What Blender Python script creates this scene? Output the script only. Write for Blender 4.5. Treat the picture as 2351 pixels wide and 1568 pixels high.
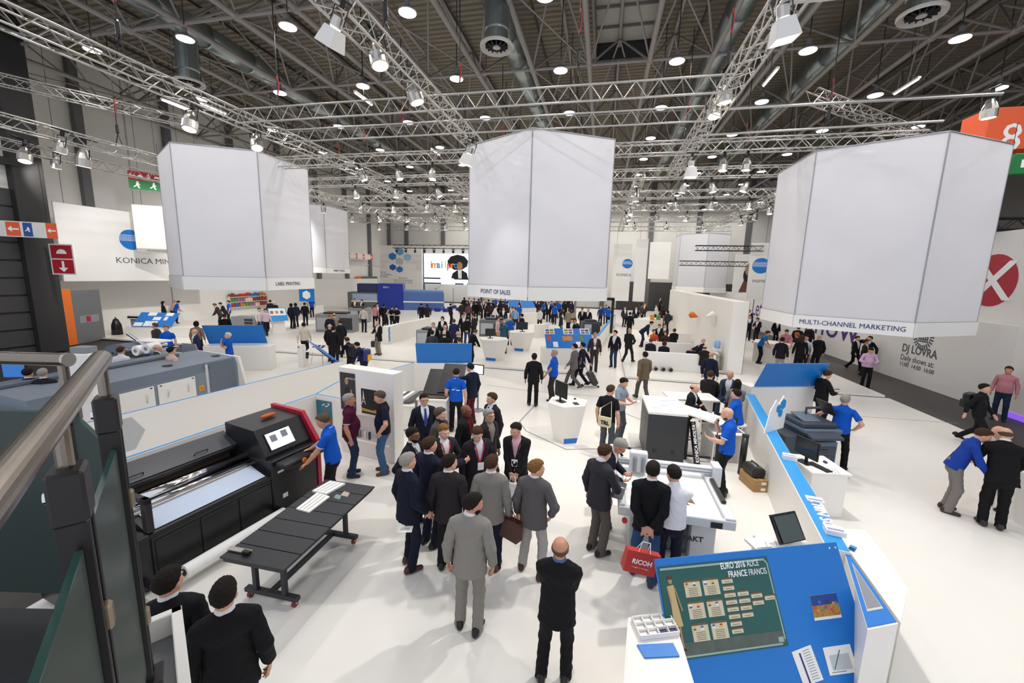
import bpy, bmesh, math, random
import numpy as np
from mathutils import Matrix, Vector
random.seed(7)
for o in list(bpy.data.objects): bpy.data.objects.remove(o)
SC = bpy.context.scene; COL = SC.collection
# ---------------------------------------------------------------- camera (world: x across the hall, y along the hall, z up)
FPX = 939.0; PIT = math.radians(9.25); ROL = math.radians(-1.43); EYE = 4.32; YAW = math.radians(12.2)
_R = np.array([[math.cos(YAW), -math.sin(YAW), 0], [math.sin(YAW), math.cos(YAW), 0], [0, 0, 1.]])
_w = np.array([0, math.cos(PIT), -math.sin(PIT)]); _r0 = np.array([1., 0, 0]); _d0 = np.cross(_w, _r0)
_r = _R @ (math.cos(ROL)*_r0 + math.sin(ROL)*_d0); _d = _R @ (-math.sin(ROL)*_r0 + math.cos(ROL)*_d0); _w = _R @ _w
CP = np.array([0, 0, EYE])
cam = bpy.data.cameras.new('camera'); camo = bpy.data.objects.new('camera', cam); COL.objects.link(camo)
camo.matrix_world = Matrix(((_r[0], -_d[0], -_w[0], 0), (_r[1], -_d[1], -_w[1], 0), (_r[2], -_d[2], -_w[2], EYE), (0, 0, 0, 1)))
cam.sensor_width = 36; cam.lens = FPX/2351*36; cam.clip_start = .05; cam.clip_end = 300
SC.camera = camo
def ray(x, y): return (x-1175.5)/FPX*_r + (y-784)/FPX*_d + _w
def F(x, y, z=0.):
    v = ray(x, y); return CP + v*((z-EYE)/v[2])
def PV(x, y, Y):
    v = ray(x, y); return CP + v*(Y/v[1])
def PU(x, y, X):
    v = ray(x, y); return CP + v*(X/v[0])
# ---------------------------------------------------------------- world, exposure
W = bpy.data.worlds.new('hall_air'); SC.world = W; W.use_nodes = True
W.node_tree.nodes['Background'].inputs[0].default_value = (.86, .9, 1, 1); W.node_tree.nodes['Background'].inputs[1].default_value = .95
SC.view_settings.view_transform = 'Standard'; SC.view_settings.look = 'None'; SC.view_settings.exposure = 0.0; SC.view_settings.gamma = 1
SC.view_settings.use_curve_mapping = False
LAMP_W = 79.0
# ---------------------------------------------------------------- materials
def lin(c):
    if isinstance(c, str): c = [int(c[i:i+2], 16)/255 for i in (0, 2, 4)]
    return tuple((x/12.92 if x <= .04045 else ((x+.055)/1.055)**2.4) for x in c) + (1,)
_M = {}
def mat(name, col, rough=.6, metal=0., var=.06, scale=12., bump=0., emit=0., coat=0., spec=.5):
    if name in _M: return _M[name]
    m = bpy.data.materials.new(name); m.use_nodes = True; nt = m.node_tree; b = nt.nodes['Principled BSDF']
    c = lin(col); b.inputs['Roughness'].default_value = rough; b.inputs['Metallic'].default_value = metal
    b.inputs['Specular IOR Level'].default_value = spec
    if coat: b.inputs['Coat Weight'].default_value = coat
    tc = nt.nodes.new('ShaderNodeTexCoord'); nz = nt.nodes.new('ShaderNodeTexNoise'); nz.inputs['Scale'].default_value = scale
    nt.links.new(tc.outputs['Object'], nz.inputs['Vector'])
    mx = nt.nodes.new('ShaderNodeMix'); mx.data_type = 'RGBA'
    mx.inputs[6].default_value = tuple(max(0, x*(1-var)) for x in c[:3])+(1,); mx.inputs[7].default_value = tuple(min(1, x*(1+var)) for x in c[:3])+(1,)
    nt.links.new(nz.outputs[0], mx.inputs[0]); nt.links.new(mx.outputs[2], b.inputs['Base Color'])
    if bump:
        bp = nt.nodes.new('ShaderNodeBump'); bp.inputs['Strength'].default_value = bump; bp.inputs['Distance'].default_value = .01
        nt.links.new(nz.outputs[0], bp.inputs['Height']); nt.links.new(bp.outputs[0], b.inputs['Normal'])
    if emit:
        b.inputs['Emission Color'].default_value = c; b.inputs['Emission Strength'].default_value = emit
    _M[name] = m; return m
def fabric_mat(name, col, through=.35, clear=.1):
    m = bpy.data.materials.new(name); m.use_nodes = True; nt = m.node_tree; nt.nodes.clear()
    o = nt.nodes.new('ShaderNodeOutputMaterial'); d = nt.nodes.new('ShaderNodeBsdfDiffuse'); t = nt.nodes.new('ShaderNodeBsdfTranslucent')
    g = nt.nodes.new('ShaderNodeBsdfGlossy'); g.inputs['Roughness'].default_value = .22; tr = nt.nodes.new('ShaderNodeBsdfTransparent')
    tc = nt.nodes.new('ShaderNodeTexCoord'); nz = nt.nodes.new('ShaderNodeTexNoise'); nz.inputs['Scale'].default_value = 1.5
    mx = nt.nodes.new('ShaderNodeMix'); mx.data_type = 'RGBA'; c = lin(col)
    mx.inputs[6].default_value = tuple(x*.96 for x in c[:3])+(1,); mx.inputs[7].default_value = c
    L = nt.links.new; L(tc.outputs['Object'], nz.inputs['Vector']); L(nz.outputs[0], mx.inputs[0]); L(mx.outputs[2], d.inputs[0]); L(mx.outputs[2], t.inputs[0])
    a = nt.nodes.new('ShaderNodeMixShader'); a.inputs[0].default_value = through; L(d.outputs[0], a.inputs[1]); L(t.outputs[0], a.inputs[2])
    b = nt.nodes.new('ShaderNodeMixShader'); b.inputs[0].default_value = clear; L(a.outputs[0], b.inputs[1]); L(tr.outputs[0], b.inputs[2])
    e = nt.nodes.new('ShaderNodeMixShader'); e.inputs[0].default_value = .045; L(b.outputs[0], e.inputs[1]); L(g.outputs[0], e.inputs[2]); L(e.outputs[0], o.inputs[0])
    return m
def glass_mat(name, tint, refl=.08, rough=.02):
    m = bpy.data.materials.new(name); m.use_nodes = True; nt = m.node_tree; nt.nodes.clear(); L = nt.links.new
    o = nt.nodes.new('ShaderNodeOutputMaterial'); tr = nt.nodes.new('ShaderNodeBsdfTransparent'); tr.inputs[0].default_value = lin(tint)
    g = nt.nodes.new('ShaderNodeBsdfGlossy'); g.inputs['Roughness'].default_value = rough
    fr = nt.nodes.new('ShaderNodeFresnel'); fr.inputs[0].default_value = 1.45
    nz = nt.nodes.new('ShaderNodeTexNoise'); nz.inputs['Scale'].default_value = 3
    ad = nt.nodes.new('ShaderNodeMath'); ad.operation = 'MULTIPLY_ADD'; L(nz.outputs[0], ad.inputs[0]); ad.inputs[1].default_value = refl*.2; L(fr.outputs[0], ad.inputs[2])
    a = nt.nodes.new('ShaderNodeMixShader'); L(ad.outputs[0], a.inputs[0]); L(tr.outputs[0], a.inputs[1]); L(g.outputs[0], a.inputs[2]); L(a.outputs[0], o.inputs[0])
    return m
def emit_mat(name, col, s):
    return mat(name, col, .5, var=.02, emit=s)
# ---------------------------------------------------------------- mesh helpers
class MB:
    def __init__(s): s.v = []; s.f = []; s.sm = False
    def add(s, vs, fs):
        n = len(s.v); s.v += [tuple(map(float, p)) for p in vs]; s.f += [tuple(i+n for i in f) for f in fs]; return s
    def box(s, c, size, bev=0., rot=None):
        hx, hy, hz = [a/2 for a in size]; b = min(bev, hx*.45, hy*.45, hz*.45)
        if b <= 0:
            vs = [(x, y, z) for z in (-hz, hz) for y in (-hy, hy) for x in (-hx, hx)]
            fs = [(0, 2, 3, 1), (4, 5, 7, 6), (0, 1, 5, 4), (2, 6, 7, 3), (0, 4, 6, 2), (1, 3, 7, 5)]
        else:
            vs = []; ix = {}
            for sx in (-1, 1):
                for sy in (-1, 1):
                    for sz in (-1, 1):
                        for a in range(3):
                            p = [sx*(hx-b), sy*(hy-b), sz*(hz-b)]; p[a] = (sx*hx, sy*hy, sz*hz)[a]
                            ix[(sx, sy, sz, a)] = len(vs); vs.append(tuple(p))
            fs = []
            for a in range(3):
                o = [i for i in range(3) if i != a]
                for s1 in (-1, 1):
                    q = []
                    for (p1, p2) in ((-1, -1), (1, -1), (1, 1), (-1, 1)):
                        k = [0, 0, 0]; k[a] = s1; k[o[0]] = p1; k[o[1]] = p2; q.append(ix[(*k, a)])
                    fl = (s1 > 0) == (a != 1)
                    fs.append(tuple(q) if fl else tuple(q[::-1]))
            for a in range(3):
                o = [i for i in range(3) if i != a]
                for p1 in (-1, 1):
                    for p2 in (-1, 1):
                        k0 = [0, 0, 0]; k0[a] = -1; k0[o[0]] = p1; k0[o[1]] = p2; k1 = list(k0); k1[a] = 1
                        fs.append((ix[(*k0, o[0])], ix[(*k1, o[0])], ix[(*k1, o[1])], ix[(*k0, o[1])]))
            for sx in (-1, 1):
                for sy in (-1, 1):
                    for sz in (-1, 1): fs.append(tuple(ix[(sx, sy, sz, a)] for a in range(3)))
        if rot is not None: vs = [tuple(rot @ Vector(p)) for p in vs]
        return s.add([(p[0]+c[0], p[1]+c[1], p[2]+c[2]) for p in vs], fs)
    def bb(s, a, b, bev=0.):
        return s.box([(a[i]+b[i])/2 for i in range(3)], [abs(b[i]-a[i]) for i in range(3)], bev)
    def cyl(s, a, b, r0, r1=None, n=12, caps=True):
        r1 = r0 if r1 is None else r1; a = Vector(a); b = Vector(b); z = (b-a).normalized()
        x = z.orthogonal().normalized(); y = z.cross(x); vs = []
        for p, r in ((a, r0), (b, r1)):
            for i in range(n):
                t = 2*math.pi*i/n; vs.append(p+x*(r*math.cos(t))+y*(r*math.sin(t)))
        fs = [(i, (i+1) % n, n+(i+1) % n, n+i) for i in range(n)]
        if caps: fs += [tuple(range(n-1, -1, -1)), tuple(range(n, 2*n))]
        return s.add(vs, fs)
    def tube(s, pts, r, n=8):
        pts = [Vector(p) for p in pts]; rings = []; vs = []; x = None
        for i, p in enumerate(pts):
            t = (pts[min(i+1, len(pts)-1)]-pts[max(i-1, 0)]).normalized()
            x = t.orthogonal().normalized() if x is None else (x-t*x.dot(t)).normalized(); y = t.cross(x)
            for k in range(n):
                a = 2*math.pi*k/n; vs.append(p+x*(r*math.cos(a))+y*(r*math.sin(a)))
        fs = [(i*n+k, i*n+(k+1) % n, (i+1)*n+(k+1) % n, (i+1)*n+k) for i in range(len(pts)-1) for k in range(n)]
        fs += [tuple(range(n-1, -1, -1)), tuple(range((len(pts)-1)*n, len(pts)*n))]
        return s.add(vs, fs)
    def lathe(s, prof, n=16, c=(0, 0, 0)):
        vs = [(c[0]+r*math.cos(2*math.pi*k/n), c[1]+r*math.sin(2*math.pi*k/n), c[2]+z) for r, z in prof for k in range(n)]
        m = len(prof); fs = [(i*n+k, i*n+(k+1) % n, (i+1)*n+(k+1) % n, (i+1)*n+k) for i in range(m-1) for k in range(n)]
        fs += [tuple(range(n-1, -1, -1)), tuple(range((m-1)*n, m*n))]
        return s.add(vs, fs)
    def prism(s, poly, ext):
        """poly: list of 3d points (a planar face); ext: vector of extrusion"""
        n = len(poly); e = Vector(ext); p = [Vector(q) for q in poly]
        return s.add(p+[q+e for q in p], [tuple(range(n-1, -1, -1)), tuple(range(n, 2*n))]+[(i, (i+1) % n, n+(i+1) % n, n+i) for i in range(n)])
    def face(s, poly): return s.add(poly, [tuple(range(len(poly)))])
    def ell(s, c, r, n=12, m=8):
        vs = [(c[0], c[1], c[2]-r[2])]+[(c[0]+r[0]*math.sin(math.pi*j/m)*math.cos(2*math.pi*k/n), c[1]+r[1]*math.sin(math.pi*j/m)*math.sin(2*math.pi*k/n), c[2]-r[2]*math.cos(math.pi*j/m)) for j in range(1, m) for k in range(n)]+[(c[0], c[1], c[2]+r[2])]
        fs = [(0, 1+(k+1) % n, 1+k) for k in range(n)]+[(1+(j-1)*n+k, 1+(j-1)*n+(k+1) % n, 1+j*n+(k+1) % n, 1+j*n+k) for j in range(1, m-1) for k in range(n)]
        e = len(vs)-1; b = 1+(m-2)*n; fs += [(b+k, b+(k+1) % n, e) for k in range(n)]
        s.sm = True; return s.add(vs, fs)
    def mesh(s, name, m=None, smooth=None):
        me = bpy.data.meshes.new(name); me.from_pydata(s.v, [], s.f)
        if m is not None: me.materials.append(m)
        if s.sm if smooth is None else smooth: me.shade_smooth()
        me.update(); return me
    def build(s, name, m, parent=None, smooth=None, loc=None, label=None, stuff=False):
        bm = bmesh.new(); me = s.mesh(name, m, smooth); bm.from_mesh(me); bmesh.ops.recalc_face_normals(bm, faces=bm.faces); bm.to_mesh(me); bm.free()
        if (s.sm if smooth is None else smooth): me.shade_smooth()
        return link(name, me, parent, loc, label, stuff)
def link(name, data, parent=None, loc=None, label=None, stuff=False):
    o = bpy.data.objects.new(name, data); COL.objects.link(o); o.parent = parent
    if loc is not None: o.location = loc
    if label: o['label'] = label
    if stuff: o['kind'] = 'stuff'
    return o
def thing(name, label, cat, loc=(0, 0, 0), rz=0., group=None):
    o = bpy.data.objects.new(name, None); COL.objects.link(o); o.location = loc; o.rotation_euler[2] = rz; o.empty_display_size = .2
    return tag(o, label, cat, group)
def tag(o, label, cat, group=None):
    o['label'] = label; o['category'] = cat
    if group: o['group'] = group
    return o
def struct(o): o['kind'] = 'structure'; return o
def dup(root, loc, rz=None, label=None, group=None, scale=None):
    r = root.copy(); COL.objects.link(r); r.location = loc
    if rz is not None: r.rotation_euler[2] = rz
    if label: r['label'] = label
    if group: r['group'] = group
    if scale: r.scale = (scale,)*3
    for ch in list(root.children):
        c = ch.copy(); COL.objects.link(c); c.parent = r
        for g in ch.children:
            d = g.copy(); COL.objects.link(d); d.parent = c
    return r
_u = MB().cyl((0, 0, 0), (0, 0, 1), 1, n=8).mesh('unit_tube'); _u.shade_smooth(); _um = {}
def rod(name, a, b, r, m, parent=None):
    """a tube from a to b that shares one unit mesh per material"""
    if m.name not in _um: _um[m.name] = _u.copy(); _um[m.name].materials.append(m)
    o = bpy.data.objects.new(name, _um[m.name]); COL.objects.link(o); o.parent = parent
    a = Vector(a); d = Vector(b)-a; q = d.to_track_quat('Z', 'Y')
    o.rotation_mode = 'QUATERNION'; o.rotation_quaternion = q; o.location = a; o.scale = (r, r, d.length); return o
def lettering(text, size, m, parent, M, name='lettering', ext=.004, align='CENTER', xs=1., res=2, bold=0.):
    cu = bpy.data.curves.new(name, 'FONT'); cu.body = text; cu.size = size; cu.extrude = ext; cu.align_x = align; cu.align_y = 'CENTER'; cu.resolution_u = res; cu.offset = bold
    t = bpy.data.objects.new('tmp', cu); COL.objects.link(t)
    me = bpy.data.meshes.new_from_object(t.evaluated_get(bpy.context.evaluated_depsgraph_get())); bpy.data.objects.remove(t); bpy.data.curves.remove(cu)
    me.transform(Matrix.Diagonal((xs, 1, 1, 1))); me.materials.clear(); me.materials.append(m)
    o = link(name, me, parent); o.matrix_local = M; return o
def basis(o, x, y):
    """matrix with origin o, local x along x and local y along y"""
    x = Vector(x).normalized(); y = Vector(y).normalized(); z = x.cross(y).normalized(); y = z.cross(x)
    return Matrix(((x[0], y[0], z[0], o[0]), (x[1], y[1], z[1], o[1]), (x[2], y[2], z[2], o[2]), (0, 0, 0, 1)))
def flat(pts, M, thick=.003):
    """prism from 2d points laid in the plane of matrix M"""
    b = MB(); z = (M.to_3x3() @ Vector((0, 0, 1)))*thick
    return b.prism([M @ Vector((p[0], p[1], 0)) for p in pts], z)
def rect(x0, y0, x1, y1): return [(x0, y0), (x1, y0), (x1, y1), (x0, y1)]
def ngon(cx, cy, r, n=6, a0=0., sx=1., sy=1.): return [(cx+r*sx*math.cos(a0+2*math.pi*i/n), cy+r*sy*math.sin(a0+2*math.pi*i/n)) for i in range(n)]
# palette
WHITE = mat('white_laminate', 'f2efe9', .45, var=.015); WHITE2 = mat('white_paint', 'eceae6', .6, var=.02); BLUE = mat('blue_laminate', '0b78cf', .4, var=.04)
BLUE2 = mat('bright_blue_edge', '1f97de', .4, var=.03); DARK = mat('dark_grey_plastic', '2c2d30', .45); BLACK = mat('black_plastic', '121215', .35)
STEEL = mat('brushed_steel', 'b9b4ac', .28, .95, bump=.03, scale=60); ALU = mat('truss_aluminium', 'bdbbb6', .35, .8); TUBE = mat('painted_roof_steel', '918c88', .5)
CHROME = mat('chrome', 'dcdcde', .12, 1.); GREYP = mat('grey_plastic', '8b8f94', .5); PAPER = mat('white_paper', 'f5f4f0', .7, var=.02); RED = mat('red_plastic', 'c22a3a', .4)
NAVYTXT = mat('navy_print', '2b2f6e', .5); GREYTXT = mat('grey_print', '5b5d62', .5); BLACKTXT = mat('black_print', '1a1a1e', .5); WHITETXT = mat('white_print', 'ffffff', .5, var=.01)
PURPLE = mat('purple_print', '4b2f78', .5); ORANGE = mat('orange_paint', 'e8731a', .5); SAFERED = mat('sign_red', 'b51226', .5); SAFEGREEN = mat('sign_green', '0f7a3a', .5)
LAMP = emit_mat('lamp_glow', 'f6f2ff', 9.); WARM = emit_mat('warm_lamp_glow', 'fff0d8', 8.); SCREEN = emit_mat('screen_glow', 'd8e6f8', .9)
YELLOW = mat('yellow_paint', 'e9b513', .5); GOLD = mat('cardboard', 'b08a5a', .8, var=.1)
# ================================================================ setting: floor, walls, roof
CARPET = mat('dark_carpet', '3a3634', .55, var=.12, scale=40, bump=.05)
struct(tag(MB().bb((-34, -6, -.14), (36, 72, -.04)).build('floor', CARPET), 'dark grey hall floor in the aisles around the stand', 'floor'))
FLOORW = mat('white_stand_floor', 'f0ece4', .32, var=.025, scale=.8)
t = struct(tag(MB().prism([(-6.9, -5, -.04), (11, -5, -.04), (11, 17.95, -.04), (-19.5, 17.95, -.04), (-19.5, 3.6, -.04), (-6.9, 3.6, -.04)], (0, 0, .04)).build('floor', FLOORW), 'white laminate stand floor in the foreground', 'floor'))
def platform(u0, u1, v0, v1, label):
    t = struct(thing('floor', label, 'floor'))
    MB().bb((u0, v0, .02), (u1, v1, .1)).build('deck', FLOORW, t); MB().bb((u0+.05, v0+.05, -.04), (u1-.05, v1-.05, .02)).build('shadow_gap', BLACK, t)
    return t
platform(-32.6, -.05, 17.95, 56, 'raised white platform on the left of the narrow aisle'); platform(1.2, 10.85, 17.95, 56, 'raised white platform under the lounge benches')
struct(tag(MB().bb((-.05, 17.95, -.04), (1.2, 56, 0)).build('floor', FLOORW), 'narrow white aisle between the two raised platforms', 'floor'))
LINE = mat('grey_floor_line', '9a9690', .5)
def floor_line(pts, wd, label):
    b = MB()
    for p, q in zip(pts[:-1], pts[1:]):
        a = F(*p); c = F(*q); d = Vector(c-a); n = Vector((-d[1], d[0], 0)).normalized()*wd/2
        b.prism([Vector(a)+n, Vector(a)-n, Vector(c)-n, Vector(c)+n], (0, 0, .004))
    tag(b.build('floor_inlay', LINE), label, 'floor line')
floor_line([(1229, 930), (1193, 968), (1207, 989), (1300, 1032), (1442, 1029), (1474, 1026), (1477, 966), (1376, 925)], .035, 'thin grey hexagon line inlaid around the white kiosk')
floor_line([(1118, 884), (1222, 898), (1375, 910), (1378, 930)], .02, 'fine grey joint line behind the white kiosk')
floor_line([(1960, 955), (2200, 972)], .02, 'fine joint line in the floor behind the copier')
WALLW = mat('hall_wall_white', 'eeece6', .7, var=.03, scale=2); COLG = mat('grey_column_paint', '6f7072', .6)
wl = struct(thing('wall_left', 'tall white left hall wall with grey steel columns', 'wall'))
MB().bb((-33.4, 6, 0), (-33, 70, 17)).build('panel', WALLW, wl)
for v in (10, 15.5, 21, 26.5, 32, 37.5, 43, 48.5, 54, 59.5): MB().box((-32.8, v, 8.5), (.35, .5, 17), .03).build('column', COLG, wl)
for z in (5.2, 11): MB().box((-32.9, 38, z), (.15, 64, .12)).build('rail', WALLW, wl)
MB().bb((-26.9, 2, 7.6), (-26.5, 14.6, 17)).build('near_panel', WALLW, wl); MB().bb((-33, 14.5, 0), (-26.6, 14.7, 17)).build('return_panel', WALLW, wl); MB().bb((-26.6, 14.0, 0), (-26.1, 15.1, 17), .03).build('dark_column', mat('dark_jamb', '2f2e2e', .6), wl)
for z in (8.6, 10.4): MB().bb((-26.4, 4, z), (-26.0, 14.2, z+.3)).build('dark_beam', mat('dark_jamb', '2f2e2e', .6), wl)
DARKW = mat('dark_grey_shutter', '4b4a4a', .6)
wb = struct(thing('wall_back', 'far white hall wall with grey columns behind the stage', 'wall'))
MB().bb((-33.4, 60, 0), (36, 60.4, 17)).build('panel', WALLW, wb)
for u in range(-30, 36, 6): MB().box((u, 59.8, 8.5), (.6, .3, 17), .03).build('column', COLG, wb)
MB().bb((2, 59.7, 0), (22, 59.95, 3.8)).build('shutter', DARKW, wb)
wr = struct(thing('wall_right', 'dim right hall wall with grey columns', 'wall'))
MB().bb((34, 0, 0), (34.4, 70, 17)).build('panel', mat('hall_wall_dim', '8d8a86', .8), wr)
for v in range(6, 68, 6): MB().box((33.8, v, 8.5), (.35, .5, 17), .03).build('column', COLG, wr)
# ribbed roof deck
DECK = mat('roof_deck', '857d6e', .75, var=.08, scale=3); ce = struct(thing('ceiling', 'ribbed beige brown metal roof deck', 'ceiling'))
b = MB(); vs = []; v = 4.; prof = []
while v < 70: prof += [(v, 16.9), (v+.16, 16.9), (v+.2, 16.98), (v+.36, 16.98)]; v += .4
n = len(prof); vs = [(-33.4, p[0], p[1]) for p in prof]+[(34.4, p[0], p[1]) for p in prof]
b.add(vs, [(i, i+1, n+i+1, n+i) for i in range(n-1)]); b.build('ribbed_deck', DECK, ce)
b = MB()
for u in np.arange(-32, 34, 4.0): b.box((u, 37, 16.82), (.06, 66, .12))
b.build('seam_rail', mat('deck_seam', '4c463e', .8), ce, stuff=True)
# ---- roof trusses
UK = [-1.2+2.67*k for k in range(-11, 10)]; VR = [9, 15, 21, 27, 33, 39, 45, 51, 57, 63]
for i, u in enumerate(UK):
    t = struct(thing('roof_truss', ['grey tubular roof truss', 'grey tubular roof girder'][i % 2]+' running down the hall, '+(['nearest the left wall', 'second from the left wall']+['%s from the left wall' % w for w in 'third fourth fifth sixth seventh eighth ninth tenth eleventh twelfth thirteenth fourteenth fifteenth sixteenth seventeenth eighteenth nineteenth twentieth twenty-first'.split()])[i], 'roof truss', (0, 0, 0)))
    rod('bottom_chord', (u, 6, 14), (u, 68, 14), .115, TUBE, t); rod('top_chord', (u+1.335, 6, 16.5), (u+1.335, 68, 16.5), .085, TUBE, t)
    for v in VR:
        if i+1 < len(UK): rod('cross_tube', (u, v, 14), (u+2.67, v, 14), .07, TUBE, t)
        far = v > 40
        for du, dv in ((1.335, 3), (-1.335, 3), (1.335, -3), (-1.335, -3)):
            if far and dv < 0: continue
            rod('diagonal', (u, v, 14), (u+du, v+dv, 16.5), .055 if dv > 0 else .045, TUBE, t)
        if not far and i % 2 == 0: rod('tie_rod', (u, v, 14), (u+2.67, v+6, 14), .03, TUBE, t)
    for v in VR[:6]: MB().ell((0, 0, 0), (.17, .17, .17), 10, 6).build('node', TUBE, t, loc=(u, v, 14))
# ---- ducts, vents, hatch
DUCT = mat('galvanised_duct', '9fa9a8', .3, .85, var=.2, scale=1.2)
def duct(u, v0, v1, z, r, label):
    t = thing('air_duct', label, 'air duct'); v = v0
    while v < v1-.01:
        e = min(v+2.4, v1); b = MB(); b.cyl((u, v, z), (u, e, z), r, n=20); b.build('pipe_section', DUCT, t, smooth=True); MB().cyl((u, e-.04, z), (u, e+.04, z), r+.03, n=20).build('flange', DUCT, t); v = e
duct(-4.9, 8, 44, 15.2, .5, 'round galvanised air duct above the centre banner'); duct(4.75, 8, 48, 15.2, .5, 'round galvanised air duct right of the roof hatch')
duct(-18.9, 8, 44, 15.0, .5, 'round galvanised air duct over the left hand aisle'); duct(10.2, 8, 50, 15.3, .5, 'round galvanised air duct nearest the right hand side')
for (px, py, z, lab) in ((1140, 112, 12.6, 'round ceiling diffuser on a drop duct near the roof hatch'), (2115, 40, 12.6, 'round ceiling diffuser at the upper right'), (435, 195, 12.6, 'round ceiling diffuser over the left trusses')):
    p = F(px, py, z); t = thing('air_diffuser', lab, 'air vent', (p[0], p[1], z))
    MB().lathe([(.42, .1), (.42, .55), (.46, .6), (.46, 2.6)], 20).build('drop_duct', DUCT, t, smooth=False)
    MB().lathe([(.42, .1), (.6, .0), (.62, .05), (.62, .12), (.42, .14)], 24).build('rim', mat('vent_white', 'b9b6b0', .6), t)
    MB().lathe([(.0, .02), (.14, .02), (.14, .08), (.0, .08)], 16).build('hub', mat('vent_white', 'b9b6b0', .6), t)
    for k in range(14):
        a = k*2*math.pi/14; MB().box((.28*math.cos(a), .28*math.sin(a), .06), (.27, .03, .06), rot=Matrix.Rotation(a, 3, 'Z')).build('blade', DARK, t)
t = thing('roof_hatch', 'square recessed roof light hatch in the metal deck', 'roof hatch', (.35, 21.5, 16.0))
HG = mat('hatch_grey', '77746f', .7)
for s_ in (-1, 1): MB().box((s_*1.45, 0, .3), (.12, 6.4, .9), .02).build('side_board', HG, t)
MB().box((0, 3.2, .3), (2.9, .12, .9), .02).build('end_board', DARK, t); MB().box((0, 0, .72), (2.8, 6.2, .06)).build('cover', mat('hatch_panel', 'a9a7a2', .6), t)
for v in (-2, 0, 1.6): MB().box((0, v, .62), (2.8, .07, .12)).build('glazing_bar', HG, t)
# ---- high bay lamps (4.7 m grid)
REFL = mat('lamp_housing', '86868a', .45, .3)
lp = thing('high_bay_lamp', 'lamp', 'lamp', (0, 0, 0), group='round high bay lamps in a grid under the roof')
MB().lathe([(.30, 0), (.33, .02), (.22, .12), (.1, .2), (.08, .4), (.03, .42)], 18).build('housing', REFL, lp, smooth=False)
MB().lathe([(.0, -.02), (.29, -.02), (.29, .01), (.0, .01)], 18).build('diffuser', LAMP, lp); MB().cyl((0, 0, .5), (0, 0, 3.95), .02, n=6).build('stem', DARK, lp)
L = bpy.data.lights.new('bay_light', 'AREA'); L.shape = 'DISK'; L.size = .55; L.energy = LAMP_W; L.color = (1, .96, .905); L.spread = math.radians(180)
lo = bpy.data.objects.new('bay_light', L); COL.objects.link(lo); lo.parent = lp; lo.location = (0, 0, -.06)
LU = [-21.0, -16.3, -11.7, -7.0, -2.3, 2.4, 7.1, 11.9, 16.6]; LV = [9.5, 14.3, 19.1, 23.8, 28.6, 33.3, 38.1, 42.8, 47.6, 52.3, 57.1]
ORD = ['first', 'second', 'third', 'fourth', 'fifth', 'sixth', 'seventh', 'eighth', 'ninth', 'tenth', 'eleventh', 'twelfth']
first = True
for j, v in enumerate(LV):
    for i, u in enumerate(LU):
        lab = 'round glowing high bay lamp, %s row from the front, %s from the left' % (ORD[j], ORD[i])
        if first: o = lp; o.location = (u, v, 13); o['label'] = lab; first = False
        else: o = dup(lp, (u, v, 13), label=lab)
for (px, py, l) in ((490, 250, 'nearest the left wall'), (1768, 180, 'right of the flood light'), (405, 243, 'beside the left truss end'), (835, 228, 'above the left cross truss'), (1000, 350, 'left of the centre banner'), (2080, 200, 'far right under the roof')):
    p = F(px, py, 12.4); t = thing('tube_light', 'glowing fluorescent tube light '+l, 'tube light', (p[0], p[1], 12.4))
    MB().box((0, 0, .06), (.12, 1.5, .08), .01).build('batten', WHITE2, t); MB().cyl((0, -.7, 0), (0, .7, 0), .03, n=8).build('tube', LAMP, t); MB().cyl((0, 0, .1), (0, 0, 4.5), .012, n=6).build('hanger', DARK, t)
# ---- lighting trusses
def truss(a, b, w, label, r=.028, planar=False, m=ALU, lace=.014, step=None):
    a = Vector(a); b = Vector(b); d = (b-a).normalized(); L = (b-a).length; side = Vector((-d[1], d[0], 0)); up = Vector((0, 0, 1))
    t = thing('lighting_truss', label, 'truss', tuple(a)); h = w/2
    cs = [(0, h), (0, -h)] if planar else [(h, h), (-h, h), (-h, -h), (h, -h)]
    P = [side*c[0]+up*c[1] for c in cs]
    for p in P: rod('chord', p, p+d*L, r, m, t)
    st = step or w; n = max(2, int(round(L/st))); q = MB(); pr = [(0, 1)] if planar else [(0, 1), (1, 2), (2, 3), (3, 0)]
    for i in range(n):
        for (x, y) in pr:
            s0, s1 = (x, y) if i % 2 else (y, x); q.cyl(P[s0]+d*(L*i/n), P[s1]+d*(L*(i+1)/n), lace, n=5, caps=False)
    q.build('lacing', m, t, stuff=True); return t
Z = 9.3
T1 = truss((-5.2, 4.5, Z), (-5.2, 21.8, Z), .42, 'aluminium box truss left of the centre banner', step=.35)
T2 = truss((2.95, 4.5, Z), (2.95, 21.8, Z), .42, 'aluminium box truss right of the centre banner', step=.35)
T3 = truss((-12.3, 4.5, Z), (-12.3, 21.8, Z), .42, 'aluminium box truss right of the left banner', step=.4)
truss((-21.2, 8, Z), (-21.2, 26, Z), .42, 'aluminium box truss at the far left, upper of the pair', step=.4); truss((-25.3, 10, Z), (-25.3, 26, Z), .42, 'aluminium box truss at the far left, lower of the pair', step=.4)
truss((-12.3, 12.3, Z), (2.95, 12.3, Z), .42, 'front cross truss spanning in front of the centre banner', planar=True, step=.3, r=.03)
truss((-12.3, 14.3, Z), (2.95, 14.3, Z), .42, 'second cross truss just above the centre banner', planar=True, step=.3, r=.03)
truss((-21, 17.7, Z), (10.5, 17.7, Z), .42, 'long cross truss through the hanging banners', step=.4); truss((-21, 21.8, Z), (10.5, 21.8, Z), .42, 'long cross truss behind the hanging banners', step=.4)
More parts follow.
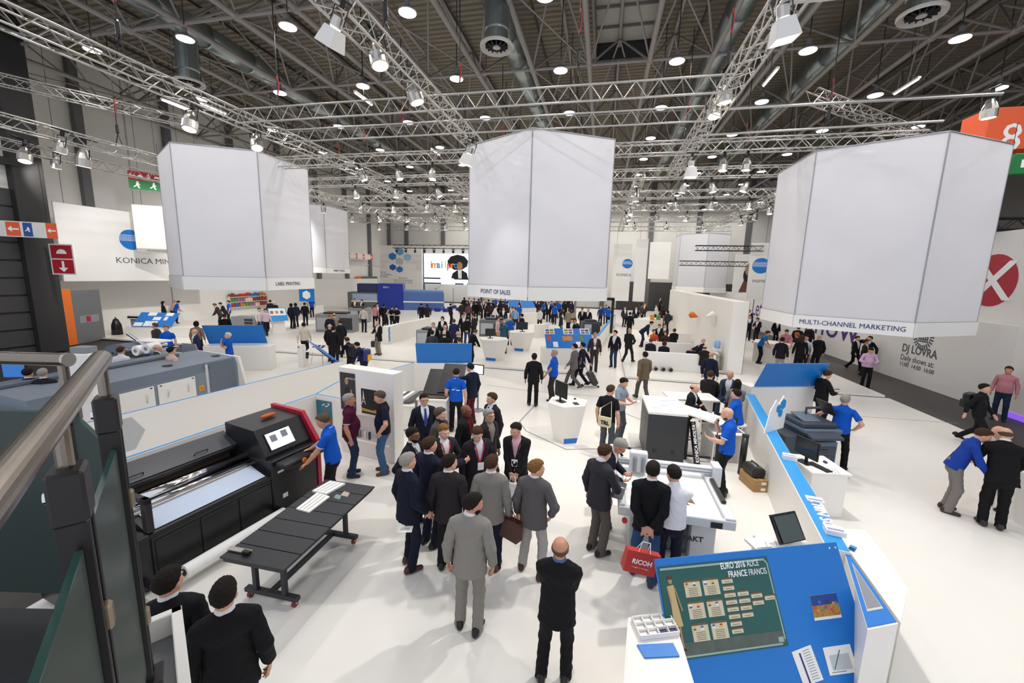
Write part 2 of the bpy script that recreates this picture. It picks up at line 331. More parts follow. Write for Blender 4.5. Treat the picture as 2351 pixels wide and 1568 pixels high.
for v, l in ((27, 'third'), (32, 'fourth'), (38, 'fifth'), (45, 'sixth')): truss((-24, v, Z), (12, v, Z), .42, l+' long cross truss, farther down the hall', step=.5, lace=.02)
for u, l in ((-19, 'far longitudinal truss above the second left banner'), (-13.5, 'far longitudinal truss left of the screen'), (-8.5, 'far longitudinal truss in front of the screen'), (1.5, 'far longitudinal truss right of the centre banner'), (9.8, 'far longitudinal truss left of the right banner')):
    truss((u, 21.8, Z), (u, 46, Z), .42, l, step=.5, lace=.02)
truss((-32, 22, 7.2), (-22.5, 22, 7.2), .35, 'short truss above the big white logo panel', step=.4)
for (a, c, l) in (((2.95, 14.6), (10.3, 14.6), 'single aluminium pipe just in front of the right banner'), ((2.95, 17.0), (10.3, 16.6), 'single aluminium pipe over the right banner'), ((2.95, 9.5), (6.4, 9.5), 'single aluminium pipe beside the right flood light')):
    t = thing('lighting_pipe', l, 'pipe'); rod('pipe', (*a, Z+.2), (*c, Z+.2), .04, ALU, t); MB().box((a[0]+.1, a[1], Z+.2), (.1, .12, .12), .01).build('clamp', DARK, t)
BT = mat('black_truss', '1a1a1c', .5); truss((6.5, 33, 6.6), (11, 33, 6.6), .35, 'black truss behind the right banner, upper', m=BT); truss((6, 36, 5.6), (11, 36, 5.6), .35, 'black truss behind the right banner, lower', m=BT); truss((13.2, 19, 6.6), (20, 19, 6.6), .4, 'black truss at the far right edge', m=BT)
truss((7, 18, 11.), (17, 26, 11.), .4, 'grey truss high at the upper right', step=.4); truss((-25.6, 10, 11.5), (-21, 18, 11.5), .4, 'grey truss high at the upper left', step=.4)
# hoist cables
CAB = mat('black_cable', '17171a', .6); SLING = mat('red_sling', '9c1f22', .6)
for i, (u, v, l) in enumerate(((-12.3, 9, 'left truss, near'), (-12.3, 14.3, 'left truss, middle'), (-12.3, 20, 'left truss, far'), (-5.2, 9.5, 'centre left truss, near'), (-5.2, 14.5, 'centre left truss, middle'), (-5.2, 20.5, 'centre left truss, far'), (2.95, 9, 'centre right truss, near'), (2.95, 13, 'centre right truss, middle'), (2.95, 19, 'centre right truss, far'), (-21.2, 15, 'far left truss'), (7.5, 17.7, 'cross truss by the right banner'), (-9, 17.7, 'cross truss left of centre'), (-1, 12.3, 'front cross truss'), (6, 21.8, 'rear cross truss right'), (-15, 21.8, 'rear cross truss left'))):
    t = thing('hoist_cable', 'black hoist chain with red sling over the '+l, 'cable', (u, v, Z+.2))
    rod('chain', (0, 0, .5), (0, 0, 4.6), .018, CAB, t); MB().lathe([(.04, .5), (.06, .56), (.06, .85), (.03, .9)], 8).build('hoist_motor', BLACK, t)
    MB().tube([(-.2, 0, 0), (0, 0, .5), (.2, 0, 0)], .02, 6).build('strop', BLACK, t); MB().tube([(.0, 0, 1.3), (.03, .03, 1.6), (0, 0, 1.9)], .03, 6).build('sling', SLING, t)
# ---- spot lights on the trusses
PARM = mat('par_can_silver', 'c9c6c0', .25, .9)
def par_proto():
    t = thing('par_lamp', 'p', 'spotlight')
    MB().lathe([(.0, -.18), (.13, -.2), (.15, -.19), (.15, -.02), (.11, .1), (.06, .2), (.0, .21)], 16).build('can', PARM, t, smooth=False)
    MB().lathe([(.0, -.205), (.125, -.205), (.125, -.19), (.0, -.19)], 16).build('lens', WARM, t)
    MB().tube([(-.17, 0, -.02), (-.17, 0, .28), (.17, 0, .28), (.17, 0, -.02)], .014, 6).build('yoke', BLACK, t); MB().box((0, 0, .36), (.09, .07, .16), .01).build('clamp', BLACK, t); MB().box((0, 0, .43), (.05, .5, .04), .006).build('hook_bar', BLACK, t)
    return t
def flood_proto():
    t = thing('flood_lamp', 'f', 'floodlight')
    MB().lathe([(.0, .35), (.14, .35), (.14, .12), (.1, .06), (.0, .05)], 14).build('lamp_head', PARM, t)
    a, c = .17, .25; M = []
    for (x, y) in ((1, 1), (-1, 1), (-1, -1), (1, -1)): M.append(((x*a, y*a, .08), (x*c, y*c, -.34)))
    for i in range(4):
        p, q = M[i], M[(i+1) % 4]; nrm = Vector(((p[0][0]+q[0][0])/2, (p[0][1]+q[0][1])/2, 0)).normalized()*.012
        MB().prism([p[0], q[0], q[1], p[1]], nrm).build('hood_panel', WHITE2, t)
    MB().box((0, 0, .04), (.28, .28, .02)).build('lens', LAMP, t); MB().tube([(-.2, 0, .2), (-.2, 0, .55), (.2, 0, .55), (.2, 0, .2)], .016, 6).build('yoke', BLACK, t); MB().box((0, 0, .62), (.1, .08, .16), .01).build('clamp', BLACK, t); MB().box((0, 0, .7), (.5, .05, .05), .006).build('hook_bar', BLACK, t)
    return t
par = par_proto(); fl = flood_proto(); pu = [0]; fu = [0]
def put(proto, cnt, p, label, tilt=(0, 0), sc=1., rz=0.):
    o = proto if cnt[0] == 0 else dup(proto, p); cnt[0] += 1; o.location = p; o['label'] = label; o['group'] = 'stage lamps hung from the trusses'; o.rotation_euler = (tilt[0], tilt[1], rz); o.scale = (sc,)*3; return o
def spot(p, target, e, ang, col=(1, .97, .93), size=.15):
    L = bpy.data.lights.new('lamp_beam', 'SPOT'); L.energy = e; L.spot_size = math.radians(ang); L.spot_blend = .6; L.color = col; L.shadow_soft_size = size
    o = bpy.data.objects.new('lamp_beam', L); COL.objects.link(o); o.location = p; o.rotation_euler = (Vector(target)-Vector(p)).to_track_quat('-Z', 'Y').to_euler(); return o
FLD = [((-5.05, 7.35, 8.6), 'white hooded flood light on the left truss at the top', (.15, .55), .75, (-3.0, 6.0, 0), 500), ((2.72, 8.45, 8.6), 'white hooded flood light on the right truss at the top', (.1, -.2), .75, (1.6, 6.8, 0), 1100),
       ((-4.9, 14.6, 8.4), 'white hooded flood light just left of the centre banner', (0, .3), .85, (-3, 12, 0), 350), ((3.0, 17.3, 8.4), 'white hooded flood light just right of the centre banner', (0, 0), .85, (3.5, 16, 0), 350)]
for p, l, tl, sc, tg, e in FLD:
    put(fl, fu, p, l, tl, sc); q = Vector(p); d = (Vector(tg)-q).normalized(); spot(q+d*.62*sc, tg, e, 85)
PARS = [(867, 125, -5.2, 'second lamp down the left truss'), (950, 212, -5.2, 'third lamp down the left truss'), (1663, 212, 2.95, 'warm can lamp on the right truss, upper'), (1640, 248, 2.95, 'warm can lamp on the right truss, lower'),
        (437, 278, -12.3, 'warm can lamp near the left banner'), (588, 325, -12.3, 'can lamp above the left banner'), (140, 335, -21.2, 'warm can lamp at the far left, middle'), (57, 355, -21.2, 'warm can lamp at the far left, outer'), (130, 372, -25.3, 'tilted can lamp at the far left, low'), (2272, 250, 11.5, 'can lamp above the orange sign')]
for (px, py, u, l) in PARS:
    p = PU(px, py, u); put(par, pu, tuple(p), 'silver '+l, (random.uniform(-.3, .3), random.uniform(-.4, .4)), 1.35)
p = PU(192, 362, -23); put(par, pu, tuple(p), 'large bell shaped lamp at the far left', (0, .2), 1.9)
k = 0
for v, us in ((17.7, (-11, -9.2, -7.6, 4.2, 5.0)), (21.8, (-14, -11.5, -9, -6.6, 3.5, 4.8, 6.2)), (27, (-20, -17, -14.5, -12, -10, 2.2, 4, 6, 8)), (32, (-21, -18.5, -16, -13.5, -11, 1.5, 3.5, 5.5)), (38, (-22, -19, -17, -15, -13, -11, 2.5, 5, 8))):
    for u in us:
        put(par, pu, (u, v, 8.63), 'small silver can lamp, %s from the left in the %s row of lamps' % (ORD[us.index(u)], {17.7: 'first', 21.8: 'second', 27: 'third', 32: 'fourth', 38: 'fifth'}[v]), (random.uniform(-.12, .12), random.uniform(-.4, .4)), 1.1, random.choice((0, 3.14)))
for u in (1.5, 9.8):
    for i, v in enumerate((24, 26, 29, 31.5, 34.5)): put(par, pu, (u, v, 8.63), 'small silver can lamp, %s along the far %s truss' % (ORD[i], 'centre' if u < 5 else 'right'), (random.uniform(-.12, .12), random.uniform(-.4, .4)), 1.1, random.choice((1.57, -1.57)))
for (a_, tg_, e_, an_) in (((-21.2, 16, 8.7), (-29, 22, .8), 1500, 95), ((-21.2, 24.5, 8.7), (-31, 31, 1.2), 1900, 100), ((-25.3, 14, 8.7), (-28.5, 21, 5.5), 330, 80), ((-19, 44, 8.7), (-27, 56, 4), 900, 80), ((9.8, 40, 8.7), (10, 56, 4), 700, 90), ((-13.5, 24, 8.7), (-15, 16, .5), 450, 90), ((2.95, 13, 8.8), (3.5, 11, .5), 420, 85)): spot(a_, tg_, e_, an_)
bt_ = truss((-27, 50, 7.6), (-14, 50, 7.6), .4, 'black stage truss in front of the distant screen', m=BT)
mh = thing('moving_head', 'm', 'stage lamp'); MB().box((0, 0, .0), (.3, .22, .12), .02).build('base', BLACK, mh); MB().tube([(-.17, 0, -.05), (-.17, 0, -.3), (.17, 0, -.3), (.17, 0, -.05)], .03, 6).build('yoke', BLACK, mh); MB().lathe([(.0, -.5), (.14, -.5), (.15, -.3), (.1, -.15), (.0, -.14)], 12).build('head', BLACK, mh)
for k in range(10):
    o = mh if k == 0 else dup(mh, (0, 0, 0)); o.location = (-26.5+1.3*k, 50, 7.34); o.rotation_euler[2] = k; o['label'] = 'black moving head lamp, %s from the left on the stage truss' % ORD[k]; o['group'] = 'moving heads on the black stage truss'
# ---- hanging hexagonal banners
FAB = fabric_mat('banner_fabric', 'fcfcff', .6, .1); BAND = mat('banner_band', 'f3f2ef', .6, var=.02); FRAME = mat('banner_frame', 'a6a6aa', .4, .4)
def banner(u, v, z0, zb, z1, R, label, text=None, side=3, group=None, tsz=.36, tx=0.):
    t = thing('hanging_banner', label, 'banner', (u, v, 0)); V = [(R*math.sin(math.radians(60*k)), -R*math.cos(math.radians(60*k))) for k in range(6)]
    for k in range(6):
        a = V[k]; c = V[(k+1) % 6]; out = Vector(((a[0]+c[0])/2, (a[1]+c[1])/2, 0)).normalized()
        MB().prism([(*a, zb), (*c, zb), (*c, z1), (*a, z1)], out*.012).build('fabric_panel', FAB, t)
        o = out*.06; MB().prism([Vector((*a, z0))+o, Vector((*c, z0))+o, Vector((*c, zb))+o, Vector((*a, zb))+o], out*-.04).build('name_band', BAND, t)
        rod('corner_post', (*a, zb-.05), (*a, z1), .022, FRAME, t); rod('top_rail', (*a, z1), (*c, z1), .03, FRAME, t); rod('bottom_rail', (*a, zb), (*c, zb), .025, FRAME, t)
        rod('wire', (*a, z1), (a[0], a[1], max(z1+.5, 9.3)), .008, CAB, t)
    if text:
        a = Vector((*V[side], 0)); c = Vector((*V[(side+1) % 6], 0)); mid = (a+c)/2; out = Vector((mid[0], mid[1], 0)).normalized(); x = (c-a).normalized(); x = -x if x.cross(Vector((0, 0, 1))).dot(out) < 0 else x
        lettering(text, tsz, NAVYTXT, t, basis(mid+out*.066+x*tx+Vector((0, 0, (z0+zb)/2)), x, (0, 0, 1)), xs=.9)
    return t
banner(-2.6, 17.62, 3.42, 3.9, 9.2, 3.15, 'large white hexagonal banner hanging in the centre of the photo', 'POINT OF SALES', 5, tsz=.24)
banner(-18.05, 17.9, 3.32, 3.9, 9.45, 3.2, 'large white hexagonal banner hanging at the left', 'LABEL PRINTING', 1, tsz=.24, tx=-.3)
banner(9.45, 18.0, 2.72, 3.16, 8.68, 3.1, 'large white hexagonal banner hanging at the right', 'MULTI-CHANNEL MARKETING', 5, tsz=.225)
banner(-23.7, 30, 4.1, 4.5, 9.2, 3.0, 'smaller looking white hexagonal banner behind the left one', 'MARKET VISION', 1, tsz=.22)
banner(10.9, 52, 2.9, 3.5, 9.3, 3.0, 'small distant white hexagonal banner left of the right one')
# ================================================================ people: bodies and clothes grown as distance fields, then meshed
V3 = lambda *a: np.array(a, float)
def nrm(v): return v/(np.linalg.norm(v)+1e-9)
class Field:
    def __init__(s): s.p = []
    def cone(s, a, b, ra, rb, k=.03, sq=None): s.p.append(('c', V3(*a), V3(*b), ra, rb, k, sq)); return s
    def ell(s, c, r, R=None, k=.02): s.p.append(('e', V3(*c), V3(*r), np.eye(3) if R is None else R, k)); return s
    def cut(s, fn): s.p.append(('x', fn)); return s
    def sub(s, c, r, R=None): s.p.append(('s', V3(*c), V3(*r), np.eye(3) if R is None else R)); return s
    def mesh(s, h, wr=0., ph=0., fr=1.):
        lo = V3(9, 9, 9); hi = -lo
        for q in s.p:
            if q[0] == 'c': lo = np.minimum(lo, np.minimum(q[1]-q[3], q[2]-q[4])); hi = np.maximum(hi, np.maximum(q[1]+q[3], q[2]+q[4]))
            elif q[0] == 'e': R = q[2].max(); lo = np.minimum(lo, q[1]-R); hi = np.maximum(hi, q[1]+R)
        lo -= 3*h+.01; hi += 3*h+.01; n = np.ceil((hi-lo)/h).astype(int)+1
        ax = [(lo[i]+h*np.arange(n[i])).astype(np.float32) for i in range(3)]; D = np.full(n, .5, np.float32)
        for q in s.p:
            if q[0] == 'x': D = np.maximum(D, q[1](ax[0][:, None, None], ax[1][None, :, None], ax[2][None, None, :]).astype(np.float32)); continue
            if q[0] == 'c': R = max(q[3], q[4]); l = np.minimum(q[1], q[2])-R; u = np.maximum(q[1], q[2])+R; pad = q[5]+2*h
            else: R = q[2].max(); l = q[1]-R; u = q[1]+R; pad = (q[4] if q[0] == 'e' else 0)+2*h
            i0 = np.maximum(((l-pad-lo)/h).astype(int), 0); i1 = np.minimum(((u+pad-lo)/h).astype(int)+2, n)
            if (i1 <= i0).any(): continue
            X = ax[0][i0[0]:i1[0], None, None]; Y = ax[1][None, i0[1]:i1[1], None]; Zc = ax[2][None, None, i0[2]:i1[2]]; sl = (slice(i0[0], i1[0]), slice(i0[1], i1[1]), slice(i0[2], i1[2]))
            if q[0] == 'c':
                a, b, ra, rb, k, sq = q[1:]; px, py, pz = X-a[0], Y-a[1], Zc-a[2]; e = b-a; kk = 1.
                if sq is not None:
                    sv, kk = sq; w = (px*sv[0]+py*sv[1]+pz*sv[2])*(1/kk-1); px = px+w*sv[0]; py = py+w*sv[1]; pz = pz+w*sv[2]; e = e+sv*((1/kk-1)*(e@sv))
                t = np.clip((px*e[0]+py*e[1]+pz*e[2])/max(e@e, 1e-9), 0, 1)
                d = (np.sqrt((px-t*e[0])**2+(py-t*e[1])**2+(pz-t*e[2])**2)-(ra+t*(rb-ra)))*min(1, kk)
            else:
                c, r, R = q[1:4]; px, py, pz = X-c[0], Y-c[1], Zc-c[2]
                g = [(px*R[0, i]+py*R[1, i]+pz*R[2, i])/r[i] for i in range(3)]; d = (np.sqrt(g[0]**2+g[1]**2+g[2]**2)-1)*r.min()
            o = D[sl]
            if q[0] == 's': D[sl] = np.maximum(o, -d)
            else:
                k = q[5] if q[0] == 'c' else q[4]; m = np.clip(.5+.5*(o-d)/k, 0, 1); D[sl] = o+(d-o)*m-k*m*(1-m)
        if wr:
            X, Y, Zc = ax[0][:, None, None], ax[1][None, :, None], ax[2][None, None, :]
            X, Y, Zc = X*fr, Y*fr, Zc*fr
            D = D+wr*(np.sin(Zc*47+4*np.sin(X*17+ph)+3*np.sin(Y*23)+ph)*np.sin(X*31+Y*19+Zc*9+ph*2))
        s.D = D; s.ax = ax; s.lo = lo; s.h = h
        return nets(D, lo, h)
    def front(s, x, z):
        i = int(round((x-s.lo[0])/s.h)); k = int(round((z-s.lo[2])/s.h)); i = min(max(i, 0), s.D.shape[0]-1); k = min(max(k, 0), s.D.shape[2]-1)
        j = np.nonzero(s.D[i, :, k] < 0)[0]; return s.ax[1][j[-1]]+s.h*.5 if len(j) else 0.
def nets(D, lo, h):
    S = D < 0; nx, ny, nz = D.shape
    c = np.zeros((nx-1, ny-1, nz-1), np.int8)
    for dx in (0, 1):
        for dy in (0, 1):
            for dz in (0, 1): c += S[dx:nx-1+dx, dy:ny-1+dy, dz:nz-1+dz]
    I, J, K = np.nonzero((c > 0) & (c < 8)); n = len(I)
    if n == 0: return np.zeros((0, 3)), np.zeros((0, 4), int)
    idx = np.full(c.shape, -1, np.int32); idx[I, J, K] = np.arange(n); acc = np.zeros((n, 3)); cnt = np.zeros(n)
    for a in range(3):
        b, d = [i for i in range(3) if i != a]
        for p in (0, 1):
            for q in (0, 1):
                o0 = [0, 0, 0]; o0[b] = p; o0[d] = q; o1 = list(o0); o1[a] = 1
                v0 = D[I+o0[0], J+o0[1], K+o0[2]]; v1 = D[I+o1[0], J+o1[1], K+o1[2]]; m = (v0 < 0) != (v1 < 0)
                t = np.where(m, v0/np.where(m, v0-v1, 1), 0); pt = np.tile(np.array(o0, float), (n, 1)); pt[:, a] += t; acc[m] += pt[m]; cnt[m] += 1
    P = (np.stack([I, J, K], 1)+acc/cnt[:, None])*h+lo; Q = []
    for a in range(3):
        b, d = (a+1) % 3, (a+2) % 3; s0 = [slice(None)]*3; s1 = [slice(None)]*3; s0[a] = slice(0, -1); s1[a] = slice(1, None)
        A, B = S[tuple(s0)], S[tuple(s1)]; e = np.stack(np.nonzero(A != B), 1); e = e[(e[:, b] > 0) & (e[:, d] > 0) & (e[:, b] < D.shape[b]-1) & (e[:, d] < D.shape[d]-1)]
        fl = A[tuple(e.T)]; q = []
        for (p, r) in ((0, 0), (1, 0), (1, 1), (0, 1)):
            f = e.copy(); f[:, b] -= 1-p; f[:, d] -= 1-r; q.append(idx[tuple(f.T)])
        q = np.stack(q, 1); q[~fl] = q[~fl][:, ::-1]; Q.append(q)
    return P, np.concatenate(Q)
def np_mesh(name, P, Q):
    me = bpy.data.meshes.new(name); n = len(Q); me.vertices.add(len(P)); me.vertices.foreach_set('co', P.astype(np.float32).ravel())
    me.loops.add(n*4); me.loops.foreach_set('vertex_index', Q.astype(np.int32).ravel()); me.polygons.add(n); me.polygons.foreach_set('loop_start', np.arange(0, n*4, 4, dtype=np.int32))
    me.polygons.foreach_set('use_smooth', np.ones(n, bool)); me.update(calc_edges=True); me.materials.append(None); return me
def two_bone(a, t, l1, l2, pole):
    d = t-a; L = np.linalg.norm(d); L2 = min(L, (l1+l2)*.995); t = a+d/(L+1e-9)*L2; u = nrm(t-a); x = (l1*l1-l2*l2+L2*L2)/(2*L2); y = math.sqrt(max(l1*l1-x*x, 0))
    p = pole-u*(pole@u); return a+u*x+nrm(p)*y, t
def rotm(ax, a):
    return np.array(Matrix.Rotation(a, 3, ax))
ARM = dict(  # wrist for the right arm (x mirrored for the left), elbow hint, hand direction, palm normal
    down=((.255, .03, .89), (.4, -1, 0), (0, .12, -1), (-1, 0, 0)), bag=((.26, .02, .87), (.4, -1, 0), (0, .05, -1), (-1, 0, 0)), pocket=((.215, .09, .95), (1, -.7, 0), (-.3, .2, -1), (-1, 0, 0)),
    clasp=((.055, .215, .93), (1, -.35, 0), (-.6, .25, -.75), (0, -1, 0)), back=((.05, -.185, .93), (1, -.35, 0), (-.8, 0, -.5), (0, -1, 0)), hip=((.215, .02, 1.0), (1, -.6, .1), (-.8, .3, -.3), (0, -.4, -1)),
    chin=((.05, .235, 1.41), (.5, .1, -1), (-.35, -.25, .9), (-.3, -1, 0)), chest=((.06, .235, 1.24), (.7, -.2, -.9), (-.9, .3, .3), (0, -1, 0)), point=((.27, .50, 1.36), (.4, 0, -1), (0, 1, .02), (-1, 0, 0)),
    fwd=((.2, .40, 1.08), (.6, -.3, -1), (0, 1, -.15), (0, 0, -1)), low=((.22, .36, .98), (.6, -.4, -.6), (0, .9, -.4), (0, 0, -1)), read=((.13, .28, 1.12), (.8, -.2, -1), (-.35, .8, .3), (-.4, 0, .9)), cross=((-.13, .185, 1.21), (1, .1, -.5), (-.95, -.1, .1), (0, -1, 0)),
    ear=((.125, .08, 1.55), (1, .2, -.8), (-.1, -.2, 1), (-1, 0, 0)), swingf=((.24, .2, .93), (.3, -1, 0), (0, .5, -.85), (-1, 0, 0)), swingb=((.26, -.16, .92), (.3, -1, 0), (0, -.2, -1), (-1, 0, 0)),
    lap=((.13, .30, .98), (.8, -.5, 0), (-.2, .9, -.3), (0, 0, -1)), pull=((.27, -.3, .84), (.3, -1, 0), (0, -.5, -.85), (-1, 0, 0)), table=((.18, .36, 1.05), (.9, -.3, -.3), (-.5, .85, -.1), (0, 0, -1)), side=((.5, .12, 1.06), (.5, -.6, -.2), (.8, .3, -.3), (0, 0, -1)), pick=((.1, .45, .95), (.6, -.3, -.6), (-.1, .8, -.5), (0, 0, -1)))
POSE = dict(stand=dict(), relax=dict(lf=(-.12, .05), rf=(.1, -.03)), wide=dict(lf=(-.16, .02), rf=(.16, 0)), walk=dict(la='swingf', ra='swingb', lf=(-.08, -.32, .1), rf=(.08, .34, 0), z=-.035), walk2=dict(la='swingb', ra='swingf', lf=(-.08, .3, 0), rf=(.08, -.28, .08), z=-.03),
    clasp=dict(la='clasp', ra='clasp'), back=dict(la='back', ra='back', lf=(-.13, 0), rf=(.12, .05)), pockets=dict(la='pocket', ra='pocket'), arms_crossed=dict(la='cross', ra='cross'), chin=dict(la='cross', ra='chin'), point=dict(ra='point', la='down'), pointl=dict(la='point', ra='down'),
    read=dict(la='read', ra='read', hp=.35), operate=dict(la='low', ra='fwd', hp=.3, lean=.12), hips=dict(la='hip', ra='down'), hips2=dict(la='down', ra='hip', lf=(-.14, 0), rf=(.12, .03)), copier=dict(ra='hip', la='side', lf=(-.18, 0), rf=(.15, .02)), ear=dict(ra='ear', la='swingb', lf=(-.09, .3, 0), rf=(.09, -.28, .08), z=-.03),
    bend=dict(lean=.75, la='pick', ra='pick', lf=(-.1, -.05), rf=(.1, .05), hp=.2), lean=dict(lean=.35, la='table', ra='table', hp=.25), chest=dict(ra='chest', la='read', hp=.15), sit=dict(sit=1, la='lap', ra='lap'), sit_table=dict(sit=1, la='table', ra='chest', lean=.15), sit_lean=dict(sit=1, lean=-.35, la='lap', ra='lap'), suitcase=dict(ra='pull', la='swingf', lf=(-.08, .28, 0), rf=(.08, -.25, .08), z=-.03), phone=dict(la='read', ra='read', hp=.45))
def solve(pose, over):
    q = dict(lf=(-.1, 0), rf=(.1, 0), la='down', ra='down', lean=0., hp=0., hy=0., z=0., sit=0, twist=0.); q.update(POSE[pose]); q.update(over)
    J = {}; pz = (.5 if q['sit'] else .95)+q['z']; P = V3(0, 0, pz); R = rotm('Z', q['twist']) @ rotm('X', -q['lean']); up = lambda x, y, z: P+R @ V3(x, y, z-.95)
    J['P'] = P; J['R'] = R; J['up'] = up; J['N'] = up(0, -.012, 1.49); J['C'] = up(0, 0, 1.32)
    HR = R @ rotm('Z', q['hy']) @ rotm('X', -q['hp']+q['lean']*.5); J['HR'] = HR; J['H'] = J['N']+HR @ V3(0, .02, .152)
    for s, a in ((1, 'ra'), (-1, 'la')):
        w, pl, hd, pn = ARM[q[a]] if isinstance(q[a], str) else q[a]; m = V3(s, 1, 1)
        S = up(.172*s, -.012, 1.412); el, wr = two_bone(S, up(*(V3(*w)*m)), .29, .255, R @ (V3(*pl)*m)); J['S%d' % s], J['E%d' % s], J['W%d' % s] = S, el, wr
        J['h%d' % s] = nrm(R @ (V3(*hd)*m)); J['n%d' % s] = nrm(R @ (V3(*pn)*m))
    for s, a in ((1, 'rf'), (-1, 'lf')):
        f = q[a]; ank = V3(f[0], f[1]+.0, .085+(f[2] if len(f) > 2 else 0)); hip = P+V3(.083*s, 0, -.02)
        if q['sit']: ank = V3(.11*s, .46, .085); 
        kn, ank = two_bone(hip, ank, .435, .425, V3(.1*s, 1, .2)); J['hip%d' % s], J['K%d' % s], J['A%d' % s] = hip, kn, ank; J['lift%d' % s] = f[2] if len(f) > 2 else 0
    J['q'] = q; return J
def hand(fl, J, s, h):
    w, d, n = J['W%d' % s], J['h%d' % s], J['n%d' % s]; n = nrm(n-d*(n@d)); t = np.cross(d, n)*s; r = max(.0088, .55*h)
    fl.ell(w+d*.055, (.056, .042, max(.017, .8*h)), np.stack([d, t, n], 1), .015)
    if h > .02: fl.ell(w+d*.11, (.055, .036, .02), np.stack([d, t, n], 1), .015); return
    for i in range(4):
        c = .35+.12*i; b = w+d*.092+t*(-.029+.0195*i); L = (.042, .047, .044, .034)[i]; d1 = d*math.cos(c)+n*math.sin(c); d2 = d*math.cos(c*2.1)+n*math.sin(c*2.1)
        fl.cone(b-d*.02, b+d1*L, r, r*.95, .006); fl.cone(b+d1*L, b+d1*L+d2*L*.85, r*.95, r*.8, .006)
    b = w+d*.03-t*.034; d1 = nrm(d*.75-t*.6+n*.35); fl.cone(b, b+d1*.045, r*1.2, r*1.1, .01); fl.cone(b+d1*.045, b+d1*.045+nrm(d+n*.4)*.03, r*1.1, r*.9, .006)
def torso(fl, J, o, hem=None, fat=0., k=.04):
    up, R = J['up'], J['R']; sy = (R @ V3(0, 1, 0), .74)
    fl.cone(up(0, 0, .97), up(0, 0, 1.15), .145+o+fat*.3, .138+o+fat*.3, k, sy); fl.cone(up(0, 0, 1.15), up(0, .005, 1.33), .138+o+fat*.2, .158+o, k, (sy[0], .7))
    fl.cone(up(-.06, -.012, 1.425), up(-.148, -.012, 1.40), .06+o, .052+o, .05); fl.cone(up(.06, -.012, 1.425), up(.148, -.012, 1.40), .06+o, .052+o, .05); fl.cone(up(0, -.015, 1.40), up(0, -.012, 1.485), .1+o*.6, .064+o*.3, .04)
    if fat: fl.ell(up(0, .03+fat*.4, 1.1), (.15+o, .105+fat*.8+o, .2), R, .05)
def sleeve(J, s, o, frac, h, wr, ph, band=None):
    S, E, Wr = J['S%d' % s], J['E%d' % s], J['W%d' % s]; fl = Field()
    a, b = (S, E) if frac < 1 else (E, Wr); L = np.linalg.norm(b-a); u = (b-a)/L; e = frac*L if frac < 1 else .96*L
    half = lambda c: (lambda x, y, z: (x-a[0])*u[0]+(y-a[1])*u[1]+(z-a[2])*u[2]-c)
    if frac < 1: fl.cone(S, E, .049+o, .05+o*1.6, .03)
    else: fl.cone(S, E, .05+o, .045+o, .03); fl.cone(E, Wr, .044+o, .035+o, .02)
    up_ = half(e)
    if frac >= 1: fl.cut(lambda x, y, z: np.minimum(up_(x, y, z), 9) if True else 0)
    else: fl.cut(up_)
    if band: lo_ = half(e-band); fl.cut(lambda x, y, z: -lo_(x, y, z))
    return fl.mesh(h, wr, ph)
def join(parts):
    P = []; Q = []; n = 0
    for p, q in parts: P.append(p); Q.append(q+n); n += len(p)
    return np.concatenate(P), np.concatenate(Q)
_pm = {}
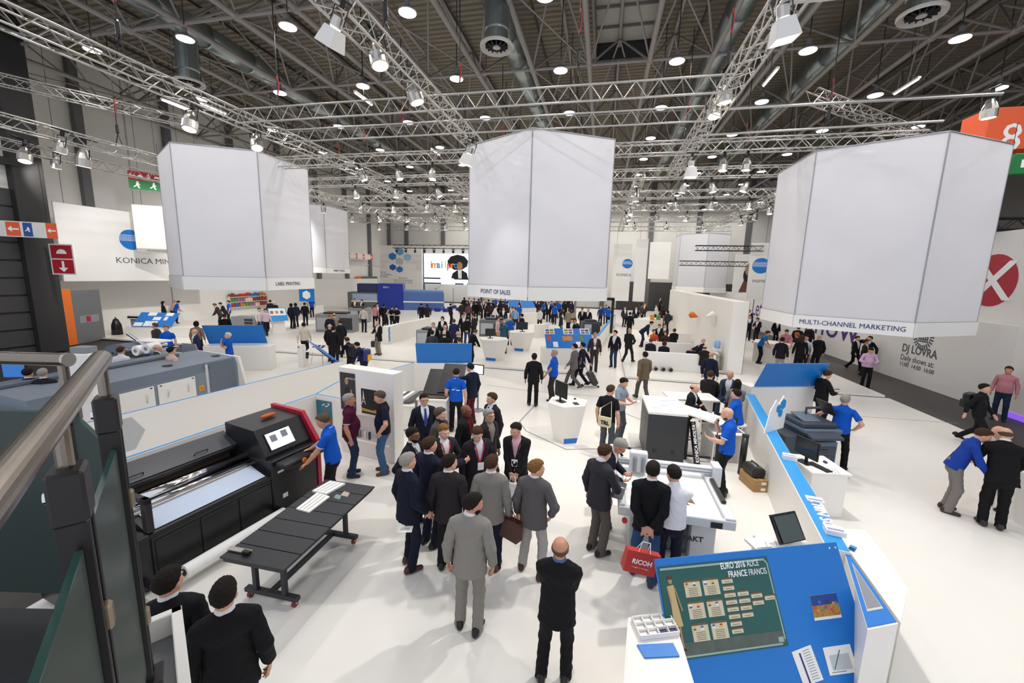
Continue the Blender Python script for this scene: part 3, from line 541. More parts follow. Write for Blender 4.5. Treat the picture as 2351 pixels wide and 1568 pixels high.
def person_meshes(pose, over, top, lod, hair, fat, bare, skirt=False):
    key = (pose, repr(sorted(over.items(), key=str)), top, lod, hair, fat, bare)
    if key in _pm: return _pm[key]
    hb, hg = ((.0092, .0125), (.0135, .018), (.023, .029), (.034, .04))[lod]; J = solve(pose, over); up, R, HR, H = J['up'], J['R'], J['HR'], J['H']; hd = lambda x, y, z: H+HR @ V3(x, y, z); out = {}
    b = Field(); nk = J['N']
    b.cone(nk-R @ V3(0, 0, .04), hd(0, -.022, -.05), .058, .052, .02); b.ell(hd(0, -.014, .03), (.077, .098, .089), HR, .03); b.ell(hd(0, .02, -.03), (.063, .078, .09), HR, .03); b.ell(hd(0, .036, -.078), (.043, .048, .04), HR, .03)
    for s in (1, -1):
        b.ell(hd(.077*s, -.006, -.012), (.012, .024, .034), HR @ rotm('Z', -.3*s), .008)
        if lod < 2: b.sub(hd(.031*s, .112, .006), (.019, .022, .011), HR); b.ell(hd(.03*s, .072, -.028), (.026, .026, .022), HR, .02)
    if lod < 3: b.cone(hd(0, .088, .01), hd(0, .108, -.024), max(.009, .4*hb), max(.015, .6*hb), .012); b.ell(hd(0, .089, -.058), (.024, .014, .008), HR, .012); b.ell(hd(0, .084, .026), (.045, .014, .01), HR, .02)
    b.cone(nk-R @ V3(0, 0, .05), up(0, 0, 1.0), .055, .07, .03); b.cone(up(-.15, -.01, 1.41), up(.15, -.01, 1.41), .045, .045, .03)
    for s in (1, -1):
        S, E, Wr = J['S%d' % s], J['E%d' % s], J['W%d' % s]; a = 1. if bare else .8
        b.cone(S, E, .05*a, .042*a, .03); b.cone(E, E+(Wr-E)*.35, .042*a, .043*a, .02); b.cone(E+(Wr-E)*.35, Wr, .043*a, .029, .02); hand(b, J, s, hb)
        b.cone(up(.0, 0, .98), J['hip%d' % s], .07, .06, .03); b.cone(J['hip%d' % s], J['K%d' % s], .055, .042, .02); b.cone(J['K%d' % s], J['A%d' % s], .042, .03, .02)
    out['body'] = np_mesh('body', *b.mesh(hb)); J['bf'] = b
    hf = Field()
    def local(x, y, z): return [(x-H[0])*HR[0, i]+(y-H[1])*HR[1, i]+(z-H[2])*HR[2, i] for i in range(3)]
    if hair != 'bald':
        t = max(.009, .5*hb); hf.ell(hd(0, -.018, .036), (.079+t, .1+t, .088+t*1.15), HR, .01); hf.ell(hd(.008, .01, .07), (.07, .088, .06+t), HR, .02)
        if hair == 'long': hf.cone(hd(0, -.05, .0), hd(0, -.075, -.26), .085, .05, .04, (HR @ V3(0, 1, 0), .7)); hf.cone(hd(.06, -.02, .02), hd(.075, -.02, -.2), .04, .03, .03); hf.cone(hd(-.06, -.02, .02), hd(-.075, -.02, -.2), .04, .03, .03); hf.sub(hd(0, .1, -.06), (.056, .1, .13), HR)
        elif hair == 'bob': hf.ell(hd(0, -.02, -.02), (.1, .1, .1), HR, .04); hf.sub(hd(0, .1, -.055), (.062, .1, .125), HR)
        else:
            def cutf(x, y, z):
                l = local(x, y, z); d = (np.clip(l[1]*1.3+.004, -.085, .078)-l[2])*.7
                return np.maximum(d, l[2]-.03) if hair == 'fringe' else d
            hf.cut(cutf)
        P, Q = hf.mesh(hb, .005 if lod < 2 else 0, len(_pm)*1.3, 3.0)
        if len(Q): out['hair'] = np_mesh('hair', P, Q)
    g = Field(); ph = len(_pm)*1.7
    hem = {'suit': .80, 'coat': .7, 'polo': .88, 'tee': .88, 'shirt': .9, 'sweater': .88}[top]
    if top in ('suit', 'coat'):
        torso(g, J, .024, fat=fat); g.cone(up(-.15, -.012, 1.412), up(.15, -.012, 1.412), .058, .058, .05); sy = (R @ V3(0, 1, 0), .76); g.cone(up(0, 0, 1.02), up(0, -.005, hem+.0), .168+fat*.4, .2+fat*.5, .04, sy)
        g.cone(up(0, -.02, 1.44), up(0, -.024, 1.488), .09, .07, .02)
        def vee(x, y, z):
            p = [(x-J['P'][0])*R[0, i]+(y-J['P'][1])*R[1, i]+(z-J['P'][2])*R[2, i] for i in range(3)]; zz = p[2]+.95
            w = np.minimum(np.maximum(np.abs(p[0])-np.clip((zz-1.1)*.27, -.01, .075), .02-p[1]), 9); low = np.maximum(np.maximum(np.abs(p[0])-np.clip((1.0-zz)*.3, -.01, .05), .03-p[1]), zz-1.0)
            return np.maximum(-np.minimum(w, low), hem-zz)
        g.cut(vee); neck = Field()
        nm = 'jacket' if top == 'suit' else 'coat'; out[nm] = np_mesh(nm, *join([g.mesh(hg, .0035, ph)]+[sleeve(J, s, .017, 1., hg, .004, ph) for s in (1, -1)])); J['gf'] = g
        sh = Field(); torso(sh, J, .004, fat=fat, k=.03); sh.cone(up(0, -.014, 1.46), up(0, -.008, 1.53), .074, .069, .01); out['shirt'] = np_mesh('shirt', *sh.mesh(hg*1.25)); J['sf'] = sh
    else:
        torso(g, J, .01, fat=fat); sy = (R @ V3(0, 1, 0), .76); g.cone(up(0, 0, 1.02), up(0, 0, hem-.02), .16+fat*.4, .176+fat*.5, .04, sy)
        if top != 'tee': g.cone(up(0, -.015, 1.46), up(0, -.008, 1.52), .08, .067, .015)
        def hemc(x, y, z): return hem-((x-J['P'][0])*R[0, 2]+(y-J['P'][1])*R[1, 2]+(z-J['P'][2])*R[2, 2]+.95)
        g.cut(hemc); nm = {'polo': 'polo_shirt', 'tee': 't_shirt', 'shirt': 'shirt', 'sweater': 'sweater'}[top]; fr = 1. if top in ('shirt', 'sweater') else .72; out[nm] = np_mesh(nm, *join([g.mesh(hg, .0035, ph)]+[sleeve(J, s, .011, fr, hg, .003, ph) for s in (1, -1)])); J['gf'] = g; J['sf'] = g
        if top == 'polo' and lod < 2:
            tr = Field(); tr.cone(up(0, -.015, 1.48), up(0, -.008, 1.521), .074, .0695, .003); tr.cut(lambda x, y, z: up(0, 0, 1.512)[2]-z+0*x+0*y); tr.cut(lambda x, y, z: z-up(0, 0, 1.53)[2]+0*x+0*y)
            out['trim'] = np_mesh('trim', *join([sleeve(J, q, .014, .73, min(hg, .01), 0, 0, .014) for q in (1, -1)]+[tr.mesh(.009)]))
    tf = Field(); P0 = J['P']; sy = (V3(0, 1, 0), .78); tf.cone(P0+V3(0, 0, .05), P0+V3(0, 0, -.06), .142+fat*.3, .15+fat*.2, .04, sy)
    for s in (1, -1):
        hp, kn, an = J['hip%d' % s], J['K%d' % s], J['A%d' % s]; tf.cone(hp, kn, .087, .068, .04); tf.cone(kn, an+V3(0, .0, -.06), .068, .064, .03)
    tf.cut(lambda x, y, z: .028-z+0*x+0*y); out['trousers'] = np_mesh('trousers', *tf.mesh(hg, .004, ph+1))
    for s in (1, -1):
        f = Field(); an = J['A%d' % s]; lf = J['lift%d' % s]; yw = rotm('Z', -.22*s); pt = -.9*min(1, lf*6); tip = lambda x, y, z: an+yw @ rotm('X', pt*.8) @ V3(x, y, z)
        f.cone(tip(0, -.055, -.045), tip(0, .14, -.052), .042, .036, .02); f.cone(tip(0, -.04, -.01), tip(0, .05, -.04), .045, .04, .02)
        if not lf: f.cut(lambda x, y, z: .003-z+0*x+0*y)
        out['shoe%d' % s] = np_mesh('shoe', *f.mesh(min(hg, .016)))
    _pm[key] = (out, J); return _pm[key]
def cloth(c): return mat('cloth_'+c, c, .85, var=.12, scale=90, bump=.25, spec=.25)
def skin(c): return mat('skin_'+c, c, .5, var=.06, scale=25)
def leather(c): return mat('leather_'+c, c, .35, var=.1, scale=30)
SKIN = dict(a='dba78c', b='c98f74', c='8a5a40', d='e3b39a'); HAIR = dict(k='1e1814', b='432d1d', g='98938c', w='c9c5bd', y='7d5a30', d='5a4a3c', o='a85a2a')
EYEM = mat('eye_dark', '1d1512', .2)
def person(px, py, label, pose='stand', face=0., top='suit', c='22222a', sh='e8e8ea', tr=None, shoe='1a1412', hair='short', hc='k', sk='a', h=1.76, z=0., lod=None, fat=0., tie=None, lany=None, badge=False, glasses=False, beard=None, group=None, sit_z=None, logo=False, over=None, trim='e8eef6', at=None):
    """stands where the top of the head shows at (px,py); face: 0 = back to the camera, 90 = right, 180 = towards it, 270 = left"""
    over = dict(over or {}); P = POSE[pose]; lean = over.get('lean', P.get('lean', 0)); s = h/1.76; hz = 1.76+P.get('z', 0)
    if P.get('sit'): hz = 1.31
    hz -= (1-math.cos(lean))*.81
    p = F(px, py, z+hz*s) if at is None else V3(at[0], at[1], 0)
    if z < .2:
        for _ in (0, 1): z = -.04 if p[0] > 10.95 else .1 if p[1] > 17.95 and not -.05 < p[0] < 1.2 else 0. if p[0] > -19.5 else -.04; p = F(px, py, z+hz*s) if at is None else p
    dist = math.hypot(p[0], p[1])
    if p[0] > 13.2: p[0] = 13.2
    if p[0] < -31.6: p[0] = -31.6
    if 5.2 < p[0] < 6.95 and p[1] > 19.7: p[0] = 5.2 if p[0] < 6.1 else 6.95
    hd = math.atan2(-p[0], p[1])-math.radians(face)
    if lean and at is None: p = p-V3(-math.sin(hd), math.cos(hd), 0)*math.sin(lean)*.75*s
    if lod is None: lod = 0 if dist < 6.1 else 1 if dist < 11.5 else 2 if dist < 20 else 3
    if lod >= 2: over = {k: v for k, v in over.items() if k != 'twist'}
    bare = top in ('polo', 'tee'); out, J = person_meshes(pose, over, top, lod, hair, fat, bare)
    t = thing('person', label, 'person', (p[0], p[1], z), hd, group); t.scale = (s*1.05, s*1.05, s); tr = tr or c
    M = dict(body=skin(SKIN.get(sk, sk)), hair=cloth(HAIR.get(hc, hc)), jacket=cloth(c), coat=cloth(c), polo_shirt=cloth(c), t_shirt=cloth(c), sweater=cloth(c), shirt=cloth(sh if top in ('suit', 'coat') else c), trousers=cloth(tr), shoe=leather(shoe), trim=cloth(trim))
    for k, me in out.items():
        nm = 'shoe' if k.startswith('shoe') else k; o = link(nm, me, t); o.material_slots[0].link = 'OBJECT'; o.material_slots[0].material = M[nm]
    HM = Matrix([list(J['HR'][i])+[J['H'][i]] for i in range(3)]+[[0, 0, 0, 1]]); RM = Matrix([list(J['R'][i])+[J['P'][i]] for i in range(3)]+[[0, 0, 0, 1]])
    def at_head(b, nm, m): o = b.build(nm, m, t, smooth=True); o.matrix_local = HM; return o
    if lod < 2 and 60 < face < 300:
        for e in (-1, 1): at_head(MB().ell((.031*e, .086, .006), (.012, .009, .007), 8, 6), 'eye', EYEM)
    if glasses and lod < 2:
        b = MB()
        for e in (-1, 1):
            b.tube([(.033*e+.026*math.cos(a), .108-.01*abs(math.cos(a)), .004+.019*math.sin(a)) for a in np.linspace(0, 2*math.pi, 11)], .003, 5); b.tube([(.06*e, .1, .008), (.079*e, .05, .01), (.083*e, -.01, .005)], .003, 5)
        b.tube([(-.008, .11, .008), (.008, .11, .008)], .003, 5); at_head(b, 'glasses', BLACK)
    if beard and lod < 2:
        bf = Field(); bf.ell((0, .04, -.082), (.05, .056, .046), None, .02); bf.ell((0, .02, -.06), (.067, .07, .06), None, .02); bf.cut(lambda x, y, z: np.maximum(z+.045+0*x, .0-y)); bf.sub((0, .12, -.055), (.03, .035, .012))
        o = link('beard', np_mesh('beard', *bf.mesh(.01)), t); o.matrix_local = HM; o.material_slots[0].link = 'OBJECT'; o.material_slots[0].material = cloth(HAIR.get(beard, beard))
    sf = J['sf']
    def fy(x, zz, ex=.006):
        q = J['up'](x, 0, zz); return max(sf.front(q[0], q[2]), J['gf'].front(q[0], q[2]))+ex
    upr = abs(lean) < .2 and not P.get('sit')
    if lod < 3 and upr and 100 < face < 260:
        if tie:
            b = MB(); pts = [(zz, w) for zz, w in ((1.48, .022), (1.45, .018), (1.3, .03), (1.15, .036))]
            for (z0, w0), (z1, w1) in zip(pts[:-1], pts[1:]): b.prism([(-w0, fy(0, z0), z0), (w0, fy(0, z0), z0), (w1, fy(0, z1), z1), (-w1, fy(0, z1), z1)], (0, .006, 0))
            b.build('necktie', cloth(tie), t)
        if lany:
            b = MB()
            for e in (-1, 1):
                pts = [(.075*e, 1.47), (.06*e, 1.38), (.035*e, 1.26), (.006*e, 1.16)]
                for (x0, z0), (x1, z1) in zip(pts[:-1], pts[1:]): b.prism([(x0-.009, fy(x0, z0, .009), z0), (x0+.009, fy(x0, z0, .009), z0), (x1+.009, fy(x1, z1, .009), z1), (x1-.009, fy(x1, z1, .009), z1)], (0, .004, 0))
            b.build('lanyard', cloth(lany), t)
            if badge: MB().box((0, fy(0, 1.1, .02), 1.1), (.1, .006, .13), .002).build('badge', PAPER, t)
    if logo and lod < 2 and J['gf'] is not None and (face < 80 or face > 280):
        g = J['gf']
        def by(x, zz):
            i = int(round((x-g.lo[0])/g.h)); k = int(round((zz-g.lo[2])/g.h)); j = np.nonzero(g.D[i, :, k] < 0)[0]; return g.ax[1][j[0]]-g.h*.5-.006 if len(j) else -.12
        for x, zz, w, hh in ((-.06, 1.22, .07, .022), (.055, 1.205, .09, .022), (0., 1.255, .035, .05)): MB().box((x, by(x, zz), zz), (w, .004, hh), .001).build('print_mark', WHITETXT if hh < .03 else BLUE2, t)
    return t
# ================================================================ stand walls, boards, counters
def wall_line(a, b, z0, z1, th, label, name='stand_partition', m=None, edge=None, cat='partition', top_w=None):
    """upright partition from a to b (plan points); edge: coloured strip along its top"""
    a = Vector((a[0], a[1], 0)); b = Vector((b[0], b[1], 0)); L = (b-a).length; ang = math.atan2(b[1]-a[1], b[0]-a[0])
    t = thing(name, label, cat, (a[0], a[1], 0), ang); MB().bb((0, -th/2, z0), (L, th/2, z1), .006).build('panel', m or WHITE, t)
    if edge: MB().bb((.01, -th/2+.012, z1), (L-.01, th/2-.012, z1+.006)).build('edge_strip', edge, t)
    return t, L
def board(a, b, zlo, zhi, back, label, th=.03, feet=True, name='reclining_board'):
    """blue board whose lower edge runs a->b at zlo and whose upper edge lies `back` farther away at zhi; returns thing, matrix, width, height"""
    a = Vector((a[0], a[1], 0)); b = Vector((b[0], b[1], 0)); x = (b-a).normalized(); n = Vector((-x[1], x[0], 0)); L = (b-a).length
    t = thing(name, label, 'display board', (a[0], a[1], zlo)); up = (n*back+Vector((0, 0, zhi-zlo))); Hh = up.length
    M = basis((0, 0, 0), x, up); flat(rect(0, 0, L, Hh), M @ Matrix.Translation((0, 0, -th)), th).build('panel', BLUE, t)
    if feet:
        for f in (.12, .88): MB().prism([x*(L*f)+up*.7+n*.03, x*(L*f)+n*(abs(back)+.02), x*(L*f)+n*.03], x*.03).build('strut', WHITE, t)
    return t, M, L, Hh
def stick(parent, M, x0, y0, x1, y1, m, name='poster', lift=.002, th=.004):
    return flat(rect(x0, y0, x1, y1), M @ Matrix.Translation((0, 0, lift)), th).build(name, m, parent)
# near left: partition behind the printer (N), its return, and the long partition with the hexagon (M)
pN = [F(270, 1058, 1.14), F(725, 905, 1.14), F(792, 868, 1.14), F(800, 918, 1.14)]
wall_line(pN[0], pN[1], 0, 1.14, .07, 'low white partition with blue top edge directly behind the black printer', edge=BLUE2)
wall_line(pN[1], pN[2], 0, 1.14, .07, 'short white partition with blue top edge beyond the black printer', edge=BLUE2)
t, L = wall_line(pN[1], pN[3], 0, 1.14, .07, 'short white return partition that carries the tower poster', edge=BLUE2)
POSTB = mat('poster_teal', '2f6f80', .5, var=.5, scale=3); POSTR = mat('poster_rust', '9a5a3a', .6, var=.5, scale=20); POSTN = mat('poster_night', '14161c', .5); LIGHTS = mat('city_lights', 'd8a24a', .6, var=.9, scale=60)
def tower(par, M, x, y, w, h, m, name='tower_print'):
    for pts in ([(x-w/2, y), (x-w*.36, y), (x-w*.12, y+h*.36), (x-w*.2, y+h*.36)], [(x+w/2, y), (x+w*.36, y), (x+w*.12, y+h*.36), (x+w*.2, y+h*.36)], rect(x-w*.3, y+h*.16, x+w*.3, y+h*.2), [(x-w*.2, y+h*.34), (x+w*.2, y+h*.34), (x+w*.04, y+h*.9), (x, y+h), (x-w*.04, y+h*.9)]):
        flat(pts, M @ Matrix.Translation((0, 0, .007)), .001).build(name, m, par)
# poster printed with the tower, hung on the return partition (a thing of its own)
fr = Vector(pN[3]-pN[1]); fr[2] = 0; fx = fr.normalized(); o = Vector((pN[1][0], pN[1][1], 0))+fx*.05+Vector((fx[1], -fx[0], 0))*.04
t = thing('tower_poster', 'colourful poster of an iron lattice tower on the low return partition', 'poster', tuple(o)); M = basis((0, 0, .4), fx, (0, 0, 1))
stick(t, M, 0, 0, .52, .62, POSTB, 'print'); tower(t, M, .32, .02, .3, .52, POSTR); flat(rect(0, 0, .52, .16), M @ Matrix.Translation((0, 0, .006)), .001).build('roof_print', POSTR, t)
for k in range(5): flat(ngon(.22+.05*k, .5+.03*math.sin(k*2), .022, 6), M @ Matrix.Translation((0, 0, .008)), .001).build('petal_print', PAPER, t)
lettering('1925', .05, WHITETXT, t, M @ Matrix.Translation((.42, .56, .008)), ext=.0005)
pM = [F(120, 990, 1.2), F(786, 829, 1.2)]
t, L = wall_line(pM[0], pM[1], 0, 1.2, .07, 'long white partition with blue top edge and a grey hexagon in front of the grey press', edge=BLUE2)
HEXG = mat('hexagon_grey', 'bcbdbf', .6); dx = Vector(pM[1]-pM[0]); dx[2] = 0; dx.normalize(); n_ = Vector((dx[1], -dx[0], 0))
hp = PU(270, 985, 0) if False else F(275, 990, .85); s_ = (Vector(hp)-Vector(pM[0])).dot(dx)
flat(ngon(s_, .74, .42, 6, 0), basis((0, -.036, 0), (1, 0, 0), (0, 0, 1)), .003).build('hexagon_decal', HEXG, t)
# poster wall in the centre left
a = Vector((-5.95, 8.29, 0)); b = Vector((-4.38, 7.99, 0)); L = (b-a).length; ang = math.atan2(b[1]-a[1], b[0]-a[0])
t = thing('poster_wall', 'white free standing poster wall with an open shelf niche', 'display wall', tuple(a), ang)
MB().bb((0, .0, 1.0), (L, .34, 2.1), .01).build('upper_panel', WHITE, t); MB().bb((0, 0, 0), (L, .34, .38), .01).build('lower_panel', WHITE, t)
MB().bb((0, 0, .38), (.12, .34, 1.0), .01).build('left_post', WHITE, t); MB().bb((L-.16, 0, .38), (L, .34, 1.0), .01).build('right_post', WHITE, t); MB().bb((.12, .28, .38), (L-.16, .34, 1.0)).build('niche_back', WHITE2, t)
SKINP = mat('print_skin', 'b98a66', .6); M = basis((0, 0, 0), (1, 0, 0), (0, 0, 1)); Mw = Matrix.Translation(a) @ Matrix.Rotation(ang, 4, 'Z')
p1 = thing('portrait_poster', 'tall dark fashion poster of a woman on the white poster wall', 'poster', tuple(a), ang); p1M = basis((0.05, -.005, 0), (1, 0, 0), (0, 0, 1))
stick(p1, p1M, 0, 1.08, .46, 1.98, mat('poster_charcoal', '32343a', .5), 'print'); q = p1M @ Matrix.Translation((0, 0, .007))
flat(ngon(.2, 1.78, .07, 12, 0, .8, 1.2), q, .001).build('face_print', SKINP, p1); flat([(.14, 1.3), (.3, 1.32), (.31, 1.6), (.22, 1.66), (.13, 1.58)], q, .001).build('dress_print', BLACKTXT, p1); flat([(.3, 1.6), (.35, 1.58), (.43, 1.2), (.39, 1.19)], q, .001).build('arm_print', SKINP, p1); flat([(.1, 1.84), (.3, 1.84), (.27, 1.9), (.14, 1.9)], q, .001).build('hair_print', BLACKTXT, p1)
lettering('WATCH 25', .06, WHITETXT, p1, q @ Matrix.Translation((.33, 1.85, .001)), ext=.0005)
p2 = thing('night_city_poster', 'dark night city photograph with a lit white tower on the poster wall', 'poster', tuple(a), ang); p2M = basis((.68, -.005, 0), (1, 0, 0), (0, 0, 1)); q = p2M @ Matrix.Translation((0, 0, .006))
stick(p2, p2M, -.03, 1.05, .72, 1.7, PAPER, 'mount'); stick(p2, p2M, 0, 1.08, .69, 1.67, POSTN, 'print', .006, .002); tower(p2, p2M @ Matrix.Translation((0, 0, .003)), .07, 1.3, .12, .34, PAPER); flat([(0, 1.14), (.69, 1.11), (.69, 1.2), (.5, 1.22), (.3, 1.18), (0, 1.21)], p2M @ Matrix.Translation((0, 0, .0085)), .001).build('lights_print', LIGHTS, p2)
for k, (x, w, m_) in enumerate(((.25, .05, POSTR), (.33, .04, GREYP), (.5, .05, PAPER), (.62, .04, mat('box_dark', '40454c', .6)))):
    bx = tag(MB().box((0, 0, .09), (w, .05, .18), .003).build('sample_box', m_), ['rust brown', 'grey', 'white', 'dark slate'][k]+' sample box standing in the poster wall niche', 'box'); bx.location = Mw @ Vector((x+.12, .15, .38)); bx.rotation_euler[2] = ang
# centre white wall with blue edge and the blue board on it
c0, c1, c2 = F(880, 853, 1.2), F(950, 833, 1.2), F(1096, 834, 1.2)
wall_line(c0, c1, 0, 1.2, .07, 'white partition with blue top edge left of the centre blue board', edge=BLUE2); wall_line(c1, c2, 0, 1.2, .09, 'white partition that carries the centre blue board')
board(F(957, 832, 1.22), F(1083, 832, 1.22), 1.206, 1.95, -.35, 'plain blue reclining board in the centre of the stand')
# right white box with its blue board
r0, r1 = F(1726, 889, 1.2), F(1873, 888, 1.2); dx = Vector(r1-r0); dx[2] = 0
t = thing('white_counter', 'white counter box under the blue board on the right', 'counter', (r0[0], r0[1], 0), math.atan2(dx[1], dx[0])); MB().bb((0, 0, 0), (dx.length, .55, 1.2), .01).build('body', WHITE, t); MB().bb((0, 0, 1.2), (dx.length, .02, 1.206)).build('edge_strip', BLUE2, t)
board(Vector(r0)+dx*.04, Vector(r1)-dx*.02, 1.215, 2.0, -.4, 'plain blue reclining board on the right hand counter')
# left desk with its blue board
d0, d1 = F(488, 851), F(622, 850); dx = Vector(d1-d0); dx[2] = 0
t = thing('white_counter', 'white counter box under the blue board on the left', 'counter', (d0[0], d0[1], 0), math.atan2(dx[1], dx[0])); MB().bb((-.3, 0, 0), (dx.length, .6, 1.05), .01).build('body', WHITE, t)
board(F(480, 789, 1.06), F(614, 788, 1.06), 1.056, 1.9, -.45, 'plain blue reclining board on the left hand counter')
# right near partition with wide blue top
q0, q1 = F(1925, 1262, 1.), F(1722, 905, 1.); t, L = wall_line(q0, q1, 0, 1., .26, 'long white partition with a broad blue top beside the flatbed cutter', edge=BLUE2)
# point of sales counter with posters
s0, s1 = F(1255, 801, .85), F(1364, 801, .85); dx = Vector(s1-s0); dx[2] = 0; aP = math.atan2(dx[1], dx[0])
t = thing('white_counter', 'white counter box under the poster covered blue board', 'counter', (s0[0], s0[1], .1), aP); MB().bb((-.15, 0, 0), (dx.length+.1, .7, .78), .01).build('body', WHITE, t)
t, M, L, Hh = board(s0, s1, .886, 1.75, .75, 'blue reclining board covered with small posters at the point of sales counter')
CMYK = [mat('print_mix_%d' % i, c_, .5, var=.6, scale=25) for i, c_ in enumerate(('c0504d', 'd98a3a', '3f6fa8', '5b8f4a', 'a04a8c', '3a3a40'))]
for i, x in enumerate((.0, .95, 1.8)):
    pp = stick(t, M, x, Hh-.34, x+.5, Hh-.01, PAPER)
    for k in range(4): stick(t, M, x+.05+.22*(k % 2), Hh-.31+.14*(k//2), x+.24+.22*(k % 2), Hh-.2+.14*(k//2), CMYK[(i+k) % 6], 'print', .006, .001)
for i, (x, w) in enumerate(((.1, .2), (.85, .5), (1.4, .2), (1.72, .2))): stick(t, M, x, Hh-.72, x+w, Hh-.46, CMYK[i], 'print')
for x in (.35, 1.5): stick(t, M, x, .06, x+.24, .36, PAPER)
# tall white wall with its recess, lounge benches
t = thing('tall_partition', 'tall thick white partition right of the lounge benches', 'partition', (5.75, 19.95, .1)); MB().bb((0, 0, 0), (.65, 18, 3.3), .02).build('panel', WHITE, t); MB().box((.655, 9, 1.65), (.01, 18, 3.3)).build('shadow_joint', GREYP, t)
for k, (px0, px1, py, zt, l) in enumerate(((1478, 1640, 806, .95, 'front'), (1478, 1592, 783, .95, 'middle'), (1542, 1594, 764, .95, 'rear'))):
    a0 = F(px0, py, zt); a1 = F(px1, py+7, zt); t = thing('lounge_bench', 'long white box bench, %s row of the lounge' % l, 'bench', (a0[0], a0[1], .1)); W_ = a1[0]-a0[0]
    MB().bb((0, 0, 0), (W_, .12, .85), .02).build('backrest', WHITE, t); MB().bb((0, .12, 0), (W_, .65, .42), .02).build('seat', WHITE, t)
t = thing('steel_pipe', 'long steel pipe lying on the floor before the front bench', 'pipe', (2.6, 19.9, .19)); rod('pipe', (0, 0, 0), (3.2, -.1, 0), .09, STEEL, t)
for x in (.9, 2.1): MB().cyl((x-.05, -.03, 0), (x+.05, -.03, 0), .1, n=14).build('joint_ring', STEEL, t)
for k, (px, py) in enumerate(((1498, 833), (1515, 835), (1531, 836))):
    p = F(px, py, .2); t = thing('pipe_elbow', ['leftmost', 'middle', 'rightmost'][k]+' dark mouthed steel pipe stub by the front bench', 'pipe', (p[0], 19.65, .2)); MB().cyl((0, -.2, 0), (0, .15, 0), .09, n=14).build('stub', STEEL, t); MB().cyl((0, -.205, 0), (0, -.2, 0), .08, n=14).build('mouth', BLACK, t)
# right long wall with the big words
t = thing('stand_wall', 'long white partition wall on the right with large purple words', 'partition', (13.7, 0, 0)); MB().bb((0, 16.9, -.04), (.3, 58, 3.05), .01).build('panel', WHITE2, t)
def wall_text(s, v, z, sz, m, xs=1., name='lettering', bold=0.): lettering(s, sz, m, t, basis((-.006, v, z), (0, -1, 0), (0, 0, 1)), name, .003, 'LEFT', xs, 3, bold)
wall_text('Let the', 42., 1.85, 2.1, PURPLE, .9); wall_text('know', 31.6, 1.72, 2.2, PURPLE, 1.25)
wall_text('DJ LOVRA', 22.1, 1.45, .5, GREYTXT, .92, bold=.008); wall_text('Daily shows at:', 22.1, 1.02, .36, GREYTXT, .9); wall_text('11:00  14:00  16:00', 22.1, .72, .27, GREYTXT, .98)
cr = basis((-.004, 20.95, 2.1), (0, -1, 0), (0, 0, 1))
for k in range(22):
    a = math.pi*(.12+k*1.76/21)+math.pi*.5*0; a = -math.pi*.38+k*2*math.pi*.88/21+math.pi*.5+.38; flat([(.36*math.cos(a), .36*math.sin(a)), (.36*math.cos(a+.2), .36*math.sin(a+.2)), (.58*math.cos(a+.14), .58*math.sin(a+.14)), (.58*math.cos(a+.03), .58*math.sin(a+.03))], cr, .003).build('emblem_ray', GREYTXT, t)
for k in range(5): flat(rect(-.27+.12*k, -.22, -.21+.12*k, .24), cr, .003).build('emblem_bar', GREYTXT, t); flat(rect(-.27, -.22+.11*k, .27, -.17+.11*k), cr, .0035).build('emblem_bar', GREYTXT, t)
t = thing('logo_wall', 'tall white wall panel with a red round emblem at the right', 'partition', (13.95, 0, 0)); MB().bb((0, 15.6, 3.05), (.25, 24, 6.3), .01).build('panel', WHITE2, t); MB().bb((-.25, 14, -.04), (0, 16.9, 6.3), .01).build('end_panel', WHITE, t)
XR = mat('emblem_red', 'b22334', .5); cr = basis((-.004, 18.6, 4.55), (0, -1, 0), (0, 0, 1)); flat(ngon(0, 0, .95, 28), cr, .004).build('emblem_disc', XR, t)
for s_ in (1, -1):
    flat([(-.68*s_-.16, -.7), (-.68*s_+.16, -.7), (.68*s_+.16, .7), (.68*s_-.16, .7)], cr @ Matrix.Translation((0, 0, .004 if s_ > 0 else .0075)), .003).build('emblem_stroke', WHITETXT, t)
lettering('R', .16, GREYTXT, t, cr @ Matrix.Translation((1.15, .75, 0)), ext=.002)
MB().bb((-.27, 14.1, -.03), (-.25, 16.8, .16)).build('purple_glow_strip', emit_mat('purple_glow', '8a5ce0', .8), t)
# multi-channel counter
m0, m1 = F(1726, 829, .1), F(1800, 838, .1); t = thing('reception_counter', 'white reception counter on the multi-channel island', 'counter', (m0[0], m0[1], .1), math.atan2(m1[1]-m0[1], m1[0]-m0[0])); MB().bb((0, 0, 0), (2.3, 1.3, .98), .01).build('body', WHITE, t); MB().bb((-.05, -.05, .98), (2.35, 1.35, 1.04), .01).build('top', WHITE, t)
# left booth
t = thing('stand_wall', 'white back wall of the left hand stand', 'partition', (-33, 18.5, 0)); MB().bb((0, 0, 0), (1., 36, 3.3), .02).build('panel', WHITE2, t); MB().bb((1.0, 6.5, .1), (1.02, 6.55, 3.2)).build('joint', GREYP, t)
t = thing('logo_panel', 'big white hanging panel with a blue globe emblem at the left', 'banner', (-29.2, 0, 0)); MB().bb((0, 17.0, 3.35), (.12, 26.5, 7.6), .01).build('panel', BAND, t); cr = basis((.125, 20.6, 5.9), (0, 1, 0), (0, 0, 1))
def globe(par, M, r, m=BLUE):
    flat(ngon(0, 0, r, 26, 0, 1.08, 1), M, .004).build('emblem_disc', m, par)
    for k in range(5): flat(rect(-r*1.1, -.1*r+.13*r*k, r*(1.02-.1*k), -.06*r+.13*r*k), M @ Matrix.Translation((0, 0, .004)), .002).build('emblem_stripe', WHITETXT, par)
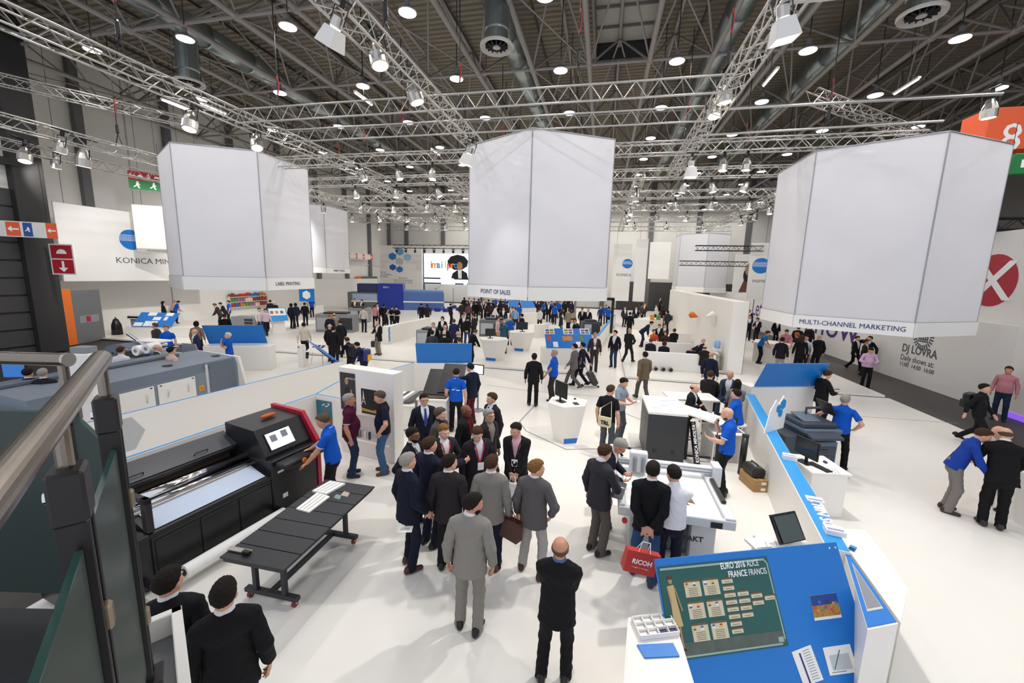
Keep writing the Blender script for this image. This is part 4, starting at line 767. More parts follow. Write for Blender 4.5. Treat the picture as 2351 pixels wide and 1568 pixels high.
globe(t, cr, .62); lettering('KONICA MINOLTA', .5, GREYTXT, t, cr @ Matrix.Translation((1.35, -1.3, 0)), ext=.003, xs=1.1)
for k in range(3): rod('wire', (.06, 17.5+4*k, 7.6), (.06, 17.5+4*k, 16.9), .01, CAB, t)
t = thing('small_banner', 'small white hanging banner beside the left hexagonal banner', 'banner', tuple(F(366, 485, 7.6)[:2])+(0,), .6); MB().bb((-1.3, -.05, 5.35), (1.3, .05, 7.9), .01).build('panel', BAND, t); MB().bb((-1.3, -.07, 5.1), (1.3, .07, 5.35), .01).build('name_band', mat('band_grey', 'b5b3ae', .6), t); lettering('PROFESSIONAL PRINT', .16, GREYTXT, t, basis((0, -.075, 5.22), (1, 0, 0), (0, 0, 1)))
for x in (-1.2, 1.2): rod('wire', (x, 0, 7.9), (x, 0, 16.9), .01, CAB, t)
# left wall fittings: dark shutter, doors, signs
t = struct(thing('door_1', 'large dark grey roller shutter at the left edge', 'door', (-26.6, 0, 0)))
MB().bb((0, 3, 0), (.15, 14.1, 7.6), .02).build('shutter', DARKW, t)
for k in range(9): MB().bb((.15, 3, .8*k+.4), (.18, 14.1, .8*k+.46)).build('slat_joint', BLACK, t)
a, b = Vector(F(143, 797)), Vector(F(243, 778)); t = struct(thing('door_2', 'grey door with an orange side panel near the left hall wall', 'door', tuple(a), math.atan2(b[1]-a[1], b[0]-a[0]))); L = (b-a).length
MB().bb((L*.33, 0, 0), (L, .12, 2.9), .01).build('leaf', COLG, t); MB().bb((0, -.02, 0), (L*.33, .14, 3.0), .01).build('orange_panel', ORANGE, t); MB().bb((L*.45, -.01, 1.1), (L*.9, 0, 1.5)).build('notice', GREYP, t); MB().bb((L*.6, -.02, 1.15), (L*.7, -.01, 1.45)).build('red_notice', SAFERED, t)
t = struct(thing('door_3', 'distant grey door with an orange side panel left of the screen', 'door', (-32.7, 51, 0))); MB().bb((0, .3, 0), (.1, 4.5, 3.6), .01).build('leaf', COLG, t); MB().bb((0, -.9, 0), (.12, .3, 3.6), .01).build('orange_panel', ORANGE, t)
def sign(p, x, w, h, label, cells, th=.06):
    t = thing('safety_sign', label, 'sign', tuple(p)); M = basis((0, 0, 0), x, (0, 0, 1)); n = len(cells); MB().prism([M @ Vector((0, 0, 0)), M @ Vector((w, 0, 0)), M @ Vector((w, h, 0)), M @ Vector((0, h, 0))], M.to_3x3() @ Vector((0, 0, -th))).build('case', WHITE2, t)
    for k, (x0, y0, x1, y1, m, g) in enumerate(cells):
        stick(t, M, x0*w, y0*h, x1*w, y1*h, m, 'pictogram_field', .001, .003); cx, cy, s = (x0+x1)/2*w, (y0+y1)/2*h, min((x1-x0)*w, (y1-y0)*h); q = M @ Matrix.Translation((cx, cy, .005))
        for pts in ({'left': [[(-.4, 0), (-.1, .3), (-.1, .08), (.4, .08), (.4, -.08), (-.1, -.08), (-.1, -.3)]], 'down': [[(0, -.4), (.3, -.08), (.08, -.08), (.08, .4), (-.08, .4), (-.08, -.08), (-.3, -.08)]], 'dome': [[(-.35, -.15)]+[(.35*math.cos(a), -.15+.35*math.sin(a)) for a in np.linspace(math.pi, 0, 9)]], 'man': [ngon(.05, .3, .1, 8), [(-.1, .2), (.15, .2), (.3, .0), (.1, .05), (.25, -.35), (.1, -.35), (-.02, -.08), (-.3, -.3), (-.3, -.15), (-.08, 0)]], 'bar': [rect(-.3, -.35, -.05, .35)]}.get(g, [])):
            flat([(p_[0]*s, p_[1]*s) for p_ in pts], q, .002).build('pictogram', WHITETXT, t)
    for x_ in (.1*w, .9*w) if 'column' not in label else (): a_ = M @ Vector((x_, h, -th/2)); rod('wire', a_, a_+Vector((0, 0, max(.4, 16.9-p[2]-h))), .008, CAB, t)
    return t
SB = mat('sign_blue', '1f4fa0', .5); SO = mat('sign_orange', 'f0602a', .5)
sign(F(0, 528, 6.0)+V3(-2.2, -.6, -.3), (.99, .1, 0), 5.2, .75, 'long white and orange direction sign with arrows at the left edge', [(.5, .06, .72, .94, SO, 'left'), (.74, .06, .86, .94, SB, 'man'), (.88, .0, 1., 1., SO, 'left')]) if False else None
p0 = PV(0, 542, 13.2); p1_ = PV(133, 545, 14.4); sign(p0-V3(p1_[0]-p0[0], p1_[1]-p0[1], 0)*.6, (p1_[0]-p0[0], p1_[1]-p0[1], 0), 1.6*math.hypot(p1_[0]-p0[0], p1_[1]-p0[1]), .68, 'long white and orange direction sign with arrows at the left edge', [(.45, .06, .6, .94, SO, 'left'), (.63, .06, .73, .94, SB, 'man'), (.88, .0, 1., 1., SO, 'left')])
p = PU(121, 630, -25.9); sign(p, (.93, .36, 0), 1.0, 1.45, 'red fire alarm sign with dome and arrow on the dark column', [(.06, .53, .94, .96, SAFERED, 'dome'), (.06, .04, .94, .49, SAFERED, 'down')])
p = PV(297, 433, 19.); q = PV(372, 440, 20.); sign(p, (q[0]-p[0], q[1]-p[1], 0), math.hypot(q[0]-p[0], q[1]-p[1]), 1.0, 'hanging red and green emergency sign near the left banner', [(0, .5, .25, 1, SAFERED, 'left'), (.25, .5, .5, 1, SAFERED, 'dome'), (.5, .5, .75, 1, SAFERED, 'down'), (.75, .5, 1, 1, SAFERED, 'dome'), (0, 0, .5, .5, SAFEGREEN, 'man'), (.5, 0, 1, .5, SAFEGREEN, 'man')])
p = PV(2256, 345, 18.6); t = thing('hall_number_sign', 'hanging orange sign with a white numeral at the upper right', 'sign', tuple(p)); MB().bb((0, 0, 0), (2.6, 1.2, 1.4), .02).build('box', SO, t); lettering('8', 1.3, WHITETXT, t, basis((.75, -.005, .35), (1, 0, 0), (0, 0, 1)), ext=.003)
p = PV(2322, 400, 17.4); t = thing('exit_sign', 'hanging green sign under the orange one at the right edge', 'sign', tuple(p)); MB().bb((0, 0, 0), (1.8, .2, .65), .02).build('box', SAFEGREEN, t); MB().bb((.2, -.01, .2), (.5, 0, .45)).build('pictogram', WHITETXT, t)
# ---- far end: hexagon graphic wall, stage with screen
t = thing('graphic_wall', 'distant white wall with blue hexagon clusters and small captions', 'partition', (0, 57, 0)); MB().bb((-34.0, 0, .1), (-26.2, .4, 8.2), .02).build('panel', WHITE2, t); 
cr = basis((0, -.005, 0), (1, 0, 0), (0, 0, 1)); HB = [mat('hex_%d' % i, c_, .6) for i, c_ in enumerate(('2f7fc4', '5aa0d6', '9cc8e8', 'c9c4cc', '1f5fa4'))]
for i, (x, z, r) in enumerate(((-30.9, 6.6, .7), (-29.7, 7.3, .7), (-28.5, 6.5, .7), (-29.8, 5.9, .7), (-30.9, 5.0, .6), (-29.8, 4.7, .6), (-30.3, 1.9, .6), (-29.3, 1.2, .9))): flat(ngon(x, z, r, 6, .5, 1, .8), cr, .004).build('hexagon_decal', HB[i % 5], t)
lettering('JOIN US\nSMART & DYNAMIC\nNEW IDEAS', .32, GREYTXT, t, cr @ Matrix.Translation((-32.6, 3.9, 0)), ext=.003); lettering('BE READY\nGIVE YOUR BUSINESS\nTO THE NEXT LEVEL', .32, GREYTXT, t, cr @ Matrix.Translation((-29.2, 3.1, 0)), ext=.003)
t = thing('stage_screen', 'distant large glowing screen showing a young man beside colourful words', 'screen', (0, 57.4, 0)); MB().bb((-26.1, .3, .1), (-17.5, .7, 8.3), .02).build('stage_wall', WHITE2, t)
MB().bb((-26.1, .1, 2.7), (-17.6, .3, 7.1), .02).build('screen_panel', SCREEN, t); cr = basis((0, .09, 0), (1, 0, 0), (0, 0, 1))
for i, ch in enumerate('imailpro'): lettering(ch, 1.45, emit_mat('letter_%d' % (i % 5), ('e0412e', 'e08a1e', '2e7fd0', '58a83a', 'e8c020')[i % 5], .5), t, cr @ Matrix.Translation((-24.9+.55*i, 5.5, 0)), ext=.003, name='letter', bold=.02)
flat(ngon(-20.8, 5.9, 1.25, 9, .2, 1.3, .9), cr, .002).build('splash_print', BLACKTXT, t); q = cr @ Matrix.Translation((0, 0, .004)); flat(ngon(-20.5, 5.4, .55, 16, 0, .8, 1.1), q, .002).build('face_print', SKINP, t); flat([(-21.8, 3.6), (-19.2, 3.6), (-19.4, 4.4), (-20.1, 4.8), (-20.9, 4.8), (-21.6, 4.3)], q, .002).build('suit_print', BLACKTXT, t); flat([(-20.7, 3.6), (-20.2, 3.6), (-20.2, 4.8), (-20.8, 4.8)], q @ Matrix.Translation((0, 0, .003)), .002).build('shirt_print', PAPER, t)
for (x0, x1, z) in ((-26.1, -23.5, 3.45), (-21.4, -17.6, 3.45), (-26.1, -23.4, 2.72), (-21.2, -19.9, 2.72), (-19.4, -17.6, 2.72)): flat(rect(x0, z, x1, z+.18), cr, .002).build('caption_bar', BLACKTXT, t)
t = thing('stage_lectern', 'white rounded block standing on the far stage', 'lectern', (-24.6, 54, .1)); MB().lathe([(.75, 0), (.7, 1.0), (.5, 1.2), (.0, 1.25)], 10).build('body', WHITE, t)
for x, l in ((-22.8, 'left'), (-20.2, 'right')):
    t = thing('microphone_stand', 'thin black microphone stand on the stage, '+l, 'stand', (x, 54, .1)); rod('pole', (0, 0, 0), (0, 0, 2.2), .03, BLACK, t); MB().lathe([(.3, 0), (.3, .04), (.03, .06)], 10).build('base', BLACK, t)
    if l == 'left': rod('boom', (0, 0, 1.9), (.9, 0, 2.6), .02, BLACK, t)
# far flat banners
for (x0, x1, y0, y1, v, l) in ((1402, 1452, 560, 690, 46, 'far white wall panel right of the centre banner'), (1452, 1490, 548, 692, 40, 'tall narrow white column panel hanging near the far aisle'), (1487, 1542, 556, 640, 50, 'far white hanging panel beside the narrow column')):
    a0 = PV(x0, y1, v); a1 = PV(x1, y0, v); t = thing('screen_banner', l, 'banner', (a0[0], v, 0)); MB().bb((0, 0, a0[2]), (a1[0]-a0[0], .15, a1[2]), .02).build('panel', BAND, t); rod('wire', (.3, .07, a1[2]), (.3, .07, 16.9), .01, CAB, t)
    if v == 46: lettering('KONICA', .4, GREYTXT, t, basis((1.2, -.01, 4.6), (1, 0, 0), (0, 0, 1))); globe(t, basis((1.5, -.01, 5.8), (1, 0, 0), (0, 0, 1)), .5)
# upper right: portrait banner and emblem banner
a0 = PV(1690, 662, 40); t = thing('portrait_banner', 'hanging banner with a portrait photo behind the tall partition', 'banner', (a0[0], 40, 0)); MB().bb((-.3, 0, 3.2), (1.6, .1, 6.6), .01).build('panel', BAND, t); cr = basis((0, -.005, 3.3), (1, 0, 0), (0, 0, 1)); flat([(.2, 0), (1.5, 0), (1.5, 1.3), (1.2, 1.6), (.6, 1.2)], cr, .003).build('body_print', mat('print_brown', '6a4434', .6), t); flat(ngon(1.0, 2.0, .5, 14, 0, .9, 1.2), cr, .004).build('face_print', SKINP, t); flat(ngon(.75, 1.5, .3, 10, 0, 1, 2), cr, .0035).build('hair_print', BLACKTXT, t); rod('wire', (.3, .05, 6.6), (.3, .05, 16.9), .01, CAB, t)
a0 = PV(1735, 670, 33); t = thing('emblem_banner', 'hanging white banner with a blue round emblem beside the portrait', 'banner', (a0[0]-.6, 33, 0)); MB().bb((0, 0, 3.0), (1.9, .1, 7.0), .01).build('panel', BAND, t); globe(t, basis((.75, -.005, 5.4), (1, 0, 0), (0, 0, 1)), .55); lettering('INSPIRED', .3, GREYTXT, t, basis((.9, -.005, 4.3), (1, 0, 0), (0, 0, 1))); rod('wire', (.9, .05, 7), (.9, .05, 16.9), .01, CAB, t)
# ================================================================ machines, furniture and props
def film_glass(name, tint, film, k):
    m = glass_mat(name, tint, .2, .25); nt = m.node_tree; out = nt.nodes['Material Output']; src = out.inputs[0].links[0].from_socket
    d = nt.nodes.new('ShaderNodeBsdfDiffuse'); d.inputs[0].default_value = lin(film); x = nt.nodes.new('ShaderNodeMixShader'); x.inputs[0].default_value = k
    nt.links.new(src, x.inputs[1]); nt.links.new(d.outputs[0], x.inputs[2]); nt.links.new(x.outputs[0], out.inputs[0]); return m
def frame(o, ax, z=0.):
    """rotation angle for a thing whose local x runs along ax"""
    return (o[0], o[1], z), math.atan2(ax[1], ax[0])
# ---- black wide format printer: local x from its right end towards the camera, local -y is the front (towards the table)
o = Vector((-5.2, 6.51, 0)); ax = Vector((-5.61, 4.0, 0))-o; ax.normalize(); ang = math.atan2(ax[1], ax[0])
# local y = ax rotated +90deg points to +u (front); use front = +y
P = thing('wide_format_printer', 'large black wide format printer with a red end panel', 'printer', tuple(o), ang)
PB = mat('printer_black', '1b1b1e', .38, var=.1); PG = mat('printer_grey', '4c4d52', .3, .2); RP = mat('printer_red', 'b3163a', .35)
MB().bb((.03, -1.15, .05), (.98, -.0, 1.06), .02).build('right_tower', PB, P)
MB().prism([(.03, -1.1, 1.06), (.03, -.12, 1.06), (.03, -.12, 1.12), (.03, -.38, 1.55), (.03, -1.1, 1.6)], (.95, 0, 0)).build('control_head', PB, P)
MB().prism([(-.05, -1.16, .03), (-.05, .02, .03), (-.05, .02, 1.1), (-.05, -.34, 1.62), (-.05, -1.16, 1.66)], (.08, 0, 0)).build('red_end_panel', RP, P)
sm = basis((.86, -.145, 1.165), (-1, 0, 0), (0, -.26, .43)); d = flat(rect(0, 0, .52, .34), sm, .012).build('control_screen', mat('screen_bezel', '0c0c0e', .2), P); flat(rect(.02, .02, .5, .32), sm @ Matrix.Translation((0, 0, .012)), .002).build('display', SCREEN, d)
for k, (x, y) in enumerate(((.08, .15), (.3, .17))): flat(rect(x, y, x+.12, y+.12), sm @ Matrix.Translation((0, 0, .015)), .001).build('window_mark', GREYP, d)
MB().bb((.1, .0, .93), (.92, .27, 1.02), .02).build('control_shelf', PB, P); MB().cyl((.55, .27, .97), (.55, .31, .97), .045, n=14).build('stop_button', ORANGE, P); MB().cyl((-.05, .12, .97), (-.09, .12, .97), .04, n=14).build('stop_button', ORANGE, P)
MB().ell((.45, -.7, 1.62), (.16, .06, .035), 12, 6).build('gloves', mat('orange_gloves', 'c65a22', .7), P)
MB().bb((.98, -1.05, .05), (2.75, -.02, .74), .015).build('base_cabinet', PB, P)
for k in range(3): MB().bb((1.02+.57*k, -.02, .1), (1.56+.57*k, -.005, .68), .008).build('front_door', mat('printer_door', '17171a', .32), P)
MB().prism([(.98, -.02, .74), (.98, -.02, .8), (.98, -.5, .97), (.98, -1.05, .97), (.98, -1.05, .74)], (1.77, 0, 0)).build('apron', PB, P)
bed = basis((2.66, -.06, .825), (-1, 0, 0), (0, -.48, .17)); flat(rect(0, 0, 1.6, .46), bed, .006).build('print_sheet', mat('blue_white_sheet', 'c9d6ea', .6, var=.03), P)
MB().cyl((.9, -.62, 1.06), (3.2, -.62, 1.06), .075, n=18).build('chrome_roller', CHROME, P, smooth=True); MB().cyl((.9, -.5, 1.0), (3.2, -.5, 1.0), .035, n=12).build('guide_rail', CHROME, P, smooth=True); MB().bb((.9, -.46, .94), (3.2, -.40, .99), .01).build('guide_bar', STEEL, P)
MB().bb((.98, -1.12, .97), (2.75, -1.02, 1.2), .01).build('rear_panel', mat('brown_panel', '6b5846', .6), P)
hd = basis((2.78, -.84, 1.22), (-1, 0, 0), (0, -.4, .2)); flat(rect(.02, 0, 1.82, .4), hd, .03).build('hood', PG, P); flat(rect(-.75, -.02, .0, .4), basis((2.78, -.84, 1.1), (-1, 0, 0), (0, -.5, .2)), .03).build('hood_extension', PB, P)
MB().bb((.98, -.9, 1.14), (2.9, -.82, 1.22), .01).build('front_beam', PB, P)
for k, x in enumerate((.25, 1.15)):
    MB().tube([hd @ Vector((x, .08, .03)), hd @ Vector((x, .08, .07)), hd @ Vector((x+.2, .08, .07)), hd @ Vector((x+.2, .08, .03))], .009, 6).build('handle', BLACK, P)
MB().bb((2.75, -1.1, .05), (3.45, -.0, .82), .02).build('left_tower', PB, P); MB().bb((2.68, -.14, .82), (2.76, -.02, 1.3), .01).build('pillar', mat('pillar_dark', '2a2226', .5), P); MB().bb((2.68, -.6, 1.22), (2.76, -.02, 1.3), .01).build('bracket', mat('pillar_dark', '2a2226', .5), P)
MB().cyl((2.98, .0, .55), (2.98, .035, .55), .045, n=14).build('stop_button', ORANGE, P); MB().bb((3.0, .0, .2), (3.12, .004, .27)).build('label_plate', PAPER, P); MB().bb((.7, .0, .3), (.8, .004, .38)).build('label_plate', PAPER, P); MB().bb((.75, .0, .8), (.87, .004, .84)).build('label_plate', PAPER, P)
for x in (.1, .9, 2.8, 3.35):
    for y in (-1.0, -.1): MB().cyl((x, y, 0), (x, y, .07), .04, n=10).build('foot', BLACK, P)
MB().cyl((1.0, .26, .2), (2.55, .26, .2), .095, n=20).build('paper_roll', PAPER, P, smooth=False); MB().cyl((.9, .26, .2), (2.9, .26, .2), .03, n=12).build('roll_shaft', CHROME, P); MB().cyl((2.55, .26, .2), (2.66, .26, .2), .05, n=14).build('roll_chuck', BLACK, P)
for x in (.96, 2.86): MB().bb((x-.03, 0, .14), (x+.03, .3, .24), .01).build('roll_arm', PB, P)
# ---- black work table on castors
u0, u1, v0, v1 = -4.42, -3.5, 3.68, 5.7; T = thing('work_table', 'long black slatted work table on castors in front of the printer', 'table', (u0, v0, 0)); TB = mat('table_black', '2b2c30', .55); w, l = u1-u0, v1-v0
for k in range(7): MB().bb((0, l*k/7+.006, .775), (w, l*(k+1)/7-.006, .8), .003).build('top_plank', TB, T)
MB().bb((.03, .02, .73), (w-.03, l-.02, .775), .004).build('apron', TB, T)
for y in (.32, 1.62):
    for x in (.18, .62): MB().bb((x-.03, y-.03, .12), (x+.03, y+.03, .73), .004).build('leg', TB, T)
    MB().bb((.02, y-.04, .09), (w-.1, y+.04, .15), .006).build('foot_bar', TB, T)
    for x in (.08, w-.16):
        c = MB().cyl((x-.02, y, .045), (x+.02, y, .045), .045, n=14).build('castor', mat('castor_red', '7a2a26', .5), T); MB().bb((x-.03, y-.02, .05), (x+.03, y+.02, .095)).build('fork', CHROME, c)
MB().bb((.37, .32, .1), (.43, 1.62, .16), .004).build('stretcher', TB, T)
for (x0, y0, x1, y1, l_, lines) in ((.3, 1.36, .62, 1.62, 'white printed board nearest the operator on the black table', 5), (.2, 1.0, .48, 1.52, 'long white lined board on the black table', 4)): pass
def slab(pts, z, m, label, cat, name, th=.02, lines=0):
    t = thing(name, label, cat, tuple(pts[0][:2])+(z,)); q = [Vector((p[0]-pts[0][0], p[1]-pts[0][1], 0)) for p in pts]; MB().prism(q, (0, 0, th)).build('board', m, t)
    for k in range(lines):
        f = (k+1)/(lines+1); a, b = q[0].lerp(q[1], f), q[3].lerp(q[2], f); d = (q[1]-q[0]).normalized()*.004; MB().prism([a.lerp(b, .04)-d, a.lerp(b, .04)+d, a.lerp(b, .96)+d, a.lerp(b, .96)-d], (0, 0, th+.001)).build('printed_line', GREYTXT, t)
    return t
slab([F(717, 1130, .8), F(750, 1137, .8), F(793, 1113, .8), F(758, 1107, .8)], .8, PAPER, 'white printed board nearest the operator on the black table', 'board', 'sample_board', .03, 3)
slab([F(680, 1170, .8), F(710, 1178, .8), F(757, 1142, .8), F(728, 1133, .8)], .8, PAPER, 'long white lined board on the black table', 'board', 'sample_board', .02, 3)
slab([F(766, 1143, .8), F(780, 1147, .8), F(784, 1138, .8), F(772, 1135, .8)], .8, mat('card_teal', '7f9a96', .5, var=.4, scale=30), 'small pale card lying on the black table, nearer the boards', 'card', 'sample_card', .004)
slab([F(782, 1137, .8), F(798, 1141, .8), F(803, 1132, .8), F(790, 1128, .8)], .8, mat('card_beige', 'b7ad98', .5, var=.4, scale=30), 'small beige card lying on the black table, nearer the corner', 'card', 'sample_card', .004)
tl = thing('clamp_tool', 'flat black and steel tool lying at the table corner', 'tool', tuple(F(528, 1262, .8))); MB().box((.15, .0, .02), (.32, .07, .025), .004).build('blade', STEEL, tl); MB().box((.28, -.03, .035), (.1, .05, .05), .006).build('handle', BLACK, tl)
# ---- grey label press behind the long partition
GB = mat('press_grey', '7f8a96', .45, var=.05); GD = mat('press_grey_dark', '66717e', .45); Pm = thing('label_press', 'long blue grey label printing press with white doors', 'printing press', (-12.2, 6.2, 0))
MB().prism([(0, 0, 0), (-1.7, 0, 0), (-1.7, 0, 1.42), (-.75, 0, 1.36), (-.1, 0, 1.3), (0, 0, 1.05)], (0, 5.3, 0)).build('body', GB, Pm)
MB().prism([(.012, 0, 1.05), (-.09, 0, 1.3), (-.1, 0, 1.3), (0, 0, 1.05)], (0, 4.2, 0)).build('sloped_fascia', GD, Pm)
for k, (y0, y1) in enumerate(((.7, 2.55), (2.65, 3.75))):
    d = MB().bb((0, y0, .3), (.03, y1, .98), .008).build('door', WHITE2, Pm)
    for y in (y0+.28, y1-.22) if k == 0 else (y0+.25, y1-.25): MB().tube([(.03, y, .55), (.07, y-.01, .62), (.07, y+.01, .72), (.03, y, .8)], .014, 6).build('door_handle', CHROME, d)
    for y in (y0+.08, y1-.08): MB().bb((.03, y-.03, .92), (.035, y+.03, .95)).build('hinge_cap', BLACK, d)
MB().bb((0, 4.25, .2), (.012, 5.2, 1.28), .004).build('end_door', GD, Pm); MB().bb((.0, 4.12, .2), (.02, 4.2, 1.25)).build('light_strip', mat('strip_light_grey', 'c9ccd0', .5), Pm); MB().cyl((.0, 3.95, .55), (.04, 3.95, .55), .05, n=12).build('stop_button', ORANGE, Pm); MB().bb((0, 3.87, .47), (.01, 4.03, .63)).build('button_plate', YELLOW, Pm)
for y in (1.2, 3.4, 5.0): MB().cyl((-.55, y, 1.345), (-.55, y, 1.36), .13, n=16).build('port_cover', DARK, Pm)
MB().prism([(-1.7, 5.3, 0), (.05, 5.3, 0), (.35, 5.3, .0), (.05, 5.3, 1.3), (-1.7, 5.3, 1.4)], (0, .1, 0)).build('white_end_panel', WHITE, Pm)
MB().bb((-1.72, 0, 1.4), (-1.3, 4.4, 1.5), .02).build('rear_ledge', GD, Pm)
# web transport unit behind the press
p = F(440, 828, 1.4); Uw = thing('web_finishing_unit', 'silver web finishing unit with rollers and white reels behind the press', 'machine', (-15.6, 10.6, 0)); 
MB().bb((-1.8, 0, 0), (.9, 1.5, 1.15), .02).build('cabinet', mat('unit_grey', 'a6abb0', .4), Uw); MB().prism([(-1.7, .1, 1.15), (-.5, .1, 1.15), (-.2, .1, 1.5), (-.6, .1, 1.62), (-1.1, .1, 1.55)], (0, 1.2, 0)).build('head', GD, Uw)
for k in range(5): MB().cyl((-.8+.28*k, .0, 1.3+.07*(k % 3)), (-.8+.28*k, 1.4, 1.3+.07*(k % 3)), .055, n=12).build('roller', CHROME, Uw)
for k, (x, z) in enumerate(((.45, 1.5), (.9, 1.6))): r_ = MB().cyl((x, -.15, z), (x, .25, z), .17, n=18).build('reel', PAPER, Uw); MB().cyl((x, -.17, z), (x, .27, z), .06, n=12).build('core', GREYP, r_)
MB().box((-.5, .6, 1.7), (.9, .12, .08), .02, Matrix.Rotation(.5, 3, 'Y')).build('arm', CHROME, Uw); MB().box((.3, .6, 1.72), (1.0, .5, .06), .02).build('shelf', PAPER, Uw); MB().box((.2, -.05, 1.3), (1.2, .06, .14), .01).build('rail', DARK, Uw); MB().prism([(.2, 1.45, .4), (1.3, 1.45, .4), (1.0, 1.45, 1.5), (.4, 1.45, 1.5)], (0, .05, 0)).build('guard', GREYP, Uw)
cb = MB(); 
P2 = thing('feeder_unit', 'blue grey cabinet with a control monitor at the left behind the glass', 'machine', (-12.6, 2.6, 0)); MB().bb((-1.6, 0, 0), (.3, 3.4, 1.1), .02).build('cabinet', GB, P2); MB().bb((.3, .3, .35), (.32, 2.9, .85)).build('front_panel', GD, P2)
for y in (.8, 2.4): MB().cyl((-.5, y, 1.1), (-.5, y, 1.115), .13, n=16).build('port_cover', DARK, P2)
t = thing('control_monitor', 'blue screened monitor standing behind the handrail at the left', 'monitor', tuple(F(38, 872, 1.3)[:2])+(0,), .35); MB().box((0, 0, 1.55), (.56, .05, .4), .01).build('housing', BLACK, t); MB().box((0, -.028, 1.55), (.5, .006, .34)).build('display', emit_mat('blue_screen', '2f6fb8', .5), t); MB().cyl((0, .03, 1.1), (0, .03, 1.4), .03, n=8).build('stand', BLACK, t); MB().bb((-.3, -.25, 0), (.3, .3, 1.1), .02).build('pedestal', WHITE, t)
t = thing('white_totem', 'narrow white totem pillar behind the handrails', 'pillar', tuple(F(192, 800, 2.3)[:2])+(0,), .2); MB().bb((-.28, -.2, 0), (.28, .2, 2.2), .02).build('panel', WHITE, t); MB().bb((-.2, -.14, 2.2), (.2, .14, 2.35), .01).build('cap', GREYP, t)
t = thing('white_totem', 'slim white pillar with a small dark button before the left platform', 'pillar', tuple(F(694, 842))); MB().bb((-.13, -.1, 0), (.13, .1, 1.02), .01).build('panel', WHITE, t); MB().bb((-.08, -.105, .88), (-.02, -.1, .94)).build('button', NAVYTXT, t)
# lit brochure stand beside it and the slanted glass board at the partition end
t = thing('brochure_rack', 'small white brochure rack with dark leaflets by the slim pillar', 'rack', tuple(F(728, 838))); 
for x in (-.3, .3): MB().cyl((x, 0, 0), (x*.8, .1, .75), .015, n=6).build('leg', CHROME, t)
MB().prism([(-.4, -.2, .62), (.4, -.2, .62), (.4, .35, .9), (-.4, .35, .9)], (0, 0, .02)).build('tray', WHITE, t)
for k in range(3): MB().prism([(-.3+.22*k, .1, .79), (-.15+.22*k, .1, .79), (-.15+.22*k, .28, .88), (-.3+.22*k, .28, .88)], (0, 0, .01)).build('leaflet', DARK, t)
GL = glass_mat('clear_glass', 'dfeaf0', .3)
b0, b1 = F(786, 829, 1.25), F(742, 795, 1.05); t, M, L, Hh = board(F(735, 800, 1.0), F(787, 830, 1.15), 1.0, 1.4, -.5, 'slanted blue board with a glass cover at the end of the hexagon partition', feet=False); stick(t, M, .05, .05, L-.05, Hh-.03, GL, 'glass_cover', .03, .01)
# ---- centre white kiosks
def kiosk(c, R, label, z=0., rb=.62, rot=.2, h=1.06):
    t = thing('info_kiosk', label, 'kiosk', (c[0], c[1], z), rot); top = [(R*math.cos(2*math.pi*k/6), R*.95*math.sin(2*math.pi*k/6)) for k in range(6)]; b = MB()
    vs = [(x*rb, y*rb, .0) for x, y in top]+[(x, y, h) for x, y in top]; b.add(vs, [(k, (k+1) % 6, 6+(k+1) % 6, 6+k) for k in range(6)]+[tuple(range(5, -1, -1)), tuple(range(6, 12))]); b.build('body', WHITE, t)
    k0 = min(range(6), key=lambda k: top[k][1]+top[(k+1) % 6][1]); a, c_ = top[k0], top[(k0+1) % 6]; f = lambda p, s, zz: (p[0]*s, p[1]*s, zz)
    s1 = rb+(1-rb)*.15/h; MB().prism([f(a, rb+.005, .01), f(c_, rb+.005, .01), f(c_, s1+.005, .15), f(a, s1+.005, .15)], ((a[0]+c_[0])*.004, (a[1]+c_[1])*.004, 0)).build('blue_foot', BLUE, t); return t
kiosk((-.72, 10.5), .56, 'white tapered kiosk with a blue foot in the middle foreground', rot=.45); kiosk((-5.15, 19.55), .78, 'white tapered kiosk right of the centre blue board', .1, rot=-.1); kiosk((-4.35, 22.6), .78, 'white tapered kiosk behind the other near the far counters', .1, rot=-.1)
def monitor(p, rz, w, hgt, label, tilt=0., glow=False, st=.12):
    t = thing('computer_monitor', label, 'monitor', tuple(p), rz); MB().box((0, .02, .01), (w*.5, .18, .02), .005).build('foot', BLACK, t); MB().box((0, .05, st*.6), (.06, .03, st*1.2), .005).build('neck', BLACK, t); R_ = Matrix.Rotation(tilt, 3, 'X')
    MB().box((0, .03, st+hgt/2), (w, .035, hgt), .008, None).build('housing', BLACK, t); MB().box((0, .009, st+hgt/2), (w*.93, .006, hgt*.9)).build('display', SCREEN if glow else mat('dark_screen', '23262a', .15), t); return t
monitor((-.88, 10.45, 1.06), 2.3, .52, .42, 'black monitor turned away on the foreground kiosk'); monitor((-5.35, 19.6, 1.16), .5, .52, .36, 'black monitor on the kiosk right of the centre blue board'); monitor((-4.3, 22.6, 1.16), .1, .6, .42, 'dark grey monitor on the rear kiosk')
t = thing('computer_mouse', 'small black mouse on the foreground kiosk', 'mouse', (-.55, 10.75, 1.06)); MB().ell((0, 0, .015), (.035, .055, .02), 10, 6).build('shell', BLACK, t); MB().box((0, .03, .034), (.006, .02, .004)).build('wheel', GREYP, t)
t = thing('tablet', 'dark tablet lying on the foreground kiosk', 'tablet', (-.5, 10.35, 1.06), .4); MB().box((0, 0, .006), (.13, .2, .012), .003).build('case', DARK, t); MB().box((0, 0, .0125), (.11, .17, .001)).build('screen', BLACK, t)
